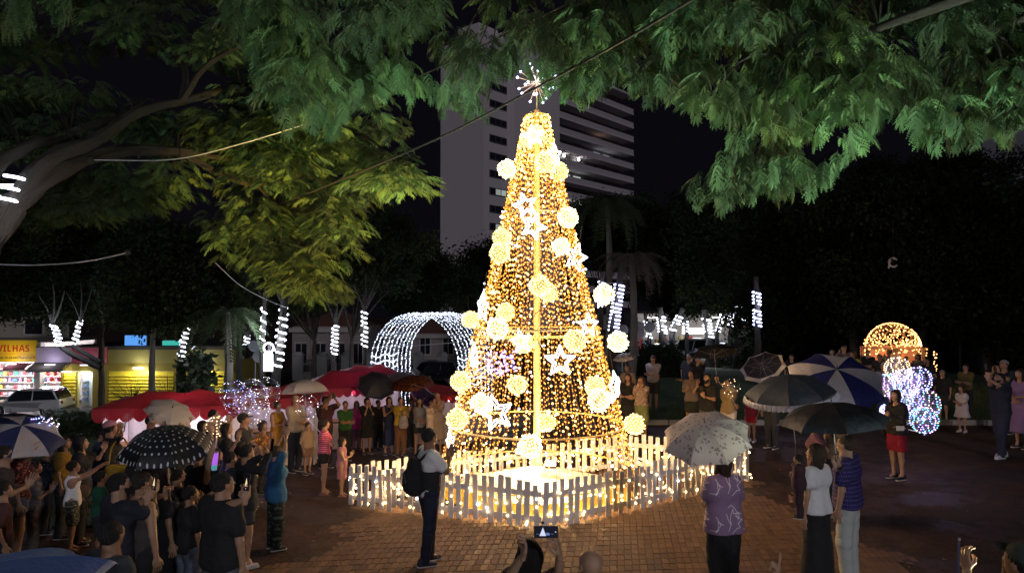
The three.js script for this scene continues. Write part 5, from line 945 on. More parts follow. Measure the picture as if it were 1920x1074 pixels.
// ---------------------------------------------------------------- shops, arch, cars, stalls, wrapped trunks
{ // yellow corner shop with roller shutters
  const d = 43, s = d / FOCAL, X = (px) => (px - 960) * s, Y = (py) => P(960, py, d).y, Z = -d, g0 = -2.58;
  const yellow = M('yellow wall paint', 0.21, 0.155, 0.016, 0.75, { bumpMap: grainBump, bumpScale: 0.004 }), slatM = M('yellow shutter', 0.72, 0.57, 0.045, 0.5), white = M('white wall', 0.6, 0.58, 0.56, 0.85), trim = M('dark trim', 0.06, 0.05, 0.05, 0.6);
  const t = thing('yellow_shop', 'yellow corner shop with three ribbed roller shutters and a small lit doorway', 'shop', V(X(280), g0, Z));
  const at = (px, py, dz = 0) => V(X(px) - X(280), Y(py) - g0, dz), W = (a) => a * s;
  const wall = (x0, y0, x1, y1, m, name = 'wall', dep = 0.3, dz = 0) => part(name, box(W(x1 - x0), W(y1 - y0), dep), m, t, at((x0 + x1) / 2, (y0 + y1) / 2, dz));
  wall(118, 764, 440, 774, yellow, 'base', 0.34); wall(178, 695, 205, 764, yellow); wall(330, 695, 345, 764, yellow); wall(428, 690, 442, 764, yellow); wall(118, 680, 442, 695, yellow, 'lintel');
  wall(205, 655, 442, 680, M('cream band', 0.26, 0.22, 0.07, 0.8), 'parapet', 0.36); wall(118, 690, 121, 764, yellow);
  part('back_wall', box(W(324), W(90), 0.2), white, t, at(280, 725, -5)); part('roof', box(W(330), 0.2, 6), trim, t, at(280, 652, -2.8)); part('side_wall', box(0.2, W(90), 5), yellow, t, at(441, 722, -2.6));
  const shutter = (x0, y0, x1, y1) => { const sh = part('roller_shutter', box(W(x1 - x0), W(y1 - y0), 0.02), slatM, t, at((x0 + x1) / 2, (y0 + y1) / 2, 0.02)); const g = new RoundedBoxGeometry(W(x1 - x0) - 0.02, 0.13, 0.13, 1, 0.045), n = Math.floor(W(y1 - y0) / 0.2); for (let i = 0; i < n; i++) part('slat', g, slatM, sh, V(0, -W(y1 - y0) / 2 + 0.1 + i * 0.2, 0.05)); for (const e of [-1, 1]) part('guide_rail', box(0.06, W(y1 - y0), 0.1), yellow, sh, V(e * W(x1 - x0) / 2, 0, 0.03)); return sh; };
  shutter(122, 697, 146, 763); shutter(206, 696, 329, 764); shutter(346, 692, 427, 764);
  const door = part('doorway', box(W(27), W(68), 0.06), M('door light wall', 0.55, 0.62, 0.66, 0.6), t, at(163, 731, -0.4));
  part('door_frame', merge([box(0.07, W(68), 0.12, -W(14), 0, 0.4), box(0.07, W(68), 0.12, W(14), 0, 0.4), box(W(30), 0.07, 0.12, 0, W(34), 0.4)]), M('pale yellow trim', 0.7, 0.62, 0.25, 0.5), door);
  part('shelf', merge([0.3, 0.7, 1.1, 1.5].map((y) => box(0.35, 0.03, 0.2, -0.18, y - 1, 0.15)).concat([0.42, 0.8, 1.22].map((y) => box(0.26, 0.16, 0.14, -0.18, y - 0.98, 0.15)))), M('shop goods blue', 0.2, 0.3, 0.5, 0.6), door);
  for (const px of [268, 384]) { const f = part('wall_lamp', new RoundedBoxGeometry(0.6, 0.09, 0.12, 1, 0.03), glow('tube lamp', 1, 1, 0.82, 12), t, at(px, 689, 0.45)); lamp(f, V(0, -0.1, 0.15), rgb(1, 1, 0.8), 9, 6); }
  const dl = part('door_lamp', box(0.5, 0.05, 0.1), glow('tube lamp', 1, 1, 0.82, 9), t, at(133, 696, 0.35)); lamp(dl, V(0, -0.08, 0.1), rgb(1, 0.97, 0.7), 2, 5);
  const il = part('ceiling_lamp', box(0.5, 0.05, 0.1), glow('tube lamp', 1, 1, 0.82, 9), t, at(163, 698, 0.1)); lamp(il, V(0, -0.1, 0.1), rgb(0.9, 1, 1), 2.5, 5);
  // poster boards above
  for (const [x0, y0, x1, y1, c, lab] of [[78, 650, 141, 679, [0.45, 0.38, 0.55], 'blank lilac fascia board over the grey awning'], [143, 650, 207, 680, [0.35, 0.06, 0.09], 'blank maroon fascia board over the yellow shop']]) { const b = thing('fascia_board', lab, 'sign', V(X((x0 + x1) / 2), Y((y0 + y1) / 2), Z + 0.4)); part('panel', new RoundedBoxGeometry(W(x1 - x0), W(y1 - y0), 0.12, 1, 0.02), M('fascia', ...c, 0.5), b); part('board_frame', merge([box(W(x1 - x0) + 0.06, 0.05, 0.16, 0, W(y1 - y0) / 2, 0), box(W(x1 - x0) + 0.06, 0.05, 0.16, 0, -W(y1 - y0) / 2, 0)]), trim, b); const f = part('sign_lamp', box(0.6, 0.05, 0.06), glow('small sign lamp', 0.9, 0.85, 1, 3), b, V(0, -W(y1 - y0) / 2 - 0.08, 0.35)); lamp(f, V(0, 0.25, 0.3), rgb(0.9, 0.85, 1), 1.0, 6); }
  // blue-lit window above
  for (const [x0, y0, x1, y1, c, lab] of [[218, 630, 258, 652, [0.12, 0.4, 1.0], 'blue glowing shop sign above the yellow shop'], [290, 640, 330, 652, [0.05, 0.5, 0.42], 'teal glowing shop sign above the second shutter']]) { const b = thing('light_box_sign', lab, 'sign', V(X((x0 + x1) / 2), Y((y0 + y1) / 2), Z - 1)); part('sign_light_face', new RoundedBoxGeometry(W(x1 - x0), W(y1 - y0), 0.15, 1, 0.03), glow('sign light ' + lab, ...c, 0.9), b); part('sign_housing', box(W(x1 - x0) + 0.1, W(y1 - y0) + 0.1, 0.1, 0, 0, -0.1), trim, b); }
  // the neighbouring variety shop at the left edge
  const v = thing('variety_shop', 'brightly lit open-fronted variety shop crammed with goods at the left edge', 'shop', V(X(20), g0, Z));
  const va = (px, py, dz = 0) => V(X(px) - X(20), Y(py) - g0, dz), hgt = Y(640) - g0;
  part('back_wall', box(W(260), hgt, 0.2), white, v, va(-12, 705, -3.4).setY(hgt / 2)); part('roof', box(W(262), 0.25, 4.2), trim, v, va(-12, 637, -1.7)); part('floor', box(W(240), 0.12, 3.8), concrete, v, va(-12, 775, -1.8).setY(0.1));
  part('pillar', box(0.35, hgt, 0.4), white, v, va(77, 705, 0.1).setY(hgt / 2)); part('upper_wall', box(W(262), W(45), 0.3), M('cream wall', 0.4, 0.36, 0.28, 0.8), v, va(-12, 613, -0.4));
  const window0 = part('upper_window', box(1.1, 1.0, 0.1), M('dark glass', 0.02, 0.02, 0.03, 0.1), v, va(60, 612, -0.2)); part('window_frame', merge([box(1.2, 0.08, 0.16, 0, 0.5, 0), box(1.2, 0.08, 0.16, 0, -0.5, 0), box(0.08, 1, 0.16, -0.56, 0, 0), box(0.08, 1, 0.16, 0.56, 0, 0)]), white, window0);
  const r = rng(5), cols = [[0.7, 0.1, 0.12], [0.75, 0.72, 0.7], [0.15, 0.3, 0.6], [0.65, 0.3, 0.5], [0.7, 0.5, 0.1], [0.1, 0.4, 0.3], [0.7, 0.65, 0.8]].map((c) => M('goods', ...c, 0.55)), gg = [new RoundedBoxGeometry(0.2, 0.24, 0.2, 1, 0.03), new RoundedBoxGeometry(0.26, 0.15, 0.2, 1, 0.03), new THREE.SphereGeometry(0.12, 10, 8), new THREE.CylinderGeometry(0.07, 0.09, 0.3, 10)];
  for (let k = 0; k < 6; k++) { const sh = part('display_shelf', box(W(200), 0.04, 0.5), white, v, va(-12, 705, -2.4).setY(0.4 + k * 0.42)); for (let i = 0; i < 22; i++) part('merchandise', gg[(r() * 4) | 0], cols[(r() * 7) | 0], sh, V(-W(100) + (i + r() * 0.7) * W(200) / 22, 0.14, r() * 0.2)); }
  for (const px of [-60, 10, 62, 100]) { const f = part('tube_lamp', box(1.3, 0.06, 0.12), glow('shop tube lamp', 1, 0.95, 1, 16), v, va(px, 684, -1.2)); lamp(f, V(0, -0.15, 0.1), rgb(1, 0.93, 1), 16, 10); }
  { // small red festoons in the doorway
    for (let i = 0; i < 5; i++) part('hanging_decoration', new THREE.SphereGeometry(0.14, 10, 8), cols[0], v, va(80 + i * 7, 702 + (i % 2) * 10, -0.6));
  }
  const sign = thing('shop_sign', 'long yellow shop sign with red capital letters above the variety shop', 'sign', V(X(-10), Y(657), Z + 0.35));
  const sw = W(176), shh = W(40), pic = canvasTexture(1024, 232, (c, w, h) => { c.fillStyle = '#f2c21c'; c.fillRect(0, 0, w, h); c.strokeStyle = '#d89a10'; c.lineWidth = 5; for (let i = 0; i < 6; i++) { c.beginPath(); c.moveTo(0, h * 0.62 + i * 12); c.quadraticCurveTo(w / 2, h * 0.5 + i * 16, w, h * 0.68 + i * 9); c.stroke(); } c.fillStyle = '#c81e14'; c.font = 'bold 104px sans-serif'; c.textAlign = 'right'; c.fillText('MARAVILHAS', w - 70, 124); c.fillStyle = '#3c4a16'; c.font = 'bold 44px sans-serif'; c.fillText('www.maravilhasdach', w - 6, 206); });
  part('panel', box(sw, shh, 0.14), M('sign edge', 0.5, 0.4, 0.06, 0.5), sign); part('lettering', new THREE.PlaneGeometry(sw - 0.04, shh - 0.04), new THREE.MeshPhysicalMaterial({ map: pic, roughness: 0.5 }), sign, V(0, 0, 0.074));
  for (const x of [-1.2, 1.6]) { const f = part('sign_lamp', box(0.5, 0.06, 0.07), glow('small sign lamp', 1, 0.93, 0.8, 4), sign, V(x, -shh / 2 - 0.1, 0.45)); lamp(f, V(0, 0.25, 0.35), rgb(1, 0.92, 0.75), 1.8, 6); }
  const awn = (px0, px1, py0, py1, c, lab) => { const a = thing('shop_awning', lab, 'awning', V(X((px0 + px1) / 2), Y(py0), Z + 0.3)); const n = 8, pos = []; const f = (u, w) => [(u - 0.5) * W(px1 - px0), -w * W(py1 - py0) * (0.55 + 0.45 * w), 0.1 + 1.0 * Math.sin(w * 1.4)]; for (let i = 0; i < n; i++) for (let j = 0; j < 5; j++) { const A = f(i / n, j / 5), B = f((i + 1) / n, j / 5), C = f((i + 1) / n, (j + 1) / 5), D = f(i / n, (j + 1) / 5); pos.push(...A, ...D, ...B, ...B, ...D, ...C); } const g = new THREE.BufferGeometry(); g.setAttribute('position', new THREE.Float32BufferAttribute(pos, 3)); g.computeVertexNormals(); part('canvas', g, cloth(c), a); part('awning_arm', merge([rod(V(-W(px1 - px0) / 2, 0, 0.05), V(-W(px1 - px0) / 2, -W(py1 - py0), 1.05), 0.02), rod(V(W(px1 - px0) / 2, 0, 0.05), V(W(px1 - px0) / 2, -W(py1 - py0), 1.05), 0.02)]), trim, a); };
  awn(36, 76, 679, 690, [0.12, 0.02, 0.06], 'small maroon awning below the yellow sign'); awn(78, 141, 680, 694, [0.14, 0.13, 0.12], 'grey folding awning below the lilac board');
}
// ---------------------------------------------------------------- cars
function car(label, name, pos, yaw, L, H, Wd, color, o = {}) {
  const t = thing(name, label, o.cat || 'car', pos); t.rotation.y = yaw;
  const paint = M('car paint', ...color, 0.28, { clearcoat: 0.8, clearcoatRoughness: 0.1, metalness: 0.3 }), glass = M('car window glass', 0.012, 0.014, 0.018, 0.06), black = M('tyre rubber', 0.02, 0.02, 0.02, 0.85), alloy = M('alloy', 0.5, 0.5, 0.52, 0.3, { metalness: 0.8 });
  const wr = H * 0.215, belt = H * 0.58, hood = o.van ? H * 0.56 : H * 0.56, x0 = -L / 2, x1 = L / 2, wf = x1 - L * 0.2, wb = x0 + L * 0.19;
  const body = new THREE.Shape(); body.moveTo(x0 + 0.04, H * 0.2); body.lineTo(wb - wr * 1.2, H * 0.18); body.absarc(wb, wr, wr * 1.18, Math.PI, 0, true); body.lineTo(wf - wr * 1.2, H * 0.16); body.absarc(wf, wr, wr * 1.18, Math.PI, 0, true); body.lineTo(x1 - 0.05, H * 0.2); body.quadraticCurveTo(x1 + 0.02, H * 0.33, x1 - 0.06, H * 0.44); body.quadraticCurveTo(x1 - L * 0.08, H * 0.52, x1 - L * 0.27, hood); body.lineTo(x0 + 0.1, belt + H * 0.04); body.quadraticCurveTo(x0 - 0.02, H * 0.45, x0 + 0.04, H * 0.2);
  const ex = (s, w, b, seg = 3) => new THREE.ExtrudeGeometry(s, { depth: w - 2 * b, bevelEnabled: true, bevelThickness: b, bevelSize: b * 0.8, bevelOffset: -b * 0.8, bevelSegments: seg, curveSegments: 14 }).translate(0, 0, -(w - 2 * b) / 2);
  part('body', ex(body, Wd, 0.10), paint, t);
  const cf = o.van ? x1 - L * 0.12 : x1 - L * 0.27, cr = x0 + (o.hatch ? 0.12 : o.van ? 0.08 : L * 0.12), rf = o.van ? x1 - L * 0.22 : x1 - L * 0.43, rr = x0 + (o.hatch ? L * 0.12 : o.van ? 0.12 : L * 0.27);
  const gl = new THREE.Shape(); gl.moveTo(cf, belt - 0.05); gl.quadraticCurveTo(lerp(cf, rf, 0.6), H * 0.86, rf, H * 0.955); gl.lineTo(rr, H * 0.94); gl.quadraticCurveTo(lerp(rr, cr, 0.7), H * 0.8, cr, belt - 0.03); gl.lineTo(cf, belt - 0.05);
  part('cabin_window', ex(gl, Wd * 0.86, 0.09), glass, t);
  const roof = new THREE.Shape(); roof.moveTo(rf + 0.12, H * 0.925); roof.quadraticCurveTo(rf - 0.1, H * 0.99, lerp(rf, rr, 0.5), H); roof.quadraticCurveTo(rr + 0.1, H * 0.99, rr - 0.02, H * 0.93); roof.lineTo(rf + 0.12, H * 0.925);
  part('roof', ex(roof, Wd * 0.84, 0.06), paint, t);
  for (const sd of [-1, 1]) {
    const z = sd * Wd * 0.432; part('door_pillar', merge([rod(V(cf - 0.02, belt, z), V(rf + 0.02, H * 0.95, z * 0.95), 0.032), rod(V(lerp(rf, rr, 0.42), belt, z), V(lerp(rf, rr, 0.45), H * 0.95, z * 0.95), 0.035), rod(V(cr + 0.1, belt, z), V(rr + 0.03, H * 0.95, z * 0.95), 0.05)]), paint, t);
    part('side_mirror', new RoundedBoxGeometry(0.14, 0.12, 0.16, 2, 0.04).translate(cf - 0.22, belt + 0.04, sd * (Wd / 2 + 0.06)), paint, t);
    part('door_handle', box(0.14, 0.025, 0.03, lerp(cf, cr, 0.42), belt * 0.86, sd * (Wd / 2 + 0.005)), alloy, t);
    part('headlight', new RoundedBoxGeometry(0.22, 0.13, 0.34, 2, 0.05).translate(x1 - 0.13, H * 0.42, sd * Wd * 0.34), o.lights ? glow('headlight lamp', 1, 0.95, 0.9, 5) : M('lamp lens', 0.5, 0.5, 0.52, 0.1), t);
    part('tail_light', new RoundedBoxGeometry(0.12, 0.2, 0.24, 2, 0.04).translate(x0 + 0.08, H * 0.5, sd * Wd * 0.38), o.tail ? glow('tail lamp', 1, 0.05, 0.03, 4) : M('tail lens', 0.2, 0.01, 0.01, 0.15), t);
    for (const x of [wf, wb]) { const w = part('wheel', new THREE.TorusGeometry(wr * 0.74, wr * 0.26, 8, 26), black, t, V(x, wr, sd * (Wd / 2 - 0.10))); const rim = part('rim', new THREE.CylinderGeometry(wr * 0.62, wr * 0.62, 0.1, 20).rotateX(Math.PI / 2), M('rim dark', 0.08, 0.08, 0.09, 0.4), w); const sp = []; for (let k = 0; k < 7; k++) { const a = k / 7 * 6.283; sp.push(rod(V(0, 0, sd * 0.06), V(Math.cos(a) * wr * 0.62, Math.sin(a) * wr * 0.62, sd * 0.055), 0.028)); } sp.push(new THREE.TorusGeometry(wr * 0.6, 0.02, 5, 22).translate(0, 0, sd * 0.055)); part('spokes', merge(sp), alloy, w); }
  }
  part('bumper', merge([new RoundedBoxGeometry(0.16, H * 0.13, Wd * 0.9, 2, 0.05).translate(x1 - 0.05, H * 0.26, 0), new RoundedBoxGeometry(0.16, H * 0.13, Wd * 0.9, 2, 0.05).translate(x0 + 0.06, H * 0.27, 0)]), M('bumper', 0.05, 0.05, 0.055, 0.5), t);
  return t;
}
car('silver hatchback parked in front of the bright variety shop', 'parked_car', G(58, 39.4, 0.03), Math.PI + 0.12, 4.0, 1.52, 1.72, [0.55, 0.56, 0.58], { hatch: true });
car('dark sedan behind the stalls, below the light-wrapped trunks', 'parked_car', G(578, 43, 0.03), Math.PI + 0.2, 4.4, 1.46, 1.75, [0.03, 0.035, 0.045], { lights: true });
car('black sport utility vehicle parked left of the lit tree', 'parked_car', G(806, 55, 0.03), Math.PI + 0.5, 4.3, 1.8, 1.85, [0.012, 0.012, 0.014], { hatch: true, lights: true });
car('white car at the left edge of the lit tree', 'parked_car', G(868, 57, 0.03), Math.PI + 0.6, 4.2, 1.5, 1.75, [0.6, 0.6, 0.62], {});
car('white car half hidden behind the left leg of the arch', 'parked_car', G(752, 52, 0.03), Math.PI - 0.1, 4.2, 1.5, 1.75, [0.5, 0.5, 0.52], { lights: false });
car('white delivery van on the lit street right of the tree', 'van', G(1305, 62, 0.05), Math.PI * 0.5 + 2.3, 4.6, 2.0, 1.85, [0.62, 0.66, 0.72], { van: true, cat: 'van' });
car('dark car parked left of the white van', 'parked_car', G(1245, 63, 0.05), 0.2, 4.2, 1.5, 1.75, [0.1, 0.1, 0.11], { tail: true });
car('dark car parked right of the white van', 'parked_car', G(1368, 64, 0.05), 0.3, 4.2, 1.5, 1.75, [0.06, 0.06, 0.07], { tail: true });
// ---------------------------------------------------------------- walk-through arch of lights
{
  const c = G(776, 36), t = thing('light_arch', 'walk-through tunnel arch of white lights left of the tall lit tree', 'light arch', c); t.rotation.y = -0.42;
  const R = 2.55, spring = 2.75, steel = M('arch steel', 0.3, 0.32, 0.36, 0.5), led = glow('arch led light', 0.72, 0.80, 1.0, 6.5), bul = new THREE.IcosahedronGeometry(0.028, 0), put = new THREE.Matrix4(), r = rng(3);
  for (let k = 0; k < 10; k++) {
    const z = -k * 0.41, f = (u) => { if (u < 0.2) return V(-R, spring * u / 0.2, z); if (u > 0.8) return V(R, spring * (1 - u) / 0.2, z); const a = Math.PI * (1 - (u - 0.2) / 0.6); return V(Math.cos(a) * R, spring + Math.sin(a) * R, z); };
    const pts = []; for (let i = 0; i <= 40; i++) pts.push(f(i / 40)); const h = part('hoop', tube(pts, 0.022, 80, 5), steel, t);
    const list = []; for (let i = 0; i < 130; i++) { const p = f((i + r() * 0.5) / 130); list.push(V(p.x + (r() - 0.5) * 0.05, p.y + (r() - 0.5) * 0.05, z + (r() - 0.5) * 0.05)); }
    const im = new THREE.InstancedMesh(bul, led, list.length); im.name = 'led_bulb'; im.userData.kind = 'stuff'; list.forEach((p, i) => im.setMatrixAt(i, put.makeTranslation(p.x, p.y, p.z))); h.add(im);
  }
  for (let i = 0; i <= 10; i++) { const a = Math.PI * i / 10; part('strut', rod(V(Math.cos(a) * R, spring + Math.sin(a) * R, 0), V(Math.cos(a) * R, spring + Math.sin(a) * R, -3.72), 0.018), steel, t); }
  const sw = []; for (const sd of [-1, 1]) for (let k = 0; k < 9; k++) { const y = 0.5 + k * 0.33; sw.push(tube([V(sd * R, y, 0), V(sd * R, y - 0.14, -0.6), V(sd * R, y, -1.24), V(sd * R, y - 0.14, -1.86), V(sd * R, y, -2.48)], 0.022, 20, 4)); }
  part('rope_light_swag', merge(sw), glow('arch rope light', 0.66, 0.74, 1.0, 3.4), t);
  for (const [x, y] of [[-2.2, 3], [0, 5.4], [2.2, 3]]) lamp(t, V(x * 0.9, y * 0.93, -1.2), rgb(0.78, 0.85, 1), 9, 10);
}
// ---------------------------------------------------------------- trunks wrapped with rope light
const darkBark = M('dark bark', 0.022, 0.018, 0.015, 0.95, { bumpMap: barkBump, bumpScale: 0.02 });
function wrapped(label, px, d, topPy, botPy, r, lean, turns, o = {}) {
  const b = G(px, d), t = thing('tree_trunk', 'bare ' + label, 'tree', b), A = P(px, botPy, d).sub(b), B = P(px + lean, topPy, d).sub(b);
  if (o.from) o.from = o.from.clone().sub(b);
  const ext = B.clone().add(B.clone().sub(A).multiplyScalar(0.4)), pts = [o.from || V(0, -0.1, 0), A, A.clone().lerp(B, 0.5).add(V(0.03, 0, 0)), B, ext];
  part('trunk', limb(pts, r * 1.1, r * 0.7, 16, 9), o.bark || darkBark, t);
  if (px < 1100) for (const [dx, dy] of [[-0.5, 1.2], [0.6, 1.4], [0.1, 1.7]]) part('limb', limb([B, B.clone().add(V(dx * 0.5, dy * 0.5, 0)), B.clone().add(V(dx, dy, 0.2))], r * 0.5, r * 0.2, 8, 6), o.bark || darkBark, t);
  const s = thing('led_light_string', 'white rope light spiralling up the ' + label, 'light string', b);
  const mat = o.mat || rope; spiral(s, (u) => A.clone().lerp(B, u), () => r * 1.02, turns, 8, o.r ?? 0.035, 0.42, mat, px);
  lamp(s, A.clone().lerp(B, 0.5).add(V(0, 0, r + 0.35)), o.color || rgb(0.8, 0.87, 1), o.power ?? 7, 10);
}
wrapped('leaning trunk before the third yellow shutter', 338, 35, 592, 668, 0.16, 14, 9);
wrapped('twin trunk, left stem, above the stalls', 491, 31, 570, 640, 0.11, 4, 4);
wrapped('twin trunk, thick right stem, above the stalls', 518, 31.2, 575, 700, 0.20, 14, 10, { power: 12, r: 0.042 });
wrapped('slim trunk between the twin trunk and the arch', 626, 35, 605, 664, 0.14, 3, 8);
wrapped('slim trunk touching the left side of the arch', 683, 34, 580, 650, 0.12, 0, 8);
wrapped('trunk far behind the dish antennas', 463, 46, 628, 650, 0.2, 0, 3, { power: 3 });
const blueRope = glow('blue led rope light', 0.55, 0.60, 1.0, 7);
wrapped('tall trunk at the right edge of the lit tree', 1150, 24, 530, 622, 0.15, 12, 13, { mat: blueRope, color: rgb(0.6, 0.65, 1), power: 5, r: 0.03 });
wrapped('trunk just behind the right edge of the lit tree', 1127, 27, 524, 560, 0.12, 2, 4, { mat: blueRope, color: rgb(0.6, 0.65, 1), power: 2, r: 0.03 });
wrapped('lone slim trunk on the dark lawn', 1421, 30, 545, 612, 0.14, -2, 10, { mat: blueRope, color: rgb(0.6, 0.65, 1), power: 6, r: 0.034 });
wrapped('forked trunk left of the bright shop across the street', 1243, 55, 590, 625, 0.3, -4, 6, { power: 14, r: 0.06 });
wrapped('leaning trunk left of the white van', 1262, 55, 590, 620, 0.25, 14, 5, { power: 10, r: 0.06 });
wrapped('trunk right of the white van', 1330, 54, 595, 632, 0.3, -6, 6, { power: 12, r: 0.06 });
wrapped('trunk with tangled lights beside the dark pillar', 1388, 48, 574, 600, 0.5, 6, 5, { power: 14, r: 0.06 });
wrapped('left fork above the grey awning', 112, 31, 606, 648, 0.12, -14, 6, { from: P(187, 690, 31), power: 9, r: 0.04 });
wrapped('right fork above the grey awning', 138, 31, 600, 645, 0.10, 12, 6, { from: P(187, 680, 31), power: 5, r: 0.035 });
wrapped('slim trunk at the left end of the lit street', 1218, 50, 600, 634, 0.16, -6, 5, { power: 5, r: 0.05 });
wrapped('slim leaning trunk just right of the shop fascia', 1346, 52, 588, 622, 0.16, 10, 6, { power: 5, r: 0.05 });
wrapped('short trunk before the bright shop', 1288, 57, 598, 622, 0.18, -3, 4, { power: 5, r: 0.05 });
wrapped('crooked trunk left of the tangled lights', 1372, 50, 582, 612, 0.16, -8, 5, { power: 5, r: 0.05 });
{ // glowing panel on the twin trunk
  const b = thing('light_box', 'small white light box with a rounded top fixed between the twin trunks', 'light box', P(503, 668, 30.4));
  const sh = new THREE.Shape(); sh.moveTo(-0.17, -0.6); sh.lineTo(0.17, -0.6); sh.lineTo(0.17, 0.05); sh.absarc(0, 0.05, 0.17, 0, Math.PI); sh.lineTo(-0.17, -0.6);
  part('light_panel', new THREE.ExtrudeGeometry(sh, { depth: 0.08, bevelSize: 0.015, bevelThickness: 0.015 }), glow('light panel', 0.85, 0.9, 1, 6), b); part('bracket', box(0.1, 1.0, 0.05, 0, 0, -0.06), M('dark trim', 0.06, 0.05, 0.05, 0.6), b); lamp(b, V(0, 0, 0.4), rgb(0.85, 0.9, 1), 6, 12);
  const o = thing('light_ring', 'small ring of white light above the light box between the trunks', 'light', P(503, 652, 30.2)); part('ring_light', new THREE.TorusGeometry(0.2, 0.035, 8, 28), rope, o); part('bracket', box(0.04, 0.3, 0.04, 0, -0.28, 0), M('dark trim', 0.06, 0.05, 0.05, 0.6), o);
}
// dish antennas and disks
const dishM = M('grey dish', 0.32, 0.33, 0.36, 0.7);
[[478, 648, 38, 'upper grey dish antenna left of the twin trunk'], [486, 668, 38, 'lower grey dish antenna left of the twin trunk'], [1167, 618, 40, 'grey disk decoration touching the lit tree'], [1198, 612, 42, 'upper left grey disk before the lit street'], [1198, 624, 42, 'lower left grey disk before the lit street'], [1218, 612, 44, 'right grey disk before the lit street']].forEach(([px, py, d, lab]) => { const q = P(px, py, d), b = thing('dish_antenna', lab, 'dish', q); const g = new THREE.LatheGeometry([new THREE.Vector2(0.001, 0), new THREE.Vector2(0.15, 0.01), new THREE.Vector2(0.28, 0.05), new THREE.Vector2(0.33, 0.1)], 22).rotateX(Math.PI / 2 + 0.25); part('dish', g, dishM, b); part('feed_arm', rod(V(0, -0.3, 0.08), V(0, 0, 0.3), 0.012), dishM, b); const gr = gh(q.x, q.z) - q.y; part('mast', rod(V(0, gr, -0.06), V(0, 0, -0.05), 0.03), dishM, b); });
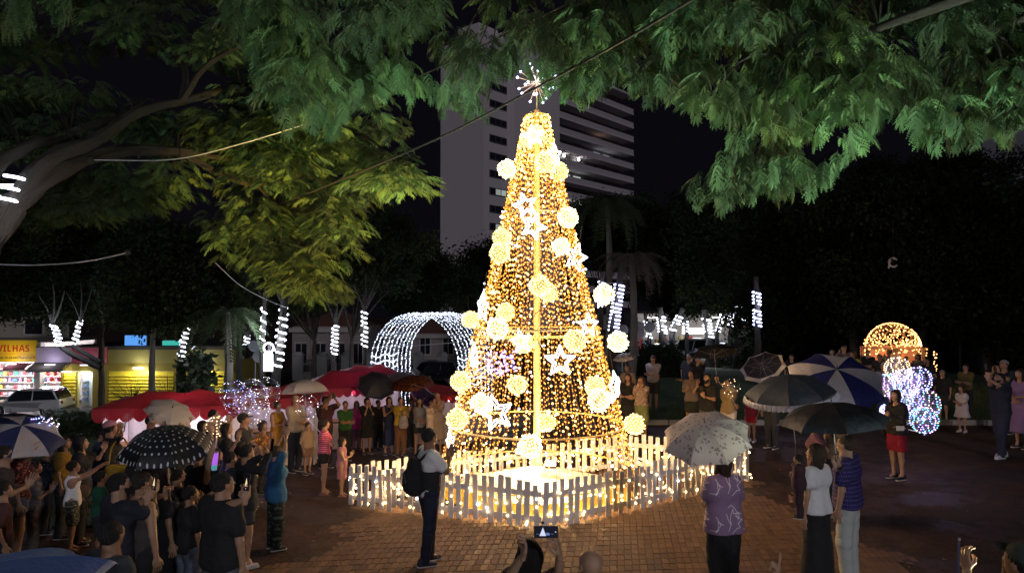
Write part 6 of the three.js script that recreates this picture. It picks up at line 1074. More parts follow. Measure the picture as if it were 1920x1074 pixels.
// house fronts behind the street
{
  const wallM = M('old house wall', 0.30, 0.26, 0.25, 0.9, { bumpMap: grainBump, bumpScale: 0.01 }), dk = M('dark glass', 0.02, 0.02, 0.03, 0.1), tr = M('stone trim', 0.42, 0.40, 0.37, 0.85), roofM = M('tile roof', 0.16, 0.07, 0.045, 0.9);
  const house = (px0, px1, d, pyTop, lab, cols) => { const s = d / FOCAL, c = G((px0 + px1) / 2, d), W = (px1 - px0) * s, H = P(960, pyTop, d).y - c.y, t = thing('old_house', lab, 'house', c); part('wall', box(W, H, 6, 0, H / 2, -3), wallM, t); part('cornice', box(W + 0.4, 0.35, 0.5, 0, H - 0.3, 0.1), tr, t); part('roof', new THREE.CylinderGeometry(0.4, 3.6, 1.4, 4, 1).rotateY(Math.PI / 4).scale(W / 5.2, 1, 1).translate(0, H + 0.7, -3), roofM, t); for (let i = 0; i < cols; i++) { const x = -W / 2 + (i + 0.5) * W / cols, w = part('window', box(1.0, 1.7, 0.1), dk, t, V(x, 2.0, 0.02)); part('window_frame', merge([box(1.3, 0.14, 0.2, 0, 0.9, 0), box(1.2, 0.12, 0.25, 0, -0.9, 0), box(0.12, 1.8, 0.2, -0.55, 0, 0), box(0.12, 1.8, 0.2, 0.55, 0, 0), box(0.06, 1.7, 0.16, 0, 0, 0)]), tr, w); part('pilaster', box(0.3, H - 0.5, 0.15, x + W / cols / 2 - 0.2, H / 2 - 0.2, 0.06), wallM, t); } };
  house(548, 690, 62, 612, 'old single-storey house with tall windows behind the slim wrapped trunk', 4); house(690, 905, 74, 625, 'dark old house behind the walk-through arch', 5);
  const w = thing('garden_wall', 'low street wall with white capped pillars and iron railings beyond the cars', 'wall', G(740, 59));
  const s = 59 / FOCAL; part('wall', box(370 * s, 0.7, 0.3, 0, 0.35, 0), tr, w);
  for (let i = 0; i < 9; i++) { const x = (-180 + i * 45) * s, p = part('pillar', box(0.75, 2.0, 0.6, 0, 1.0, 0), M('white wall', 0.6, 0.58, 0.56, 0.85), w, V(x, 0, 0.05)); part('pillar_cap', new THREE.CylinderGeometry(0.36, 0.62, 0.3, 4).rotateY(Math.PI / 4).translate(0, 2.15, 0), M('white wall', 0.6, 0.58, 0.56, 0.85), p); }
  for (let i = 0; i < 60; i++) part('railing_bar', rod(V(0, 0.7, 0), V(0, 1.7, 0), 0.02, 0.02, 5), M('iron', 0.05, 0.05, 0.05, 0.6), w, V((-180 + i * 6.1) * s, 0, 0.02));
  part('top_rail', box(370 * s, 0.05, 0.06, 0, 1.62, 0.02), M('iron', 0.05, 0.05, 0.05, 0.6), w);
  // open shop across the street on the right
  const c = G(1300, 78), k = 78 / FOCAL, sh = thing('corner_store', 'brightly lit white shop front far across the street right of the tree', 'shop', c), H = P(960, 585, 78).y - c.y;
  part('wall', box(230 * k, H, 0.4, 0, H / 2, -4), M('white wall', 0.6, 0.58, 0.56, 0.85), sh); part('roof', box(236 * k, 0.3, 6, 0, H, -1.5), tr, sh); part('side_wall', merge([box(0.3, H, 5, -115 * k, H / 2, -1.8), box(0.3, H, 5, 115 * k, H / 2, -1.8)]), M('white wall', 0.6, 0.58, 0.56, 0.85), sh);
  part('fascia_light_box', new RoundedBoxGeometry(38 * k, 11 * k, 0.3, 1, 0.05), glow('shop fascia light', 1, 0.97, 0.93, 5), sh, V(-2 * k, P(960, 620, 78).y - c.y, 0.3)); lamp(sh, V(-2 * k, P(960, 620, 78).y - c.y - 0.2, 1.2), rgb(1, 0.97, 0.95), 9, 30);
  for (const x of [-70, 55]) { const f = part('ceiling_lamp', box(1.6, 0.08, 0.2), glow('shop tube lamp', 1, 0.95, 1, 12), sh, V(x * k, H - 0.6, -1)); lamp(f, V(0, -0.3, 0.4), rgb(0.95, 0.97, 1), 5, 20); }
  const pr = rng(6); for (let i = 0; i < 16; i++) { const col = [[0.6, 0.08, 0.08], [0.2, 0.25, 0.4], [0.5, 0.5, 0.5], [0.4, 0.32, 0.12]][i % 4]; part('merchandise', new RoundedBoxGeometry(0.8, 0.7 + pr(), 0.5, 1, 0.06), M('goods', ...col, 0.6), sh, V((-95 + i * 12) * k, 0.7, -2.5)); }
  for (let i = 0; i < 6; i++) part('mullion', box(0.12, H * 0.7, 0.12, (-100 + i * 40) * k, H * 0.35, -0.4), tr, sh);
}
// ---------------------------------------------------------------- market stalls with red roofs
{
  const red = M('red awning cloth', 0.34, 0.015, 0.025, 0.7, { bumpMap: clothBump, bumpScale: 0.02, transmission: 0.15, thickness: 0 }), pinkR = M('pink red awning cloth', 0.46, 0.03, 0.075, 0.7, { bumpMap: clothBump, bumpScale: 0.02, transmission: 0.25, thickness: 0 }), white = M('white tent cloth', 0.72, 0.70, 0.74, 0.8, { bumpMap: clothBump, bumpScale: 0.02, transmission: 0.25, thickness: 0 }), pole = M('tent pole', 0.6, 0.6, 0.62, 0.4);
  const stall = (lab, px, d, w, dep, eaves, ridge, yaw, roofM, lampC, power) => {
    const t = thing('market_stall', lab, 'market stall', G(px, d)); t.rotation.y = yaw;
    const pos = [], uvs = [], nx = 14, nz = 8, f = (u, v) => { const x = (u - 0.5) * (w + 0.3), z = (v - 0.5) * (dep + 0.3), k = 1 - Math.abs(2 * v - 1), e = 1 - Math.pow(Math.abs(2 * u - 1), 3); return [x, eaves + (ridge - eaves) * Math.min(k, e * 1.1) - 0.06 * Math.sin(u * Math.PI * 3) ** 2 * k + 0.02 * Math.sin(u * 31), z]; };
    for (let i = 0; i < nx; i++) for (let j = 0; j < nz; j++) { const A = f(i / nx, j / nz), B = f((i + 1) / nx, j / nz), C = f((i + 1) / nx, (j + 1) / nz), D = f(i / nx, (j + 1) / nz); pos.push(...A, ...D, ...B, ...B, ...D, ...C); for (const q of [A, D, B, B, D, C]) uvs.push(q[0] * 0.5, q[2] * 0.5); }
    let g = new THREE.BufferGeometry(); g.setAttribute('position', new THREE.Float32BufferAttribute(pos, 3)); g = mergeVertices(g, 1e-3); g.computeVertexNormals(); planarUV(g, 0.6); part('roof', g, roofM, t);
    // scalloped valance round the eaves
    const val = (len) => { const a = [], n = Math.round(len / 0.26); for (let i = 0; i < n; i++) for (let k = 0; k < 8; k++) { const u0 = (i + k / 8) / n, u1 = (i + (k + 1) / 8) / n, h0 = 0.20 + 0.09 * Math.sin(k / 8 * Math.PI), h1 = 0.20 + 0.09 * Math.sin((k + 1) / 8 * Math.PI), x0 = (u0 - 0.5) * len, x1 = (u1 - 0.5) * len, zz = 0.02 * Math.sin(u0 * 40); a.push(x0, 0, 0, x0, -h0, zz, x1, 0, 0, x1, 0, 0, x0, -h0, zz, x1, -h1, zz); } const q = new THREE.BufferGeometry(); q.setAttribute('position', new THREE.Float32BufferAttribute(a, 3)); q.computeVertexNormals(); return q; };
    for (const [len, x, z, ry] of [[w + 0.3, 0, dep / 2 + 0.152, 0], [w + 0.3, 0, -dep / 2 - 0.152, 0], [dep + 0.3, w / 2 + 0.152, 0, Math.PI / 2], [dep + 0.3, -w / 2 - 0.152, 0, Math.PI / 2]]) { const m = part('valance', val(len), roofM, t, V(x, eaves + 0.03, z)); m.rotation.y = ry; }
    const sheet2 = (len, h) => { const q = new THREE.PlaneGeometry(len, h, 30, 4), p = q.attributes.position; for (let i = 0; i < p.count; i++) p.setZ(i, 0.035 * Math.sin(p.getX(i) * 9) + 0.02 * Math.sin(p.getX(i) * 21)); q.computeVertexNormals(); return q; };
    part('back_sheet', sheet2(w, eaves), white, t, V(0, eaves / 2, -dep / 2)); for (const e of [-1, 1]) { const m = part('side_sheet', sheet2(dep, eaves), white, t, V(e * w / 2, eaves / 2, 0)); m.rotation.y = Math.PI / 2; }
    for (const x of [-1, 1]) for (const z of [-1, 1]) part('pole', rod(V(0, 0, 0), V(0, eaves, 0), 0.025), pole, t, V(x * w / 2, 0, z * dep / 2));
    part('counter', box(w * 0.9, 0.06, 0.6, 0, 0.9, dep / 2 - 0.3), M('counter wood', 0.25, 0.15, 0.08, 0.7), t); part('counter_cloth', sheet2(w * 0.9, 0.86), white, t, V(0, 0.45, dep / 2 + 0.04));
    const b = part('hanging_lamp', new THREE.SphereGeometry(0.075, 14, 10), glow('stall lamp', ...lampC, 14), t, V(w * 0.06, eaves - 0.25, 0.1)); part('lamp_cord', rod(V(0, 0.07, 0), V(0, 0.5, 0), 0.006), M('dark wire', 0.05, 0.035, 0.02, 0.6), b); lamp(b, V(0, 0, 0), rgb(...lampC), power, 4);
  };
  stall('market stall with white sheets and a red scalloped roof behind the left crowd', 336, 15.8, 2.5, 1.6, 1.70, 1.97, 0.2, red, [0.95, 0.88, 1], 7);
  stall('second red-roofed stall, between the mustard dress and the white-sheeted stall', 515, 19.3, 2.2, 1.7, 1.76, 2.02, 0.2, red, [1, 0.8, 0.95], 1.6);
  stall('third stall with a crumpled deep red roof behind the chequered umbrella', 655, 23.6, 2.3, 2.0, 1.95, 2.45, 0.3, pinkR, [1, 0.75, 0.9], 1.4);
  stall('farthest pink-roofed stall at the foot of the arch', 692, 27.5, 2.0, 2.2, 2.3, 2.66, 0.3, pinkR, [1, 0.8, 0.95], 1.2);
  stall('stall with a dark red roof just left of the lit tree', 838, 25, 1.8, 1.8, 1.7, 1.95, -0.1, red, [1, 0.7, 0.7], 0.3);
}
// ---------------------------------------------------------------- lit pavilion on the lawn
{
  const c = G(1672, 28), t = thing('lit_pavilion', 'small domed trellis pavilion covered in warm fairy lights on the dark lawn', 'pavilion', c); t.rotation.y = -0.35;
  const wood = M('pavilion wood', 0.36, 0.19, 0.10, 0.7), R = 0.98, spring = 1.70, rise = 0.92, dep = 1.5;
  const D = (th, ph, k = 1) => V(R * k * Math.cos(ph) * Math.sin(th), spring + rise * k * Math.sin(ph), R * k * Math.cos(ph) * Math.cos(th) * 0.85);
  for (const x of [-1, 1]) for (const z of [-1, 1]) part('post', box(0.1, spring, 0.1, x * R * 0.95, spring / 2, z * dep / 2), wood, t);
  part('ring_beam', new THREE.TorusGeometry(R, 0.045, 6, 40).rotateX(Math.PI / 2).scale(1, 1, 0.85), wood, t, V(0, spring, 0));
  for (let k = 0; k < 15; k++) for (const dir of [1, -1]) { const pts = []; for (let i = 0; i <= 8; i++) { const ph = i / 8 * 1.5; pts.push(D(k / 15 * 6.2832 + dir * ph * 0.75, ph)); } part('lattice_strip', tube(pts, 0.016, 10, 4), wood, t); }
  part('front_beam', box(2.2, 0.1, 0.08, 0, spring, dep / 2), wood, t); part('back_board', box(2.1, spring, 0.05, 0, spring / 2, -dep / 2), M('terracotta board', 0.42, 0.2, 0.12, 0.8), t); part('side_board', merge([box(0.05, spring * 0.8, dep * 0.9, -R, spring * 0.4, 0)]), M('terracotta board', 0.42, 0.2, 0.12, 0.8), t);
  part('curtain', (() => { const q = new THREE.PlaneGeometry(0.42, spring, 14, 6), p = q.attributes.position; for (let i = 0; i < p.count; i++) { const y = p.getY(i) / spring + 0.5; p.setX(i, p.getX(i) * (1 - 0.55 * Math.sin(y * Math.PI))); p.setZ(i, 0.05 * Math.sin(p.getX(i) * 40)); } q.computeVertexNormals(); return q; })(), cloth([0.6, 0.42, 0.34]), t, V(0.05, spring / 2, dep / 2 - 0.06));
  const bul = new THREE.IcosahedronGeometry(0.021, 0), put = new THREE.Matrix4(), r = rng(9), pts = [];
  for (let i = 0; i < 60; i++) { const q = i / 59 * Math.PI, p = D(q < 1.5708 ? -1.25 : 1.9, q < 1.5708 ? q : Math.PI - q, 1.03); pts.push(p); }
  for (let i = 0; i < 300; i++) pts.push(D(-1.5 + 3.4 * Math.pow(r(), 0.8), 0.05 + 1.35 * r() * r() + 0.1 * r(), 1.03)); for (let i = 0; i < 40; i++) pts.push(V((r() - 0.5) * 2.2, spring - r() * 0.25, dep / 2 + 0.1)); for (let i = 0; i < 26; i++) pts.push(V(-R - 0.05, r() * spring, dep / 2)); for (let i = 0; i < 18; i++) pts.push(V(R + 0.3 + 0.1 * r(), 0.6 + r() * 1.0, dep / 2));
  const im = new THREE.InstancedMesh(bul, glow('pavilion bulb', 1, 0.48, 0.14, 7), pts.length); im.name = 'fairy_light'; im.userData.kind = 'stuff'; pts.forEach((p, i) => im.setMatrixAt(i, put.makeTranslation(p.x, p.y, p.z))); t.add(im);
  lamp(t, V(0, 1.55, 0.2), rgb(1, 0.5, 0.22), 5, 12); lamp(t, V(0, 2.3, 1.4), rgb(1, 0.55, 0.25), 2.5, 12);
  const fl = thing('lit_novelty', 'small glowing toy flower on a stick above the blue and white umbrella', 'toy', P(1562, 682, 19)); part('toy_light', new THREE.IcosahedronGeometry(0.1, 1).scale(1, 0.8, 1), glow('toy light', 1, 0.5, 0.1, 3), fl); part('toy_blue_light', new THREE.TorusGeometry(0.16, 0.03, 6, 18).rotateX(1.3).translate(0, -0.12, 0), glow('toy blue light', 0.25, 0.4, 1, 4), fl); part('stick', rod(V(0, -0.1, 0), V(0, -1.1, 0), 0.01), M('white stick', 0.8, 0.8, 0.8, 0.5), fl); lamp(fl, V(0, 0.15, 0.2), rgb(1, 0.6, 0.2), 0.2, 5);
}
// lamp posts, unlit but for a faint glow
[[1624, 470, 44, 'faintly glowing lantern post among the trees above the pavilion'], [1800, 450, 40, 'faintly glowing lantern post among the trees at the right']].forEach(([px, py, d, lab]) => { const b = G(px, d), t = thing('lamp_post', lab, 'lamp post', b), h = P(px, py, d).y - b.y, iron = M('iron', 0.05, 0.06, 0.055, 0.6); part('post', new THREE.CylinderGeometry(0.05, 0.09, h - 0.2, 10).translate(0, h / 2 - 0.1, 0), iron, t); part('lantern_light', new THREE.CylinderGeometry(0.17, 0.11, 0.34, 6), glow('dim lantern', 0.16, 0.34, 0.36, 0.32), t, V(0, h, 0)); part('lantern_cap', new THREE.ConeGeometry(0.22, 0.16, 6).translate(0, h + 0.25, 0), iron, t); });
// white statue-like ornament among the trees
{ const b = thing('hanging_ornament', 'pale curled ornament hanging among the dark trees above the pavilion', 'ornament', P(1676, 492, 36)); part('ring', new THREE.TorusGeometry(0.22, 0.05, 8, 20, 5).rotateZ(0.6), M('pale ornament', 0.55, 0.42, 0.40, 0.6), b); part('tail', tube([V(0.05, 0.2, 0), V(-0.15, 0.05, 0), V(-0.25, -0.3, 0)], 0.045, 10, 6), M('pale ornament', 0.55, 0.42, 0.40, 0.6), b); part('cord', rod(V(0, 0.2, 0), V(0, 2.4, 0), 0.01), M('dark wire', 0.05, 0.035, 0.02, 0.6), b); lamp(b, V(0, -0.6, 1.2), rgb(1, 0.75, 0.7), 0.25, 6); }
// ---------------------------------------------------------------- overhead cables
function cable(label, pts, r, m) { const o = thing('overhead_cable', label, 'cable', V(0, 0, 0)); part('cable', tube(pts, r, 40, 6), m, o); part('end_clamp', merge([pts[0], pts[pts.length - 1]].map((p) => box(0.06, 0.06, 0.06, p.x, p.y, p.z))), M('dark wire', 0.05, 0.035, 0.02, 0.6), o); }
const blackC = M('black cable', 0.02, 0.02, 0.02, 0.5), greyC = M('grey cable', 0.4, 0.4, 0.42, 0.5);
cable('thick black cable sagging across the view in front of the burst', [P(430, 418, 12), P(620, 345, 10.2), P(830, 255, 8.6), P(1010, 162, 7.4), P(1170, 75, 6.4), P(1330, -20, 5.6)], 0.014, blackC);
cable('black cable crossing the leaves at the top, left of the burst', [P(640, 205, 11), P(760, 155, 9.5), P(900, 88, 8), P(1085, -4, 6.8), P(1200, -60, 6)], 0.010, blackC);
cable('pale cable sagging at the left edge below the light rope', [P(-40, 494, 10), P(60, 497, 10.2), P(160, 490, 10.5), P(238, 474, 11)], 0.010, greyC);
cable('thin pale cable crossing the dark limbs of the left tree', [P(170, 300, 9.4), P(330, 298, 9.6), P(450, 270, 9.8), P(575, 232, 10)], 0.007, greyC);
cable('thin cable running down to the light-wrapped twin trunk', [P(400, 490, 16), P(450, 535, 20), P(500, 562, 25), P(535, 576, 30)], 0.012, greyC);
cable('cable strung from the blue-lit trunk to its neighbour', [P(1125, 525, 26), P(1140, 530, 25), P(1160, 530, 24)], 0.012, greyC);
cable('utility cable across the street below the arch', [P(690, 656, 48), P(780, 648, 48), P(880, 640, 48), P(1000, 630, 48)], 0.03, greyC);
// two park lamps behind the place where the photograph was taken
for (const [x, z, k, lab] of [[4.6, 6.5, 84, 'park lamp post standing behind the viewer on the right'], [-5.5, 6.6, 12, 'park lamp post standing behind the viewer on the left']]) {
  const t = thing('park_lamp', lab, 'lamp post', V(x, 0, z)), iron = M('iron', 0.05, 0.06, 0.055, 0.6);
  part('post', new THREE.CylinderGeometry(0.05, 0.08, 4.0, 10).translate(0, 2.0, 0), iron, t); part('globe_lamp', new THREE.SphereGeometry(0.2, 20, 14), glow('park lamp globe', 0.84, 0.9, 1, 16), t, V(0, 4.2, 0)); part('cap', new THREE.ConeGeometry(0.2, 0.12, 12).translate(0, 4.46, 0), iron, t);
  lamp(t, V(0, 4.2, 0), rgb(0.80, 0.88, 1.0), k, 10);
}
// garden floodlights on the ground this side of the square, aimed up into the crowns
for (const [x, z, aim, c, k, ang, lab] of [[5.6, -4.6, P(1560, 110, 8), [0.76, 1, 0.80], 240, 0.75, 'garden floodlight aimed up into the hanging branches on the right'], [4.4, -5.0, P(1000, 70, 8), [0.9, 1, 0.62], 140, 0.6, 'garden floodlight aimed up into the hanging branches in the middle'], [-1.4, -3.8, P(690, 90, 8.2), [0.74, 1, 0.80], 150, 0.36, 'garden floodlight aimed up into the hanging branches on the left'], [-1.3, -5.4, P(630, 370, 11.6), [1, 0.66, 0.15], 640, 0.36, 'warm garden floodlight aimed up at the spreading tree']]) {
  const t = thing('garden_floodlight', lab, 'floodlight', V(x, 0.22, z)), dir = aim.clone().sub(t.position).normalize(), iron = M('iron', 0.05, 0.06, 0.055, 0.6);
  const head = part('lamp_housing', new RoundedBoxGeometry(0.24, 0.18, 0.1, 1, 0.02), iron, t); head.quaternion.setFromUnitVectors(V(0, 0, 1), dir);
  part('lens_lamp', box(0.2, 0.14, 0.01, 0, 0, 0.056), glow('floodlight lens ' + c, ...c, 6), head); part('stake', rod(V(0, -0.24, 0), V(0, -0.06, 0), 0.02), iron, t);
  const sp = new THREE.SpotLight(rgb(...c), k, 0, ang, 0.7, 2); sp.position.copy(dir).multiplyScalar(0.1); sp.target.position.copy(dir).multiplyScalar(5); sp.shadow.radius = 3; t.add(sp, sp.target);
}
// ---------------------------------------------------------------- the crowd
const BLK = [0.016, 0.016, 0.018], DK = [0.03, 0.03, 0.036], NAVY = [0.018, 0.026, 0.075], WHT = [0.78, 0.77, 0.76], GRY = [0.2, 0.2, 0.21], KHA = [0.32, 0.26, 0.19], DEN = [0.07, 0.10, 0.17], MAR = [0.12, 0.018, 0.022], MUST = [0.42, 0.2, 0.02], TAN = [0.36, 0.25, 0.16];
const tr = (c, loose) => ({ t: 'trousers', c, loose }), st = (c, long) => ({ t: 'shorts', c, long }), sk = (c, hem, flare) => ({ t: 'skirt', c, hem, flare });
const pat = (name, draw, rx, size = 256, rough = 0.85) => { const t = canvasTexture(size, size, draw, [rx, rx]); const m = new THREE.MeshPhysicalMaterial({ map: t, roughness: rough, side: THREE.DoubleSide, bumpMap: clothBump, bumpScale: 0.006 }); m.name = name; return m; };
const vineM = pat('lavender vine print', (c, w) => { c.fillStyle = '#8f7392'; c.fillRect(0, 0, w, w); c.strokeStyle = '#e6dae0'; c.lineWidth = 5; const r = rng(4); for (let i = 0; i < 9; i++) { let x = r() * w, y = r() * w; c.beginPath(); c.moveTo(x, y); for (let k = 0; k < 4; k++) { x += (r() - 0.5) * 90; y += (r() - 0.3) * 80; c.lineTo(x, y); } c.stroke(); } }, 2.4);
const plaidM = pat('blue violet plaid', (c, w) => { c.fillStyle = '#22265c'; c.fillRect(0, 0, w, w); for (let i = 0; i < 4; i++) { c.fillStyle = 'rgba(70,60,140,0.55)'; c.fillRect(i * 64, 0, 26, w); c.fillStyle = 'rgba(16,18,50,0.55)'; c.fillRect(0, i * 64, w, 26); c.fillStyle = 'rgba(190,120,170,0.5)'; c.fillRect(i * 64 + 44, 0, 5, w); c.fillRect(0, i * 64 + 44, w, 5); } }, 5);
const motley = (seed, base, cols) => pat('printed cloth ' + seed, (c, w) => { c.fillStyle = base; c.fillRect(0, 0, w, w); const r = rng(seed); for (let i = 0; i < 70; i++) { c.fillStyle = cols[(r() * cols.length) | 0]; c.beginPath(); c.ellipse(r() * w, r() * w, 6 + r() * 14, 4 + r() * 9, r() * 3, 0, 7); c.fill(); } }, 3.5);
const tropic = motley(2, '#7a4a22', ['#c88a2a', '#2f5a34', '#a33c22', '#e0c070']), floralTop = motley(3, '#b49a90', ['#8e4a4a', '#5c6a5a', '#d8c8c0']), redPrint = motley(5, '#3a0c10', ['#6a1a1c', '#a05848', '#1a0608']), leafTrousers = motley(6, '#101614', ['#26362e', '#4c5e50', '#0a0e0c']), camo = motley(8, '#3c4034', ['#6c6c58', '#20241c', '#8a8676']);
const pinkStripe = pat('pink striped print', (c, w) => { c.fillStyle = '#b8385c'; c.fillRect(0, 0, w, w); c.fillStyle = '#e4a0ae'; for (let i = 0; i < 8; i++) c.fillRect(0, i * 32, w, 9); c.fillStyle = '#4a1830'; for (let i = 0; i < 20; i++) c.fillRect(hash(i, 1, 9) * w, 96 + hash(i, 2, 9) * 60, 14, 5); }, 3.2);
const who = {};
const add = (key, o) => (who[key] = person(o));
const hand = (at, dir, palm, pose) => ({ at, dir, palm, pose });

// -- the near figures
const backpackMan = add('backpack', { px: 804, py: 803, d: 9.62, man: true, skin: 3, hair: 'short', hairC: 'black', arms: 'claphigh', top: { c: WHT, sl: 'short', hem: 0.86 }, bottom: tr([0.012, 0.016, 0.04], 0.95), shoes: [0.02, 0.025, 0.05], step: 0.07, stance: 0.09, label: 'man wearing a black backpack over a white tee, hands raised before the fence', turn: -0.7 });
{ // black vest over the tee and the backpack
  const b = backpackMan, k = thing('backpack', 'black backpack on the back of the standing man in front of the fence', 'backpack', b.world(b.S(0, 1.17, -0.20))); k.rotation.y = b.yaw;
  const F = new Field(); F.bone(V(0, -0.14, 0), V(0, 0.10, 0), 0.17, 0.14, 0.05, [1.05, 1, 1.5]); F.bone(V(0, -0.12, -0.09), V(0, -0.02, -0.09), 0.11, 0.10, 0.04, [1, 1, 1.6]); F.cut((x, y) => -y - 0.26);
  part('bag', planarUV(F.mesh(0.014), 4), cloth(BLK), k); for (const sd of [-1, 1]) part('strap', tube([V(sd * 0.11, 0.20, 0.04), V(sd * 0.135, 0.30, 0.16), V(sd * 0.13, 0.22, 0.30), V(sd * 0.13, 0.02, 0.33), V(sd * 0.16, -0.14, 0.18), V(sd * 0.13, -0.2, 0.04)], 0.017, 30, 6), cloth(BLK), k); part('zip_pocket', new THREE.TorusGeometry(0.1, 0.006, 5, 22, Math.PI).translate(0, -0.07, -0.155), M('zip', 0.1, 0.1, 0.1, 0.4), k);
  const J = new Field(), s = b.s; J.bone(b.S(-0.07, 1.14, 0), b.S(0.07, 1.14, 0), 0.148, 0.148, 0.05, [1, 0.7, 1.05]); J.bone(b.S(-0.06, 0.99, 0), b.S(0.06, 0.99, 0), 0.138, 0.138, 0.05); J.cut((x, y) => 0.9 * s - y); J.cut((x, y) => y - 1.22 * s); part('vest', planarUV(J.mesh(0.0155), 1), cloth(BLK), b.o);
}
add('photographer', { px: 990, py: 1014, d: 5.25, skin: 1, hair: 'long', hairC: 'black', yaw: Math.PI, fine: 0, arms: { L: hand(P(1052, 1003, 4.72), V(0.15, 1, -0.35), V(1, 0, 0.1), 'phone'), R: hand(P(996, 1003, 4.72), V(-0.15, 1, -0.35), V(1, 0, -0.1), 'phone') }, top: { c: DK }, bottom: tr(BLK), label: 'dark-haired person in front holding a phone sideways with both hands raised' });
phone(who.photographer, 'phone held sideways in two raised hands at the bottom centre', true, P(1024, 997, 4.68));
add('bald', { px: 1108, py: 1031, d: 5.1, man: true, skin: 1, hair: 'bald', yaw: Math.PI + 0.1, fine: 0, top: { c: GRY }, bottom: tr(DK), label: 'bald man at the bottom edge, just right of the raised phone' });
const floral = add('floral', { px: 1356, py: 860, d: 8.4, h: 1.69, fat: 1.16, skin: 1, hair: 'bob', hairC: 'brown', arms: { R: 'chest', L: 'down' }, top: { c: vineM, sl: 'short', hem: 0.84, loose: 0.04, flare: 0.16 }, bottom: tr(BLK, 1.15), label: 'woman in a lavender vine-print blouse and black trousers under the floral umbrella', turn: -0.1 });
const coupleW = add('coupleW', { px: 1531, py: 833, d: 8.75, skin: 1, hair: 'verylong', hairC: 'brown', arms: { L: 'hold', R: 'down' }, top: { c: WHT, sl: 'cap', hem: 0.93, ruffle: 0.03 }, bottom: sk(BLK, 0.12, 0.17), label: 'long-haired woman in a white ruffled top and long black skirt carrying a baby', headTurn: 0.3 });
const coupleM = add('coupleM', { px: 1588, py: 816, d: 8.95, man: true, skin: 1, hair: 'short', hairC: 'brown', fat: 1.08, top: { c: plaidM, sl: 'short', hem: 0.90, loose: 0.034 }, bottom: tr([0.46, 0.48, 0.45], 1.05), shoes: [0.3, 0.26, 0.2], arms: { L: hand(P(1556, 862, 8.6), V(-0.2, 1, 0.1), V(0.6, 0, -0.8)), R: 'down' }, turn: 0.15, label: 'man in a blue plaid shirt and pale trousers holding up a black umbrella' });
add('baby', { px: 1498, py: 852, d: 8.5, h: 0.74, lift: 0, skin: 1, hair: 'short', hairC: 'dark', baby: true, fine: 0, arms: { L: 'side', R: 'fold' }, top: { c: [0.05, 0.02, 0.03], sl: 'long', hem: 0.8 }, bottom: tr([0.04, 0.02, 0.03]), label: 'baby in dark clothes carried on the arm of the woman in white', turn: 0.6 });
who.baby.o.position.y = P(1498, 852, 8.5).y - 0.74;
add('hand1', { px: 1455, py: 1118, d: 4.7, h: undefined, skin: 1, hair: 'short', hairC: 'dark', yaw: Math.PI - 0.2, fine: 0, arms: { R: hand(P(1466, 1046, 4.55), V(-0.12, 1, -0.2), V(0.9, 0, 0.4), 'point'), L: 'down' }, top: { c: GRY }, bottom: tr(DK), label: 'person below the frame edge lifting one finger under the couple' });
add('hand2', { px: 1815, py: 1116, d: 4.7, skin: 2, man: true, hair: 'short', hairC: 'dark', yaw: Math.PI, fine: 0, arms: { L: hand(P(1798, 1050, 4.5), V(0.1, 1, -0.2), V(-0.8, 0, 0.5), 'grip'), R: 'down' }, top: { c: DK }, bottom: tr(DK), label: 'person below the frame edge gripping a thin dark rod at the lower right' });
{ const o = thing('thin_rod', 'thin dark rod held upright at the bottom edge on the right', 'rod', P(1796, 1022, 4.5)); part('rod', rod(V(0, -0.22, 0), V(0.012, 0.03, 0), 0.008, 0.006), M('rod', 0.05, 0.06, 0.12, 0.3), o); part('tip', rod(V(0.012, 0.03, 0), V(0.013, 0.045, 0), 0.008), M('rod tip', 0.3, 0.3, 0.32, 0.3), o); }
add('edgecap', { px: 1920, py: 1022, d: 4.8, skin: 2, man: true, hair: 'short', hairC: 'black', cap: [0.03, 0.04, 0.035], yaw: Math.PI + 0.4, fine: 0, arms: { R: 'phone', L: 'face' }, top: { c: DK }, bottom: tr(DK), label: 'person in a dark cap cut by the lower right corner' });
// -- left crowd, nearest rows
add('blackTee', { px: 416, py: 886, d: 7.0, man: true, skin: 1, hair: 'short', hairC: 'black', fat: 1.1, arms: { R: hand(P(478, 920, 6.75), V(0.0, 1, 0.1), V(-0.6, 0, -0.8), 'phone'), L: 'down' }, top: { c: BLK, hem: 0.86, loose: 0.035 }, bottom: tr([0.10, 0.11, 0.14]), label: 'broad man in a plain black tee filming with one raised hand, back turned' });
phone(who.blackTee, 'phone with a lit screen raised by the broad man in black', false, P(462, 904, 6.8));
add('greyFront', { px: 207, py: 978, d: 5.75, man: true, skin: 2, hair: 'short', hairC: 'black', top: { c: [0.06, 0.065, 0.075], hem: 0.86 }, bottom: tr(DK), label: 'short-haired man in a grey shirt nearest the camera at the lower left', headTurn: 0.3 });
add('beard', { px: 222, py: 888, d: 7.25, man: true, skin: 1, hair: 'short', hairC: 'black', beard: true, arms: 'phone', top: { c: [0.02, 0.022, 0.035] }, bottom: tr([0.012, 0.012, 0.02]), label: 'bearded man in a dark tee standing left of the person in glasses' });
add('glassesPhone', { px: 266, py: 885, d: 7.4, skin: 1, hair: 'short', hairC: 'dark', glasses: true, man: true, arms: { R: hand(P(286, 925, 7.0), V(0, 1, 0.1), V(-0.6, 0, -0.8), 'phone'), L: 'down' }, top: { c: [0.05, 0.045, 0.04], sl: 'none' }, bottom: tr(BLK), label: 'person with glasses in a sleeveless dark top holding up a phone' });
phone(who.glassesPhone, 'phone with a lit screen held by the person with glasses', false, P(289, 903, 7.1));
